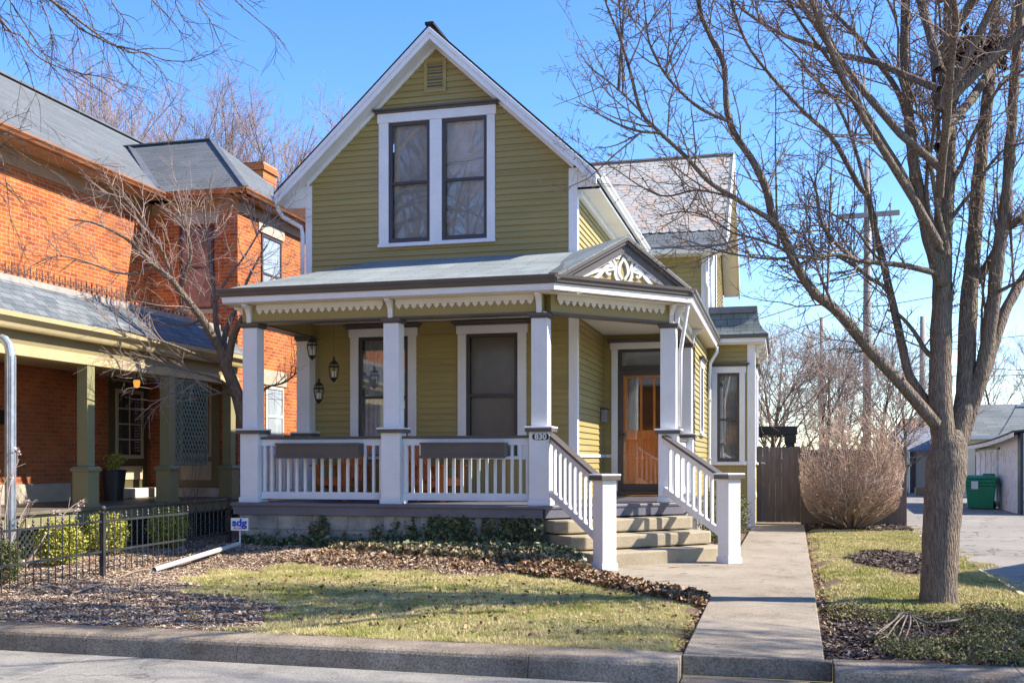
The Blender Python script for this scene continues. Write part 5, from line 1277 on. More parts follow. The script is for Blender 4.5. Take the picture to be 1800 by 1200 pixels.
L([(1650, 482), (1633, 477), (1590, 467), (1547, 462), (1507, 457), (1483, 440), (1460, 417), (1443, 387), (1436, 340), (1420, 300)], -.1, -1.1, 8, 1.6, 8)
L([(1508, 458), (1475, 448), (1433, 453), (1400, 452), (1350, 455), (1280, 445), (1230, 430), (1180, 415)], -.6, -1.3, 5, 1.0, 7)
L([(1557, 505), (1527, 487), (1500, 467), (1470, 450), (1440, 450), (1400, 465)], .3, 0, 5, 1.4, 7)
L([(1637, 625), (1625, 613), (1607, 583), (1580, 553), (1560, 545)], .0, .3, 7, 3, 7)
L([(1715, 495), (1730, 475), (1747, 447), (1770, 403), (1797, 380), (1840, 330), (1880, 260), (1900, 180)], .2, -.5, 12, 5, 9)
L([(1740, 520), (1780, 500), (1820, 480), (1870, 470)], -.1, -.9, 5, 2, 7)
L([(1668, 390), (1690, 360), (1715, 330), (1740, 290), (1770, 260), (1810, 250)], 0, -.6, 5, 2, 7)
L([(1667, 330), (1690, 290), (1710, 240), (1735, 190), (1760, 150), (1800, 120), (1840, 60)], 0, -.8, 6, 2, 7)
L([(1670, 210), (1690, 150), (1720, 90), (1755, 40), (1790, 10), (1830, -40)], .05, .9, 6, 2, 7)
L([(1655, 440), (1640, 400), (1628, 330), (1640, 240), (1655, 120), (1650, 0), (1640, -100)], -.2, -.35, 6, 2, 7)
L([(1660, 420), (1647, 360), (1636, 290), (1622, 210), (1600, 190), (1580, 130), (1578, 50), (1560, 0)], -.3, -.6, 6, 2, 7)
L([(1655, 520), (1640, 470), (1645, 380), (1650, 250), (1642, 150), (1645, 20), (1650, -60)], .25, .5, 6, 2, 7)
L([(1400, 468), (1380, 440), (1330, 420), (1290, 410), (1240, 380), (1200, 372), (1160, 380)], -1.0, -.4, 4, 1, 6)
L([(1467, 543), (1440, 480), (1425, 430), (1390, 400), (1345, 390)], -.7, -.1, 3.5, 1.2, 6)
L([(1553, 463), (1530, 440), (1500, 400), (1450, 370), (1400, 360), (1360, 365)], .5, 1.3, 4, 1.2, 6)
# limbs that leave towards the street, the house and the alley, and the upper crown above the picture
def dirlimb(z0, az, el, Lg, r0, r1):
    p = np.array([1.58, 11.5, z0]); d = np.array([math.cos(az)*math.cos(el), math.sin(az)*math.cos(el), math.sin(el)])
    q_ = wander(rng, p, d, Lg, 9, .10, .06); limbs.append((q_, np.linspace(r0, r1, len(q_)), 8))
for z0, az, el, Lg, r0, r1 in ((4.6, 1.1, .9, 5.2, .06, .015), (5.0, .3, .8, 4.5, .06, .015), (5.4, 1.9, .9, 5.0, .055, .012), (6.2, 2.6, .8, 4.6, .05, .012), (6.6, 3.3, .9, 4.6, .05, .012), (6.9, .7, 1.0, 4.4, .05, .012), (7.2, 2.2, 1.1, 4.2, .05, .012), (6.4, 4.1, 1.0, 4.0, .045, .012), (5.6, -.5, .8, 4.2, .05, .012), (3.6, 4.0, .75, 4.6, .045, .01), (4.1, 4.6, .7, 4.2, .045, .01), (4.4, 3.5, .6, 4.8, .045, .01), (5.0, 5.3, .8, 4.0, .045, .01), (6.1, 4.9, .8, 4.2, .045, .01), (7.4, 3.8, .8, 4.4, .045, .01), (7.8, 3.2, .7, 4.4, .045, .01), (5.2, 2.4, .5, 4.0, .04, .01)): dirlimb(z0, az, el, Lg, r0, r1)
spec = [dict(n=5.8, L=(.45, 1.35), ang=(30, 65), bend=.13, up=.035, r=.0095, seg=6, sides=5, t0=.18, tip=.4, lift=.1),
        dict(n=10.0, L=(.14, .5), ang=(35, 75), bend=.22, up=.05, r=.0050, seg=4, sides=4, t0=.1, tip=.55),
        dict(n=12, L=(.04, .15), ang=(35, 80), bend=.28, up=.08, r=.0040, seg=3, sides=3, t0=.15, tip=.9, rmin=.0034)]
twigs = []
for P, R, s in limbs: sprout(rng, twigs, P, R, 0, spec)
for P, R, s in trunk[1:]: sprout(rng, twigs, P, R, 0, [dict(spec[0], n=1.7, t0=.35)] + spec[1:])
# young water shoots that stand straight up inside the crown
shoots = []
for _ in range(26):
    src = trunk[1:][rng.integers(0, len(trunk)-1)][0] if rng.random() < .5 else limbs[rng.integers(0, len(limbs))][0]
    p = src[int(len(src)*rng.uniform(.15, .55))]
    q_ = wander(rng, p, np.array([rng.normal()*.06, rng.normal()*.06, 1]), rng.uniform(1.2, 2.8), 8, .03, .06); rr = np.linspace(rng.uniform(.008, .017), .003, 9)
    shoots.append((q_, rr, 6)); sprout(rng, twigs, q_, rr, 1, spec)
limb_ob = tube_obj('limbs', limbs + shoots, M['bark'], ST)
tr_ob = tube_obj('trunk', trunk, M['bark'], ST)
dt = bpy.data.textures.new('bark_lumps', 'CLOUDS'); dt.noise_scale = .16; dt.noise_depth = 3
dm = tr_ob.modifiers.new('lumps', 'DISPLACE'); dm.texture = dt; dm.strength = .035; dm.mid_level = .5; dm.texture_coords = 'LOCAL'
tube_obj('twigs', twigs, M['twig'], ST)
print('street tree twigs', len(twigs))
# squirrel nest of dead leaves high in the stems
def leaf_cloud(name, centers, n, size, mat, parent=None, rng=rng, flat=.0, asp=.55):
    """leaf-sized rhombs; centers (n,3)"""
    c = np.asarray(centers); n = len(c)
    a = rng.normal(size=(n, 3)); a[:, 2] *= (1-flat); a /= np.linalg.norm(a, axis=1, keepdims=True)
    b = rng.normal(size=(n, 3)); b[:, 2] *= (1-flat); b -= a*np.sum(a*b, 1, keepdims=True); b /= np.linalg.norm(b, axis=1, keepdims=True)
    s = (size*(.6+.8*rng.random(n)))[:, None]; nrm_ = np.cross(a, b)
    V = np.stack([c - a*s*.5, c + b*s*asp*.5 + nrm_*s*.08, c + a*s*.5, c - b*s*asp*.5 + nrm_*s*.08], 1).reshape(-1, 3)
    i = np.arange(n)[:, None]*4; return np_mesh(name, V, np.concatenate([i, i+1, i+2, i+3], 1), mat, parent)
M['deadleaf'] = leafmat('dead_leaves', [(0, (.09, .045, .02)), (.4, (.19, .10, .05)), (.7, (.30, .19, .10)), (1, (.42, .30, .18))])
M['nestleaf'] = leafmat('dark_dead_leaves', [(0, (.03, .02, .012)), (.6, (.075, .045, .03)), (1, (.13, .075, .05))])
nc = np.concatenate([rng.normal(size=(700, 3))*[.13, .10, .08] + at_depth(1727, 98, TD+.15), rng.normal(size=(260, 3))*[.09, .08, .10] + at_depth(1696, 92, TD+.1)])
tag(leaf_cloud('squirrel_nest', nc, 960, .10, M['nestleaf']), 'dark clump of dead leaves, a squirrel nest high in the big street tree', 'nest')

# ------------------------------------------------------------------ small bare tree before the brick house
SD = 18.9
FT = empty('front_yard_tree', (-9.55, 17.4, -.06), 'small bare tree with spreading pale branches between the two houses', 'tree')
rng = np.random.default_rng(5); k_ = SD/FPX; st_limbs = []
def S(pix, o0, o1, r0, r1, s=8):
    n = len(pix); W = [at_depth(u, v, SD + o0 + (o1-o0)*i/(n-1)) for i, (u, v) in enumerate(pix)]
    P = catmull(W, 4); st_limbs.append((P, np.linspace(r0*k_, r1*k_, len(P)), s))
S([(446, 905), (440, 850), (435, 790), (428, 740), (419, 700), (408, 670), (398, 645), (389, 612)], 0, 0, 13, 9.5, 12)
S([(389, 615), (372, 588), (355, 560), (338, 538), (318, 513), (300, 490), (272, 468), (245, 440), (215, 415), (165, 392), (120, 385)], 0, -1.0, 8.5, 1.2)
S([(388, 612), (380, 570), (378, 530), (373, 490), (368, 450), (362, 400), (358, 350)], 0, .5, 6, 1)
S([(400, 640), (408, 598), (420, 570), (434, 548), (446, 530), (460, 500)], 0, -.3, 8, 2.5)
S([(393, 625), (395, 590), (406, 562), (420, 530), (432, 500), (446, 470), (470, 430)], .1, .7, 6, 1)
S([(318, 514), (326, 480), (336, 448), (332, 418), (320, 385), (322, 350)], -.3, -.6, 4, .8, 6)
S([(395, 640), (350, 625), (300, 605), (250, 590), (200, 575), (150, 560)], 0, -1.4, 3, .7, 6)
S([(410, 685), (380, 665), (330, 652), (280, 642), (235, 652), (208, 648)], 0, -1.6, 3, .7, 6)
S([(418, 700), (390, 690), (350, 700), (310, 690), (280, 700)], 0, -1.2, 2.5, .6, 6)
S([(272, 468), (240, 480), (200, 478), (150, 460), (100, 450), (50, 470)], -.5, -1.2, 2.6, .6, 6)
S([(355, 560), (330, 570), (290, 568), (240, 555), (190, 540), (130, 545)], -.1, .6, 2.6, .6, 6)
S([(300, 490), (290, 450), (265, 410), (240, 370), (215, 345), (190, 320)], -.4, -.2, 2.8, .7, 6)
S([(378, 530), (400, 490), (430, 450), (460, 400), (480, 370)], 0, .5, 2.8, .7, 6)
S([(408, 670), (440, 700), (470, 680), (500, 672), (525, 652)], .1, 1.0, 3, 1.2, 6)
spec2 = [dict(n=5.5, L=(.5, 1.5), ang=(25, 60), bend=.12, up=.02, r=.009, seg=6, sides=5, t0=.2, tip=.35, rmin=.003),
         dict(n=6.5, L=(.25, .8), ang=(25, 55), bend=.15, up=.02, r=.005, seg=4, sides=4, t0=.15, tip=.5, rmin=.0025),
         dict(n=4.0, L=(.1, .35), ang=(25, 60), bend=.2, up=.03, r=.0034, seg=3, sides=3, t0=.2, tip=.7, rmin=.0025)]
tw2 = []
for P, R, s in st_limbs[1:]: sprout(rng, tw2, P, R, 0, spec2)
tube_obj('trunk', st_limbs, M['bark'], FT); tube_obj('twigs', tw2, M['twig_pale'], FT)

# ------------------------------------------------------------------ pendulous tree whose trunk stands outside the frame at the left kerb
OT = empty('overhanging_tree', (-10.2, 9.6, -.22), 'overhanging bare tree whose drooping twigs fill the upper left sky', 'tree')
rng = np.random.default_rng(11); OD = 12.6; k_ = OD/FPX; ol = []
hub = np.array([-10.2, 9.6, 7.2])
P = catmull([(-10.2, 9.6, -.4), (-10.2, 9.6, 1.5), (-10.15, 9.62, 4), (-10.2, 9.6, 7.2), (-10.0, 9.9, 9.8), (-9.8, 10, 12)], 5); ol.append((P, np.interp(np.linspace(0, 1, len(P)), [0, .1, 1], [.30, .22, .05]), 16))
def O(pix, o0, o1, r0, r1, s=6, start=None):
    n = len(pix); W = [at_depth(u, v, OD + o0 + (o1-o0)*i/(n-1)) for i, (u, v) in enumerate(pix)]
    first = np.array(W[0])
    h = np.array([-10.05, 9.7, max(first[2]+.6, 6.2) + .8*rng.random()])
    W = [tuple(h), tuple(h*.5 + first*.5 + np.array([0, 0, .45]))] + W
    P = catmull(W, 4); ol.append((P, np.concatenate([np.linspace(.045, r0*k_*.9, 9), np.linspace(r0*k_*.9, r1*k_*.9, len(P)-9)]), s))
O([(-20, 10), (0, 33), (20, 57), (37, 63), (63, 97), (100, 117), (133, 128), (187, 137), (213, 147), (240, 160)], 0, .8, 2.4, .5)
O([(60, -30), (90, 0), (113, 23), (140, 50), (173, 67), (200, 80), (233, 87), (260, 95), (287, 105), (317, 108), (345, 105), (387, 87)], 0, -.6, 2.6, .5)
O([(5, -30), (17, 0), (40, 37), (67, 77), (87, 110), (110, 150), (130, 175), (140, 200)], .3, .6, 1.8, .5)
O([(60, -40), (70, 0), (83, 30), (90, 60), (100, 87), (108, 115)], -.3, -.5, 1.6, .5)
O([(240, -40), (267, 0), (290, 23), (310, 47), (333, 77), (347, 97)], .5, .2, 1.6, .5)
O([(330, -30), (350, 7), (370, 37), (383, 67), (400, 97), (420, 127)], .2, .1, 1.6, .4)
O([(380, -40), (413, 0), (443, 27), (467, 47), (483, 63), (503, 80)], -.2, -.4, 1.5, .4)
O([(200, 80), (253, 93), (277, 117), (293, 140), (313, 167)], -.2, .2, 1.4, .4)
O([(-5, 30), (17, 57), (33, 83), (50, 123), (60, 157), (70, 187), (72, 233)], .2, .3, 1.5, .4)
O([(120, -30), (150, 10), (165, 50), (180, 90), (190, 120), (215, 150), (250, 175)], .6, 1.2, 1.4, .4)
O([(170, -30), (200, 10), (230, 50), (240, 80), (260, 120)], -.6, -.8, 1.4, .4)
O([(280, -30), (310, 10), (320, 30), (345, 60), (360, 80)], .1, .5, 1.3, .4)
O([(-60, 225), (0, 240), (25, 262), (60, 285), (90, 300), (125, 330), (150, 380)], .2, .6, 1.6, .4)
O([(-60, 290), (-5, 318), (30, 345), (60, 362), (90, 400), (100, 440)], .4, .8, 1.3, .4)
O([(-50, 215), (0, 232), (35, 245), (80, 250), (130, 290), (190, 320)], -.2, .2, 1.3, .4)
O([(-30, 250), (0, 270), (12, 330), (22, 400), (45, 450)], 0, .1, 1.2, .4)
spec3 = [dict(n=4.6, L=(.35, .95), ang=(20, 50), bend=.12, up=-.07, r=.0062, seg=6, sides=4, t0=.25, tip=.45, rmin=.0028),
         dict(n=6.0, L=(.12, .5), ang=(25, 60), bend=.16, up=-.05, r=.0040, seg=4, sides=3, t0=.15, tip=.6, rmin=.0024)]
tw3 = []
for P, R, s in ol[1:]: sprout(rng, tw3, P, R, 0, spec3)
for i in range(7):
    az = 1.9 + i*.75; q_ = wander(rng, hub + [0, 0, rng.uniform(0, 3)], np.array([math.cos(az), math.sin(az), .7]), 4.5, 9, .1, -.02); ol.append((q_, np.linspace(.07, .012, 10), 7)); sprout(rng, tw3, q_, ol[-1][1], 0, [dict(spec3[0], n=1.6)] + spec3[1:])
tube_obj('trunk', ol, M['bark'], OT); tube_obj('twigs', tw3, M['twig_dark'], OT)

# ------------------------------------------------------------------ bare trees beyond: one prototype of each habit, then copies
def proto_tree(seed, h, spread, trunk_r, nl, mat, dens=1.0, name='bare_tree', low=.18, upb=.06, rt=.010):
    rng = np.random.default_rng(seed); t = empty(name, (0, 0, 0)); tk = []; tw_ = []
    p = wander(rng, np.zeros(3), np.array([0, 0, 1.]), h*.92, 10, .05, .08); r = np.interp(np.linspace(0, 1, 11), [0, .06, 1], [trunk_r*1.3, trunk_r, .012]); tk.append((p, r, 10))
    sp = [dict(n=2.2*dens, L=(.8, 1.9), ang=(22, 50), bend=.12, up=upb, r=rt*1.6, seg=5, sides=4, t0=.15, tip=.4, rmin=.0055),
          dict(n=2.6*dens, L=(.5, 1.1), ang=(22, 50), bend=.15, up=upb, r=rt, seg=4, sides=3, t0=.1, tip=.5, rmin=.0050),
          dict(n=2.6*dens, L=(.25, .7), ang=(22, 55), bend=.2, up=upb, r=rt*.75, seg=3, sides=3, t0=.1, tip=.7, rmin=.0045)]
    for i in range(nl):
        f = low + (1-low-.08)*((i+.5)/nl)**.9; j = int(f*10); b0 = p[j]*(1-(f*10-j)) + p[min(j+1, 10)]*(f*10-j)
        az = i*2.4 + rng.normal()*.3; el = math.radians(rng.uniform(32, 62)); Lg = spread*(1.15-.75*f)*rng.uniform(.8, 1.15)
        d = np.array([math.cos(az)*math.cos(el), math.sin(az)*math.cos(el), math.sin(el)])
        q_ = wander(rng, b0, d, Lg, 8, .09, upb*.8); rr = np.linspace(trunk_r*.45*(1.1-f), .012, 9); tk.append((q_, rr, 6)); sprout(rng, tw_, q_, rr, 0, sp)
    tube_obj('trunk', tk, M['bark'], t, local=True); tube_obj('crown', tw_, mat, t, local=True); print(name, len(tw_)); return t
def place(proto, first, x, y, z, s, rz, label, group, sz=None):
    o = proto if first else copy_tree(proto); o.location = (x, y, z); o.rotation_euler = (0, 0, rz); o.scale = (s, s, sz or s)
    tag(o, label, 'tree', group); return o
def dir_xy(u, y): r = ray(u); return r[0]/r[1]*y
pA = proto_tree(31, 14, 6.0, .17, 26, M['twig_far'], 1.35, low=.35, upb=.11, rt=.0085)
G1 = 'bare trees behind the brick house'
spots = [(515, 44, 1.34, 0.3, 'tallest bare tree, between the brick chimney and the white gable'), (395, 47, 1.36, 2.0, 'bare tree behind the hipped roof corner, left of the chimney'), (320, 43, 1.32, 4.1, 'bare tree rising straight behind the brick house roof valley'),
         (235, 50, 1.62, 1.1, 'second bare tree from the left behind the grey shingle roof'), (160, 46, 1.56, 5.2, 'leftmost bare tree behind the grey shingle roof'), (590, 52, 1.45, 3.3, 'bare tree half hidden behind the white gable eave')]
for i, (u, y, s, rz_, lb) in enumerate(spots): place(pA, i == 0, dir_xy(u, y), y, -.2, s, rz_, lb, G1)
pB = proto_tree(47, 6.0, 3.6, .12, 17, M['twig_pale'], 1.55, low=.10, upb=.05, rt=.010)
G2 = 'bare garden trees behind the wooden fence'
spots = [(1372, 31.5, .80, .4, 'bare garden tree beside the bay, above the wooden gate'), (1440, 34, .86, 2.2, 'dark stemmed bare garden tree above the trimmed bush'), (1545, 37, .90, 4.0, 'bare garden tree right of the tall utility pole'), (1495, 41, 1.0, 5.5, 'bare garden tree behind the tall utility pole'), (1590, 46, .95, 1.2, 'bare garden tree left of the big street trunk'), (1345, 40, 1.0, 2.9, 'bare garden tree half hidden behind the bay window')]
for i, (u, y, s, rz_, lb) in enumerate(spots): place(pB, i == 0, dir_xy(u, y), y, -.2, s, rz_, lb, G2)
G3 = 'bare trees beyond the garages'
for u, y, s, rz_, lb in [(1755, 62, .66, .7, 'bare tree beyond the grey garage roof, left one'), (1822, 66, .72, 2.9, 'bare tree beyond the grey garage roof at the right edge')]: place(pA, False, dir_xy(u, y), y, -.2, s, rz_, lb, G3)
place(pA, False, 9.6, 10.9, -.25, .80, 1.9, 'bare street tree beyond the right edge that throws branch shadows on the walk', None)
place(pA, False, 13.5, 12.4, -.25, .85, 4.0, 'second bare street tree beyond the right edge, farther along the kerb', None)
# the trees across the street that the window panes mirror
G4 = 'bare trees across the street'
for x, y, s, rz_, lb in [(-14.5, -13, 1.7, .5, 'bare tree across the street, mirrored in the left upper window'), (-19, -15, 1.8, 2.6, 'bare tree across the street, mirrored in the right upper window'), (-10.5, -17, 1.6, 4.4, 'bare tree across the street, mirrored in the porch window')]: place(pA, False, x, y, -.45, s, rz_, lb, G4)
# ------------------------------------------------------------------ turf, mulch, leaves, ground cover
rng = np.random.default_rng(99)
def rand_in(poly, n):
    p = np.array(poly); lo, hi = p.min(0), p.max(0); out = np.empty((0, 2))
    while len(out) < n:
        q_ = lo + (hi-lo)*rng.random((n, 2)); q_ = q_[in_poly(q_[:, 0], q_[:, 1], poly)]; out = np.concatenate([out, q_])
    return out[:n]
def on_ground(xy): return np.stack([xy[:, 0], xy[:, 1], ground_z(xy[:, 0], xy[:, 1])], 1)
def blades(name, P, h, w, mat, lean=.6):
    n = len(P); az = rng.random(n)*2*np.pi; hh = (h*(.5+rng.random(n)))[:, None]; ww = (w*(.7+.6*rng.random(n)))[:, None]
    a = np.stack([np.cos(az), np.sin(az), np.zeros(n)], 1); ln = rng.normal(size=(n, 2))*lean
    tip = np.stack([ln[:, 0], ln[:, 1], np.ones(n)], 1); tip /= np.linalg.norm(tip, axis=1, keepdims=True)
    V = np.stack([P - a*ww/2 - [0, 0, .005], P + a*ww/2 - [0, 0, .005], P + tip*hh], 1).reshape(-1, 3)
    i = np.arange(n)[:, None]*3; o = np_mesh(name, V, np.concatenate([i, i+1, i+2], 1), mat); o['kind'] = 'stuff'; return o
def turfmat():
    m, n, l, b = new_mat('winter_turf'); g = n.new("ShaderNodeNewGeometry"); vec = coords(n, l)
    green = ramp(n, l, g.outputs["Random Per Island"], [(0, (.16, .20, .03)), (.4, (.29, .31, .06)), (.7, (.44, .41, .12)), (1, (.60, .52, .23))])
    straw = ramp(n, l, g.outputs["Random Per Island"], [(0, (.42, .36, .13)), (.5, (.60, .50, .23)), (1, (.74, .62, .36))])
    f = ramp(n, l, noise(n, l, vec, 1.15, 7, .62), [(.40, (0, 0, 0)), (.52, (1, 1, 1))])
    l.new(mix(n, l, green, straw, f), b.inputs["Base Color"]); b.inputs["Roughness"].default_value = .7; b.inputs["Specular IOR Level"].default_value = .15; return m
M['turf'] = turfmat()
xy = rand_in([(-8.6, 8.9), (-.72, 8.9), (-.72, 14.5), (-8.6, 14.5)], 330000); xy = xy[lawn_mask(xy[:, 0], xy[:, 1])]
dens = .5 + .5*wob(xy[:, 0]*1.4+2, xy[:, 1]*1.9) + .25*wob(xy[:, 0]*4.1, xy[:, 1]*5.3); xy = xy[rng.random(len(xy)) < .28 + .72*np.clip(dens+.30, 0, 1)]
blades('grass', on_ground(xy), .030, .0052, M['turf'], .9)
xy = rand_in([(.4, 11), (3.1, 11), (3.1, 26), (.4, 26)], 150000); xy = xy[lawn_mask(xy[:, 0], xy[:, 1])]
blades('grass', on_ground(xy), .032, .008, M['turf'], .9)
# straw tufts along the kerb
xy = rand_in([(-5.4, 8.90), (-.9, 8.90), (-.9, 9.12), (-4.6, 9.2)], 7000); blades('grass', on_ground(xy), .055, .005, M['turf'], 1.1)

def chips(name, xy, size, mat, lift=.012, tilt=.35, asp=.28):
    n = len(xy); c = on_ground(xy); c[:, 2] += lift*(.3+rng.random(n)); az = rng.random(n)*2*np.pi
    a = np.stack([np.cos(az), np.sin(az), rng.normal(size=n)*tilt], 1); a /= np.linalg.norm(a, axis=1, keepdims=True)
    b = np.stack([-np.sin(az), np.cos(az), rng.normal(size=n)*tilt], 1); s = (size*(.4+1.1*rng.random(n)))[:, None]; w_ = s*asp*(.6+.9*rng.random(n))[:, None]
    V = np.stack([c-a*s/2-b*w_/2, c+a*s/2-b*w_/2*.6, c+a*s/2*.9+b*w_/2, c-a*s/2+b*w_/2], 1).reshape(-1, 3)
    i = np.arange(n)[:, None]*4; o = np_mesh(name, V, np.concatenate([i, i+1, i+2, i+3], 1), mat); o['kind'] = 'stuff'; return o
M['mulch'] = leafmat('bark_mulch', [(0, (.15, .098, .064)), (.3, (.31, .215, .142)), (.6, (.45, .325, .225)), (.85, (.57, .44, .32)), (1, (.70, .60, .48))], .9, .15)
M['mulch_dark'] = leafmat('dark_mulch', [(0, (.03, .022, .02)), (.5, (.08, .058, .05)), (.85, (.17, .125, .10)), (1, (.32, .26, .21))], .9, .15)
bed = [(-16, 8.95), (-4.7, 8.95), (-4.7, 11), (-1.0, 12.3), (-2.2, 14.2), (-3.4, 15.6), (-3.4, 15.75), (-9.3, 15.75), (-11, 15.5), (-16, 14)]
xy = rand_in(bed, 170000); xy = xy[~lawn_mask(xy[:, 0], xy[:, 1])]; chips('mulch', xy, .036, M['mulch'])
xy = rand_in([(-16, 9), (-9, 9), (-8.9, 17.5), (-11, 17.5), (-11, 14), (-16, 14)], 26000); chips('mulch', xy, .048, M['mulch'])
xy = rand_in(STUMP, 5200); chips('mulch', xy, .06, M['mulch_dark'], .03)
xy = rand_in([(.37, 9.0), (.75, 9.0), (1.0, 10.2), (.9, 11.6), (.44, 12.2)], 5500); chips('mulch', xy, .05, M['mulch_dark'], .02)
xy = rand_in([(.75, 9.0), (3, 9.0), (3, 11.7), (.9, 11.8)], 9000); chips('mulch', xy, .045, M['mulch_dark'], .015)
xy = rand_in([(.55, 24.0), (2.8, 24), (2.8, 25.8), (.6, 25.8)], 3500); chips('mulch', xy, .07, M['mulch_dark'], .03)
# leaves blown against the walk edge
xr_ = np.concatenate([np.stack([rng.normal(.47, .04, 900), rng.uniform(9.2, 25, 900)], 1), np.stack([rng.normal(-.82, .05, 300), rng.uniform(9, 12, 300)], 1)])
o = leaf_cloud('leaf_litter', on_ground(xr_) + [0, 0, .03], 0, .045, M['deadleaf'], None, rng, .5); o['kind'] = 'stuff'
strip = [(-2.75, 14.55), (-2.1, 13.7), (-1.55, 13.0), (-.80, 12.3), (-.78, 11.6), (-1.3, 12.0), (-1.95, 12.7), (-2.7, 13.5), (-3.6, 14.0), (-3.6, 14.6)]
xy = rand_in(strip, 3600); c = on_ground(xy); c[:, 2] += .02 + .07*rng.random(len(c)); o = leaf_cloud('leaf_litter', c, 0, .075, M['deadleaf'], None, rng, .35, .7); o['kind'] = 'stuff'
xy = rand_in([(-7.5, 14.2), (-3.6, 14.0), (-2.6, 14.6), (-3.4, 15.6), (-6.5, 15.6)], 1500); c = on_ground(xy); c[:, 2] += .015+.02*rng.random(len(c)); o = leaf_cloud('leaf_litter', c, 0, .07, M['deadleaf'], None, rng, .4, .7); o['kind'] = 'stuff'
xy = rand_in([(-7.5, 9.2), (-1, 9.2), (-1, 13), (-7, 13.5)], 700); c = on_ground(xy); c[:, 2] += .03; o = leaf_cloud('leaf_litter', c, 0, .05, M['deadleaf'], None, rng, .4, .7); o['kind'] = 'stuff'
# ivy on and before the foundation
M['ivy'] = leafmat('ivy_leaves', [(0, (.035, .055, .022)), (.45, (.085, .115, .05)), (.75, (.14, .16, .075)), (.9, (.20, .165, .09)), (1, (.28, .19, .10))], .45, .4)
M['ivy_dry'] = leafmat('bronzed_ivy', [(0, (.06, .065, .03)), (.4, (.14, .12, .06)), (.75, (.30, .22, .12)), (1, (.42, .33, .20))], .55, .3)
def ivy_wall(x, z):
    d = .55*np.exp(-((x+3.95)/.55)**2) + .5*np.exp(-((x+5.1)/.75)**2) + .42*np.exp(-((x+7.28)/.14)**2) + .12
    rag = .30*np.sin(x*9+2*np.sin(x*3.7)) + .28*np.sin(x*21+1.3) + .22*np.sin(x*43)
    d = d + .22*np.exp(-((x+4.55)/1.2)**2)
    return z < -.05 + d*(.80 + rag)
n = 15000; x = rng.uniform(-8.75, -3.5, n); z = rng.uniform(-.1, .53, n); k = ivy_wall(x, z + .10*rng.normal(size=n)) & (rng.random(n) < np.where(z < .05, .9, .62 + .25*np.sin(x*31+z*27))); x, z = x[k], z[k]
c1 = np.stack([x, 15.74 - .12*rng.random(len(x))*np.clip(1.2-z*2, .25, 1), z], 1)
xy = rand_in([(-8.7, 15.72), (-3.45, 15.72), (-2.75, 15.0), (-2.75, 14.7), (-3.6, 15.05), (-5, 15.15), (-7, 15.45), (-8.7, 15.55)], 3600); c2 = on_ground(xy); c2[:, 2] += .02+.11*rng.random(len(c2))
o = leaf_cloud('ivy', np.concatenate([c1, c2]), 0, .068, M['ivy'], None, rng, .0, .85); o['kind'] = 'stuff'
xy = rand_in([(-6.9, 15.45), (-4.9, 15.2), (-3.6, 15.0), (-2.75, 14.75), (-2.65, 14.35), (-3.6, 14.6), (-5.2, 14.85), (-6.9, 15.2)], 2600); c2 = on_ground(xy); c2[:, 2] += .02+.09*rng.random(len(c2))
o = leaf_cloud('ivy', c2, 0, .07, M['ivy_dry'], None, rng, .1, .85); o['kind'] = 'stuff'
iv = []
for x0 in (-7.3, -7.22, -5.6, -5.3, -4.9, -4.2, -3.9, -3.75):
    q_ = wander(rng, np.array([x0, 15.735, -.05]), np.array([0, 0, 1.]), .5, 7, .25, .2); q_[:, 1] = 15.735; iv.append((q_, np.linspace(.008, .004, 8), 5))
o = tube_obj('ivy_stems', iv, M['twig_pale']); o['kind'] = 'stuff'
# low juniper round the street tree
M['juniper'] = leafmat('winter_juniper', [(0, (.09, .095, .035)), (.35, (.17, .175, .05)), (.6, (.25, .235, .075)), (.8, (.28, .21, .11)), (1, (.38, .27, .17))], .7, .2)
n = 900; xy = rand_in([(.95, 9.02), (3.6, 9.02), (3.4, 11.5), (2.2, 11.9), (1.1, 11.6), (.55, 11.9), (.5, 11.3), (1.0, 10.6), (.8, 9.6)], n); pts = []
for (x, y) in xy:
    if math.hypot(x-1.57, y-11.5) < .3 or (abs(x-1.30) < .3 and abs(y-10.3) < .45) or wob(np.float64(x*2.6), np.float64(y*3.1)) < -.45: continue
    k = 46; r = .13*np.sqrt(rng.random(k)); a = rng.random(k)*2*np.pi; hz = .10*rng.random()+.04
    pts.append(np.stack([x+r*np.cos(a), y+r*np.sin(a), float(ground_z(np.float64(x), np.float64(y))) + hz*rng.random(k)*(1-(r/.15)**2*.7)+.01], 1))
o = leaf_cloud('juniper_ground_cover', np.concatenate(pts), 0, .034, M['juniper'], None, rng, .0, .45); o['kind'] = 'stuff'

# ------------------------------------------------------------------ fallen branches and the bleached root
def fallen(name, pixs, r0, r1, mat, label, lift=.03, sub=None):
    polys = []
    for pix, f in pixs:
        W = []
        for i, (u, v) in enumerate(pix):
            x, y = on_z(u, v, -.17); W.append((x, y, float(ground_z(np.float64(x), np.float64(y))) + lift + .02*math.sin(i*2.1)))
        P = catmull(W, 4); polys.append((P, np.linspace(r0*f, r1*f, len(P)), 6))
        if sub: sprout(rng, polys, P, polys[-1][1], 0, sub)
    o = tube_obj(name, polys, mat); tag(o, label, 'branch', 'fallen branches on the ground'); return o
sub = [dict(n=3, L=(.15, .5), ang=(20, 50), bend=.15, up=.0, r=.005, seg=4, sides=4, t0=.3, tip=.4)]
M['deadwood'] = simple('dead_grey_wood', (.25, .19, .15), .85, .25, 4, .4, 40)
M['bleached'] = simple('bleached_wood', (.42, .36, .30), .85, .2, 5, .4, 40)
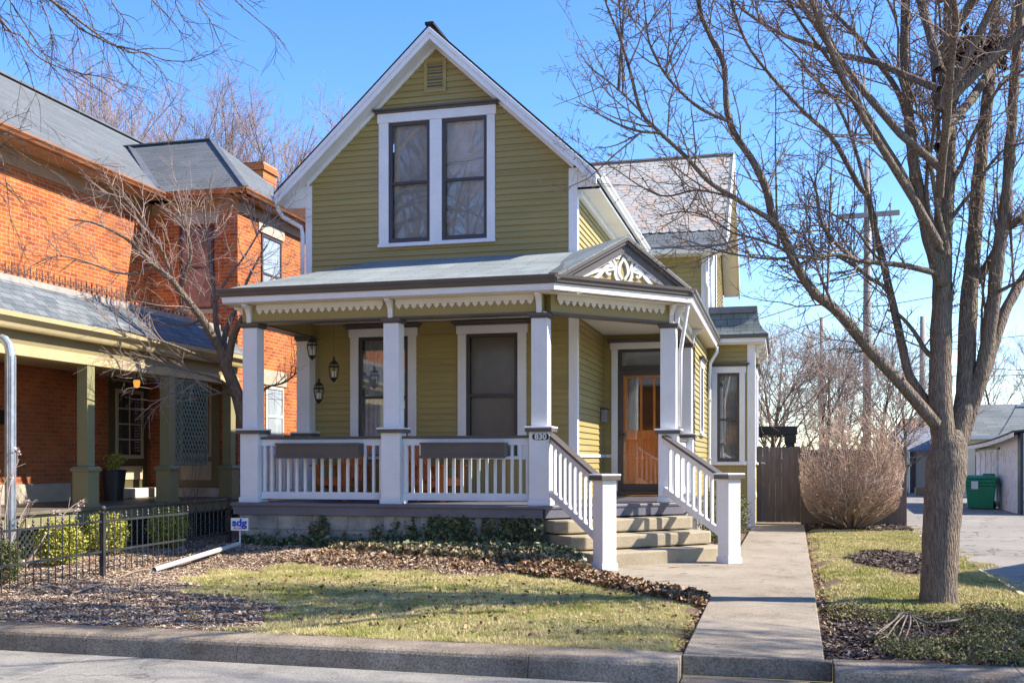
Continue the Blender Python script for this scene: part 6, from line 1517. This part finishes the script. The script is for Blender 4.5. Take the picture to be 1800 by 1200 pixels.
fallen('fallen_branch', [([(60, 1031), (90, 1028), (115, 1033), (130, 1037), (160, 1030), (190, 1018), (215, 1010), (250, 1002), (280, 998), (320, 990), (380, 972)], 1), ([(115, 1032), (128, 1040), (105, 1055), (92, 1062)], .5), ([(215, 1010), (245, 1000), (262, 1003), (300, 1008)], .5)], .017, .006, M['deadwood'], 'long crooked fallen branch lying across the mulch by the iron fence post', .03, sub)
fallen('fallen_branch', [([(400, 968), (425, 955), (440, 952), (452, 950)], 1), ([(405, 970), (430, 962), (455, 953)], .7)], .010, .004, M['bleached'], 'short pale forked branch by the foot of the yard sign', .06, sub)
fallen('dead_branch_root', [([(1690, 1095), (1660, 1100), (1630, 1098), (1605, 1090), (1585, 1088), (1570, 1095), (1550, 1112), (1538, 1125)], 1.3), ([(1590, 1088), (1575, 1104), (1562, 1118), (1548, 1128)], .8), ([(1595, 1089), (1588, 1105), (1580, 1118), (1572, 1128)], .8), ([(1600, 1090), (1600, 1106), (1592, 1120), (1590, 1130)], .8), ([(1580, 1090), (1560, 1108), (1545, 1117), (1534, 1120)], .7), ([(1604, 1091), (1612, 1104), (1618, 1115)], .7), ([(1660, 1100), (1668, 1092), (1650, 1086)], .5)], .0105, .0045, M['deadwood'], 'bleached dead branch with splayed ends lying in front of the street tree', .09)
fallen('fallen_branch', [([(1715, 1072), (1750, 1074), (1775, 1080), (1800, 1086)], 1)], .011, .006, M['bleached'], 'thin pale stick on the ground cover right of the street tree', .05)

# ------------------------------------------------------------------ shrubs
M['box'] = leafmat('boxwood_leaves', [(0, (.10, .13, .015)), (.35, (.24, .26, .03)), (.7, (.42, .39, .06)), (1, (.60, .52, .12))], .5, .35)
M['hedge'] = leafmat('hedge_leaves', [(0, (.035, .055, .015)), (.4, (.09, .12, .03)), (.75, (.19, .18, .06)), (1, (.33, .25, .11))], .5, .35)
def boxwood(x, y, r, h, label, n=8000, mat='box', group='boxwood shrubs behind the iron fence', name='boxwood_shrub', sq=1.0, size=.036, leaf='foliage'):
    z0 = float(ground_z(np.float64(x), np.float64(y))); t = empty(name, (x, y, z0), label, 'shrub', group)
    st = []
    for k in range(16):
        a = rng.random()*2*np.pi; q_ = wander(rng, np.array([x, y, z0]), np.array([math.cos(a)*.6, math.sin(a)*.6, 1]), h*.85, 6, .12, .05); st.append((q_, np.linspace(.010, .003, 7), 5))
        sprout(rng, st, q_, st[-1][1], 0, [dict(n=7, L=(.1, .3), ang=(25, 60), bend=.15, up=.05, r=.004, seg=3, sides=3, t0=.3)])
    tube_obj('stems', st, M['twig'], t)
    cl = rng.normal(size=(int(n/26), 3)); cl /= np.linalg.norm(cl, axis=1, keepdims=True); cl *= (.72 + .28*rng.random((len(cl), 1))**.5); cl *= (1+.07*rng.normal(size=(len(cl), 1)))
    cl = cl*[r, r*sq, h*.5] + [x, y, z0 + h*.56]
    P = (cl[:, None, :] + rng.normal(size=(len(cl), 26, 3))*[.04, .04, .04]).reshape(-1, 3); P = P[P[:, 2] > z0+.04]
    leaf_cloud(leaf, P, 0, size, M[mat], t, rng, .0, .6)
boxwood(-10.05, 12.95, .29, .60, 'yellow green boxwood left of the iron fence post'); boxwood(-10.40, 14.5, .29, .60, 'yellow green boxwood directly behind the iron fence post'); boxwood(-10.32, 16.1, .31, .62, 'yellow green boxwood nearest the green house, behind the iron fence')
boxwood(-9.60, 11.1, .31, .52, 'darker boxwood at the left edge behind the iron fence', 5000, 'hedge')
for i, (x, y, r, h, lb) in enumerate([(-1.02, 19.2, .42, .95, 'nearest clipped hedge shrub beside the stair newel and walk'), (-1.05, 20.3, .42, 1.0, 'middle clipped hedge shrub between porch and walk'), (-1.08, 21.6, .42, .95, 'farthest clipped hedge shrub before the bay')]):
    boxwood(x, y, r, h, lb, 3200, 'hedge', 'clipped hedge along the porch side', 'hedge_shrub', 1.5, .042)
# the little shrub in the black planter
t = bpy.data.objects['potted_plant']; P = []
st = []
for k in range(9):
    a = rng.random()*6.3; q_ = wander(rng, np.array([-12.55, 17.72, FZ+.54]), np.array([math.cos(a)*.4, math.sin(a)*.4, 1]), .32, 4, .1, .05); st.append((q_, np.linspace(.007, .004, 5), 5)); P.append(q_[2:][:, None, :] + rng.normal(size=(3, 14, 3))*.045)
tube_obj('stems', st, M['twig'], t); leaf_cloud('foliage', np.concatenate(P).reshape(-1, 3), 0, .06, M['box'], t, rng, 0, .5)
# leggy hydrangea with dried heads at the left edge
hx, hy = -10.35, 12.2; t = empty('dried_hydrangea', (hx, hy, -.1), 'leggy bare shrub with dried pale flower heads at the left edge of the brick porch', 'shrub'); st = []; heads = []
for k in range(16):
    a = rng.random()*6.3; q_ = wander(rng, np.array([hx+.25*math.cos(a), hy+.25*math.sin(a), -.1]), np.array([math.cos(a)*.45, math.sin(a)*.45, 1]), rng.uniform(.8, 1.65), 7, .12, .0)
    st.append((q_, np.linspace(.012, .005, 8), 6)); tips = []
    sprout(rng, tips, q_, st[-1][1], 0, [dict(n=2.2, L=(.15, .4), ang=(25, 55), bend=.12, up=.05, r=.006, seg=4, sides=5, t0=.4, tip=.7)]); st += tips
    for e in [q_[-1]] + [b[0][-1] for b in tips]:
        if rng.random() < .30: heads.append(e + rng.normal(size=(16, 3))*.026)
tube_obj('stems', st, M['twig_pale'], t); pet = leafmat('dried_petals', [(0, (.25, .15, .11)), (.5, (.45, .33, .29)), (1, (.62, .52, .48))], .8, .1)
for hd in heads[:90]: leaf_cloud('flower_head', hd, 0, .04, pet, t, rng, 0, .8)
# thin sapling in front of the lattice
t = empty('sapling', (-10.65, 17.3, -.05), 'thin bare sapling with a few stems in front of the lattice screen', 'sapling'); st = []
for k in range(4):
    q_ = wander(rng, np.array([-10.65+.05*k, 17.3, -.05]), np.array([rng.normal()*.06, rng.normal()*.06, 1]), rng.uniform(1.5, 2.6), 8, .05, .04); st.append((q_, np.linspace(.010, .003, 9), 5)); sprout(rng, st, q_, st[-1][1], 0, [dict(n=3, L=(.2, .6), ang=(20, 45), bend=.1, up=.06, r=.005, seg=4, sides=4, t0=.3)])
tube_obj('stems', st, M['twig'], t)
# big trimmed bare bush at the gate
bx, by = 1.52, 24.45; z0 = -.16; t = empty('trimmed_bare_bush', (bx, by, z0), 'big leafless bush clipped to a rounded block in front of the wooden fence', 'bush')
BW_, BH_ = 1.14, 2.74
def inside(p): return (abs((p[0]-bx)/BW_)**3 + abs((p[1]-by)/BW_)**3 + abs((p[2]-(z0+BH_*.52))/(BH_*.50))**2.5) < 1
stems = []; fine = []
for k in range(120):
    a = rng.random()*6.283; sp_ = rng.random()**.55; q_ = wander(rng, np.array([bx+.14*math.cos(a), by+.14*math.sin(a), z0]), np.array([math.cos(a)*sp_*2.2, math.sin(a)*sp_*2.2, 1.]), rng.uniform(1.9, 3.3), 10, .10, .05)
    stems.append((q_, np.linspace(.021, .006, 11), 5))
raw = []
for P, R, s in stems: sprout(rng, raw, P, R, 0, [dict(n=7.5, L=(.35, 1.0), ang=(18, 55), bend=.14, up=.05, r=.008, seg=5, sides=4, t0=.2, tip=.5, rmin=.004), dict(n=12, L=(.15, .45), ang=(20, 55), bend=.2, up=.05, r=.0055, seg=3, sides=3, t0=.1, tip=.7, rmin=.0036)])
for P, R, s in raw:
    k = next((i for i in range(len(P)) if not inside(P[i])), len(P))
    if k == len(P): fine.append((P, R, s))
    elif k >= 2: fine.append((P[:k], R[:k], s))
st2 = []
for P, R, s in stems:
    k = next((i for i in range(2, len(P)) if not inside(P[i])), len(P)); st2.append((P[:k], R[:k], s))
tube_obj('stems', st2, M['twig_pale'], t); tube_obj('twigs', fine, simple('reddish_tan_twig', (.43, .29, .21), .85, .25, 1.0, col2=(.50, .37, .285)), t); print('bush', len(fine))
# ------------------------------------------------------------------ iron fence, wooden fence, poles, garages, bin
FA, FB = (-8.80, 9.3), (-9.17, 16.2)
IF = empty('iron_fence', (-8.9, 12.4, -.12), 'low black wrought iron fence with pointed pickets along the brick house yard', 'fence')
fe = simple('black_grey_iron', (.055, .056, .062), .45, .3, 6, metal=.4)
Lf = math.hypot(FB[0]-FA[0], FB[1]-FA[1]); dv = ((FB[0]-FA[0])/Lf, (FB[1]-FA[1])/Lf)
def fp(s): return (FA[0]+dv[0]*s, FA[1]+dv[1]*s)
gzf = lambda x, y: float(ground_z(np.float64(x), np.float64(y)))
zt = -.13
posts = [3.12, 6.85]
for i, s in enumerate(posts):
    x, y = fp(s); m = MB(); rz_ = math.atan2(dv[1], dv[0]); m.cbox(x, y, .062, .062, zt-.1, zt+.78, rz_); m.cbox(x, y, .085, .085, zt+.78, zt+.80, rz_); m.lathe([(.02, zt+.80), (.018, zt+.82), (.040, zt+.845), (.044, zt+.865), (.034, zt+.89), (.0, zt+.90)], x, y, 12)
    m.build('fence_post', fe, IF)
for s0, s1 in ((0, posts[0]-.035), (posts[0]+.035, posts[1]-.035)):
    m = MB()
    for z in (.27, .68): a, b_ = fp(s0), fp(s1); m.beam((a[0], a[1], zt+z), (b_[0], b_[1], zt+z), .014, .03)
    m.build('fence_rail', fe, IF)
pk = None; sk_ = None; s = .06; i = 0
while s < 6.8:
    if min(abs(s-p) for p in posts) > .05:
        x, y = fp(s); tall = i % 2 == 0
        ref = pk if tall else sk_
        if ref is None:
            m = MB()
            if tall: m.tube([(0, 0, -.03), (0, 0, .80), (0, 0, .815)], [.0075, .0075, .002], 6)
            else:
                m.tube([(0, 0, -.03), (0, 0, .71)], .0075, 6); m.lathe([(.006, .70), (.020, .725), (.008, .745), (.017, .765), (.0, .81)], 0, 0, 8)
            ref = m.build('picket', fe, None); ref.parent = IF; ref.matrix_parent_inverse = Matrix.Translation(-Vector(IF.location)); o = ref
            if tall: pk = ref
            else: sk_ = ref
        else:
            o = ref.copy(); COL.objects.link(o)
        o.location = (x, y, zt)
    s += .145; i += 1
# wooden gate and fence
wood = groove('dark_brown_fence_boards', (.115, .078, .058), 'xz', .145, .25, .8, .8)
wood2 = simple('dark_brown_board', (.155, .12, .098), .8, .25, 3, .3, 30, stretch=(6, 6, .6))
gt = empty('wooden_gate', (-.02, 25.85, -.15), 'dark brown board gate closing the walk beside the bay', 'gate'); x = -.56
rng = np.random.default_rng(8)
while x < .50:
    w_ = .135 + .02*rng.random(); m = MB(); h = 1.70 + .025*rng.random(); m.prism([(x, -.10+.02*rng.random()), (x+w_, -.10), (x+w_, h-.03), (x+w_-.03, h), (x+.03, h), (x, h-.03)], lambda a, b_, d: (a, 25.85+d, b_), 0, .022); m.build('board', wood2, gt); x += w_+.002
for z in (.15, 1.3): MB().box(-.55, .50, 25.88, 25.92, z, z+.1).build('rail', wood2, gt)
m = MB(); m.tube([(-.45, 25.84, 1.32), (-.40, 25.80, 1.32), (-.36, 25.80, 1.30)], .018, 8); m.build('latch', simple('pale_knob', (.6, .55, .45), .4), gt)
wf = empty('wooden_fence', (1.6, 25.7, -.15), 'dark brown board fence standing behind the trimmed bare bush', 'fence'); x = .53
while x < 2.72:
    w_ = .138 + .015*rng.random(); m = MB(); m.box(x, x+w_, 25.70, 25.722, -.2, 1.62+.03*rng.random()); m.build('board', wood2, wf); x += w_+.002
for px in (.52, 2.78):
    m = MB(); m.cbox(px, 25.78, .11, .11, -.2, 1.72); m.build('fence_post', wood2, wf, bev=.005)
m = MB(); m.box(2.70, 2.725, 25.83, 33.0, -.2, 1.63); m.build('side_boards', groove('dark_brown_boards_side', (.115, .078, .058), 'yz', .145, .25, .8, .8), wf)
pg = empty('garden_pergola', (-.1, 30, -.15), 'dark pergola beam and post seen above the wooden gate', 'pergola')
for y in (29.93, 32.9): MB().box(-3.5, .45, y, y+.14, 2.08, 2.33).build('beam', M['black'], pg, bev=.02)
for x in (.26, -3.3):
    m = MB(); m.box(x-.12, x+.12, 29.9, 30.1, -.2, 2.08); m.box(x-.16, x+.16, 29.86, 30.14, 1.85, 2.07); m.build('post', M['black'], pg, bev=.01)

# utility poles and wires
polew = simple('weathered_pole_wood', (.30, .255, .22), .9, .25, 2, .6, 30, stretch=(5, 5, .4))
def pole(u, y, top, r, label, arm=None):
    x = dir_xy(u, y); t = empty('utility_pole', (x, y, -.2), label, 'utility pole', 'utility poles along the alley')
    m = MB(); m.tube([(x, y, -.4), (x, y, top*.5), (x+.02, y, top)], [r*1.15, r, r*.8], 12); m.build('pole', polew, t, smooth=True)
    if arm:
        z, hw, tl = arm; m = MB(); m.beam((x-hw, y-.2, z-tl), (x+hw, y-.2, z+tl), .13, .20); m.build('crossarm', simple('grey_weathered_beam', (.30, .27, .25), .9, .2, 3, .4, 30), t, bev=.01)
        m = MB()
        for xx in (-hw+.28, hw-.36):
            m.tube([(x+xx, y-.2, z-.45), (x+xx, y-.2, z+.42)], .028, 8); m.lathe([(.028, z+.28), (.06, z+.30), (.045, z+.36), (.06, z+.40), (.0, z+.44)], x+xx, y-.2, 10)
        m.build('insulator_pin', simple('insulator', (.16, .16, .17), .4), t)
    return x
xA = pole(1524, 45, 13.7, .155, 'tall weathered utility pole with a crossarm seen through the big tree', (11.36, 1.24, .03))
xB = pole(1444, 62, 9.5, .13, 'shorter utility pole far behind the bay, left of the tall one'); xC = pole(1621, 56, 8.6, .15, 'utility pole partly hidden left of the big street trunk')
m = MB(); m.cbox(xA+.12, 44.8, .3, .28, 8.3, 9.1); wm = simple('wire_black', (.03, .03, .035), .6, .05)
def wire(a, b_, sag, label, r=.02):
    a = np.array(a); b_ = np.array(b_); n = 14; P = [a+(b_-a)*(i/n) - np.array([0, 0, sag*4*(i/n)*(1-i/n)]) for i in range(n+1)]
    tag(tube_obj('overhead_wire', [(np.array(P), np.full(n+1, r), 5)], wm), label, 'wire', 'overhead wires')
wire((xA, 45, 8.9), (-3.3, 33, 5.2), .3, 'upper service wire running from the tall pole down behind the bay roof')
wire((xA, 45, 8.1), (-3.4, 40, 5.1), .3, 'lower service wire between the tall pole and the bay roof')
wire((xB, 62, 6.3), (xC+18, 60, 6.6), .5, 'long level wire crossing behind all the poles', .02)
wire((xB-14, 64, 6.6), (xB, 62, 6.4), .4, 'level wire left of the shorter pole', .02)
wire((xA, 45, 7.6), (21, 44, 12), .6, 'wire rising to the right behind the big tree', .016)
wire((xC, 56, 7.2), (26, 50, 10), .7, 'wire rising steeply to the right edge from the hidden pole', .016)
wire((xC, 56, 6.2), (24, 45, 5.2), .5, 'wire falling to the right edge above the grey garage roof', .016)
wire((xC, 56, 2.2), (13, 43, 6.5), .4, 'slack cable rising over the garage roof right of the trunk', .016)

# garages along the alley
def simplewall(name, label, cat): return empty(name, (0, 0, 0), label, cat)
cream = simple('cream_siding', (.58, .52, .40), .6, .1, 1.5); gr = brickmat('grey_green_shingles', 'xz', (.16, .175, .17), (.22, .235, .225), (.09, .095, .09), .9, .14, .008, 1.6, .9, .5, .25)
t = empty('long_garage', (10.5, 46, -.15), 'long cream garage with broad grey shingle roof behind the white shed', 'garage')
m = MB(); m.box(7.3, 20, 45.2, 52, -.3, 2.42); m.build('wall', cream, t)
m = MB(); m.slab([(6.9, 44.85, 2.36), (20.4, 44.85, 2.36), (20.4, 48.8, 3.78), (6.9, 48.8, 3.78)], .1); m.slab([(6.9, 48.8, 3.78), (20.4, 48.8, 3.78), (20.4, 52.4, 2.36), (6.9, 52.4, 2.36)], .1); m.build('roof', gr, t)
m = MB(); m.box(6.9, 20.4, 44.80, 44.845, 2.22, 2.37); m.build('fascia', M['cream'], t)
m = MB(); m.box(9.9, 11.6, 48.3, 48.5, 3.72, 3.83); m.build('roof_ridge_strip', M['white'], t)
# white shed with peeling doors, its wall along the alley
pe, n_, l_, b = new_mat('peeling_white_paint'); vec = coords(n_, l_, (1, 1, .5))
c = mix(n_, l_, (.74, .75, .78), (.30, .25, .22), ramp(n_, l_, noise(n_, l_, vec, 7, 8, .75), [(.56, (0, 0, 0)), (.62, (1, 1, 1))])); l_.new(c, b.inputs["Base Color"]); b.inputs["Roughness"].default_value = .7
t = empty('white_shed', (8, 35.5, -.15), 'old white shed with peeling doors and sagging dark roof edge on the alley', 'shed')
SX = 6.55
m = MB(); m.add([(SX, 31.9, -.3), (SX, 39.2, -.3), (SX, 39.2, 1.86), (SX, 31.9, 2.14), (SX+5, 31.9, -.3), (SX+5, 39.2, -.3), (SX+5, 39.2, 2.3), (SX+5, 31.9, 2.6)], [(0,1,2,3),(4,7,6,5),(0,3,7,4),(1,5,6,2),(3,2,6,7)]); m.build('wall', pe, t)
for k, (y0, y1) in enumerate(((37.9, 38.75), (37.0, 37.85), (36.1, 36.95), (35.2, 36.05))):
    m = MB(); m.box(SX-.04, SX-.001, y0, y1, -.05, 1.68+.03*k); m.box(SX-.055, SX-.041, y0, y0+.10, -.05, 1.68+.03*k); m.box(SX-.055, SX-.041, y0+.10, y1, 1.55+.03*k, 1.68+.03*k); m.build('door', pe, t, bev=.006)
m = MB(); m.box(SX-.05, SX-.001, 38.8, 38.9, -.1, 1.9); m.box(SX-.06, SX-.001, 34.9, 38.8, 1.72, 1.78); m.build('door_frame', M['darkmetal'], t)
P = []
for y in np.linspace(31.7, 39.5, 13): P.append((SX-.28, y, 1.93 + .28*((39.5-y)/7.8)**2))
m = MB()
for a, b2 in zip(P[:-1], P[1:]): m.slab([a, b2, (SX+5.2, b2[1], 2.75), (SX+5.2, a[1], 2.75)], .05)
m.build('roof', simple('dark_green_roofing', (.035, .05, .055), .7, .3, 2), t)
m = MB()
for a, b2 in zip(P[:-1], P[1:]): m.beam((a[0]+.02, a[1], a[2]-.11), (b2[0]+.02, b2[1], b2[2]-.11), .02, .12)
m.build('fascia', M['white'], t)
m = MB(); m.box(SX-.06, SX+.02, 31.80, 32.15, -.2, 2.15); m.build('corner_board', simple('dark_navy_trim', (.03, .035, .05), .5, .1), t)
# grey gabled garage farther down
t = empty('gabled_garage', (7, 54, -.15), 'small pale grey gabled garage with white door far down the alley', 'garage')
gx0, gx1, gy0, gy1 = 5.75, 7.6, 51, 57
m = MB(); m.box(gx0, gx1+3, gy0, gy1, -.3, 1.9); m.prism([(gy0, 1.9), (gy1, 1.9), ((gy0+gy1)/2, 2.85)], lambda a, b_, d: (d, a, b_), gx0, gx0+.1); m.build('wall', simple('pale_sage_siding', (.40, .42, .36), .6, .1), t)
m = MB(); m.slab([(gx0-.35, gy0-.4, 1.85), (gx1+3, gy0-.4, 1.85), (gx1+3, (gy0+gy1)/2, 2.95), (gx0-.35, (gy0+gy1)/2, 2.95)], .08); m.slab([(gx0-.35, (gy0+gy1)/2, 2.95), (gx1+3, (gy0+gy1)/2, 2.95), (gx1+3, gy1+.4, 1.85), (gx0-.35, gy1+.4, 1.85)], .08); m.build('roof', brickmat('pale_grey_shingles', 'xz', (.25, .27, .29), (.31, .33, .35), (.16, .17, .18), .9, .14, .008, 1.6, .9), t)
m = MB(); m.box(gx0-.04, gx0-.001, gy0+.6, gy0+3.4, -.1, 1.75); m.build('door', M['white'], t); m = MB(); m.box(gx0+.0, gx0+.25, gy0-.03, gy0-.001, -.2, 1.85); m.build('corner_board', M['sash'], t)
t = empty('orange_roofed_house', (9, 74, -.15), 'distant house whose orange brown roof shows above the gabled garage', 'house')
m = MB(); m.box(7.6, 16, 71, 79, -.3, 2.6); m.build('wall', cream, t); m = MB(); m.slab([(7.2, 70.6, 2.5), (16, 70.6, 2.5), (16, 75, 4.2), (7.9, 75, 4.2)], .1); m.slab([(7.9, 75, 4.2), (16, 75, 4.2), (16, 79.4, 2.5), (7.2, 79.4, 2.5)], .1); m.build('roof', simple('orange_brown_shingle', (.36, .19, .10), .9, .2, 3), t)
m = MB(); m.box(5.55, 5.95, 47.2, 47.55, -.12, .22); o = m.build('cardboard_box', simple('cardboard', (.30, .21, .12), .8, .1), None, bev=.01); tag(o, 'small brown box standing in front of the gabled garage', 'box')
# green wheeled bin
bx_, by_ = 6.0, 34.9; z0 = float(base_z(by_))+.01
t = empty('wheeled_bin', (bx_, by_, z0), 'large green plastic wheeled bin with white label beside the white shed', 'rubbish bin'); gn = simple('green_plastic', (.015, .24, .11), .4, .12, 3); rr = math.radians(-12)
m = MB(); m.cbox(bx_, by_, .70, .66, z0+.02, z0+.72, rr, .84, .80); m.cbox(bx_, by_, .90, .86, z0+.72, z0+.80, rr); m.cbox(bx_, by_, .86, .82, z0+.80, z0+.93, rr, .90, .86); m.build('body', gn, t, bev=.03)
m = MB(); m.cbox(bx_, by_, .97, .93, z0+.931, z0+.975, rr); m.cbox(bx_, by_, .93, .89, z0+.975, z0+1.04, rr, .70, .6); m.cbox(bx_+.25, by_+.1, .35, .3, z0+1.02, z0+1.09, rr); m.build('lid', gn, t, bev=.02)
c_, s_ = math.cos(rr), math.sin(rr)
for sx in (-1, 1):
    m = MB(); cx, cy = bx_+c_*sx*.36-s_*.34, by_+s_*sx*.36+c_*.34; m.tube([(cx-.04, cy, z0+.12), (cx+.04, cy, z0+.12)], .12, 14); m.build('wheel', M['black'], t)
m = MB(); m.cbox(bx_-.16+s_*.41, by_-.41*c_-.012-.02*0, .19, .008, z0+.62, z0+.86, rr); m.build('label', M['white'], t)
# house across the street, mirrored in the panes
t = empty('house_across_street', (-12, -24, -.45), 'brick house across the street, mirrored in the porch window panes', 'house')
m = MB(); m.box(-30, -1, -32, -24, -.5, 6.2); m.build('wall', M['brick_x'], t)
m = MB(); m.slab([(-30.4, -23.5, 6.1), (-.6, -23.5, 6.1), (-.6, -28, 9.4), (-30.4, -28, 9.4)], .1); m.slab([(-30.4, -28, 9.4), (-.6, -28, 9.4), (-.6, -32.5, 6.1), (-30.4, -32.5, 6.1)], .1); m.build('roof', gr, t)
for k in range(9):
    for z in (.9, 3.9):
        m = MB(); m.box(-29+k*3.2, -27.9+k*3.2, -23.99, -23.93, z, z+1.7); m.build('window', M['dkglass'], t)
# concrete apron by the bin and a neighbour beyond the right edge whose gable shades the verge
m = MB(); m.box(6.6, 10.5, 24.5, 31.5, -.3, -.11); m.build('concrete_apron', M['concrete'], kind='structure', bev=.02)
t = empty('neighbour_house', (12, 15.9, -.2), 'pale house beyond the right edge across the alley', 'house')
NX = 9.1
m = MB(); m.box(NX, NX+8, 11.9, 19.9, -.3, 3.2); m.prism([(11.9, 3.2), (19.9, 3.2), (15.9, 5.9)], lambda a, b_, d: (d, a, b_), NX, NX+.1); m.build('wall', cream, t)
m = MB(); m.slab([(NX-.3, 11.6, 3.1), (NX+8, 11.6, 3.1), (NX+8, 15.9, 6.0), (NX-.3, 15.9, 6.0)], .1); m.slab([(NX-.3, 15.9, 6.0), (NX+8, 15.9, 6.0), (NX+8, 20.2, 3.1), (NX-.3, 20.2, 3.1)], .1); m.build('roof', gr, t)
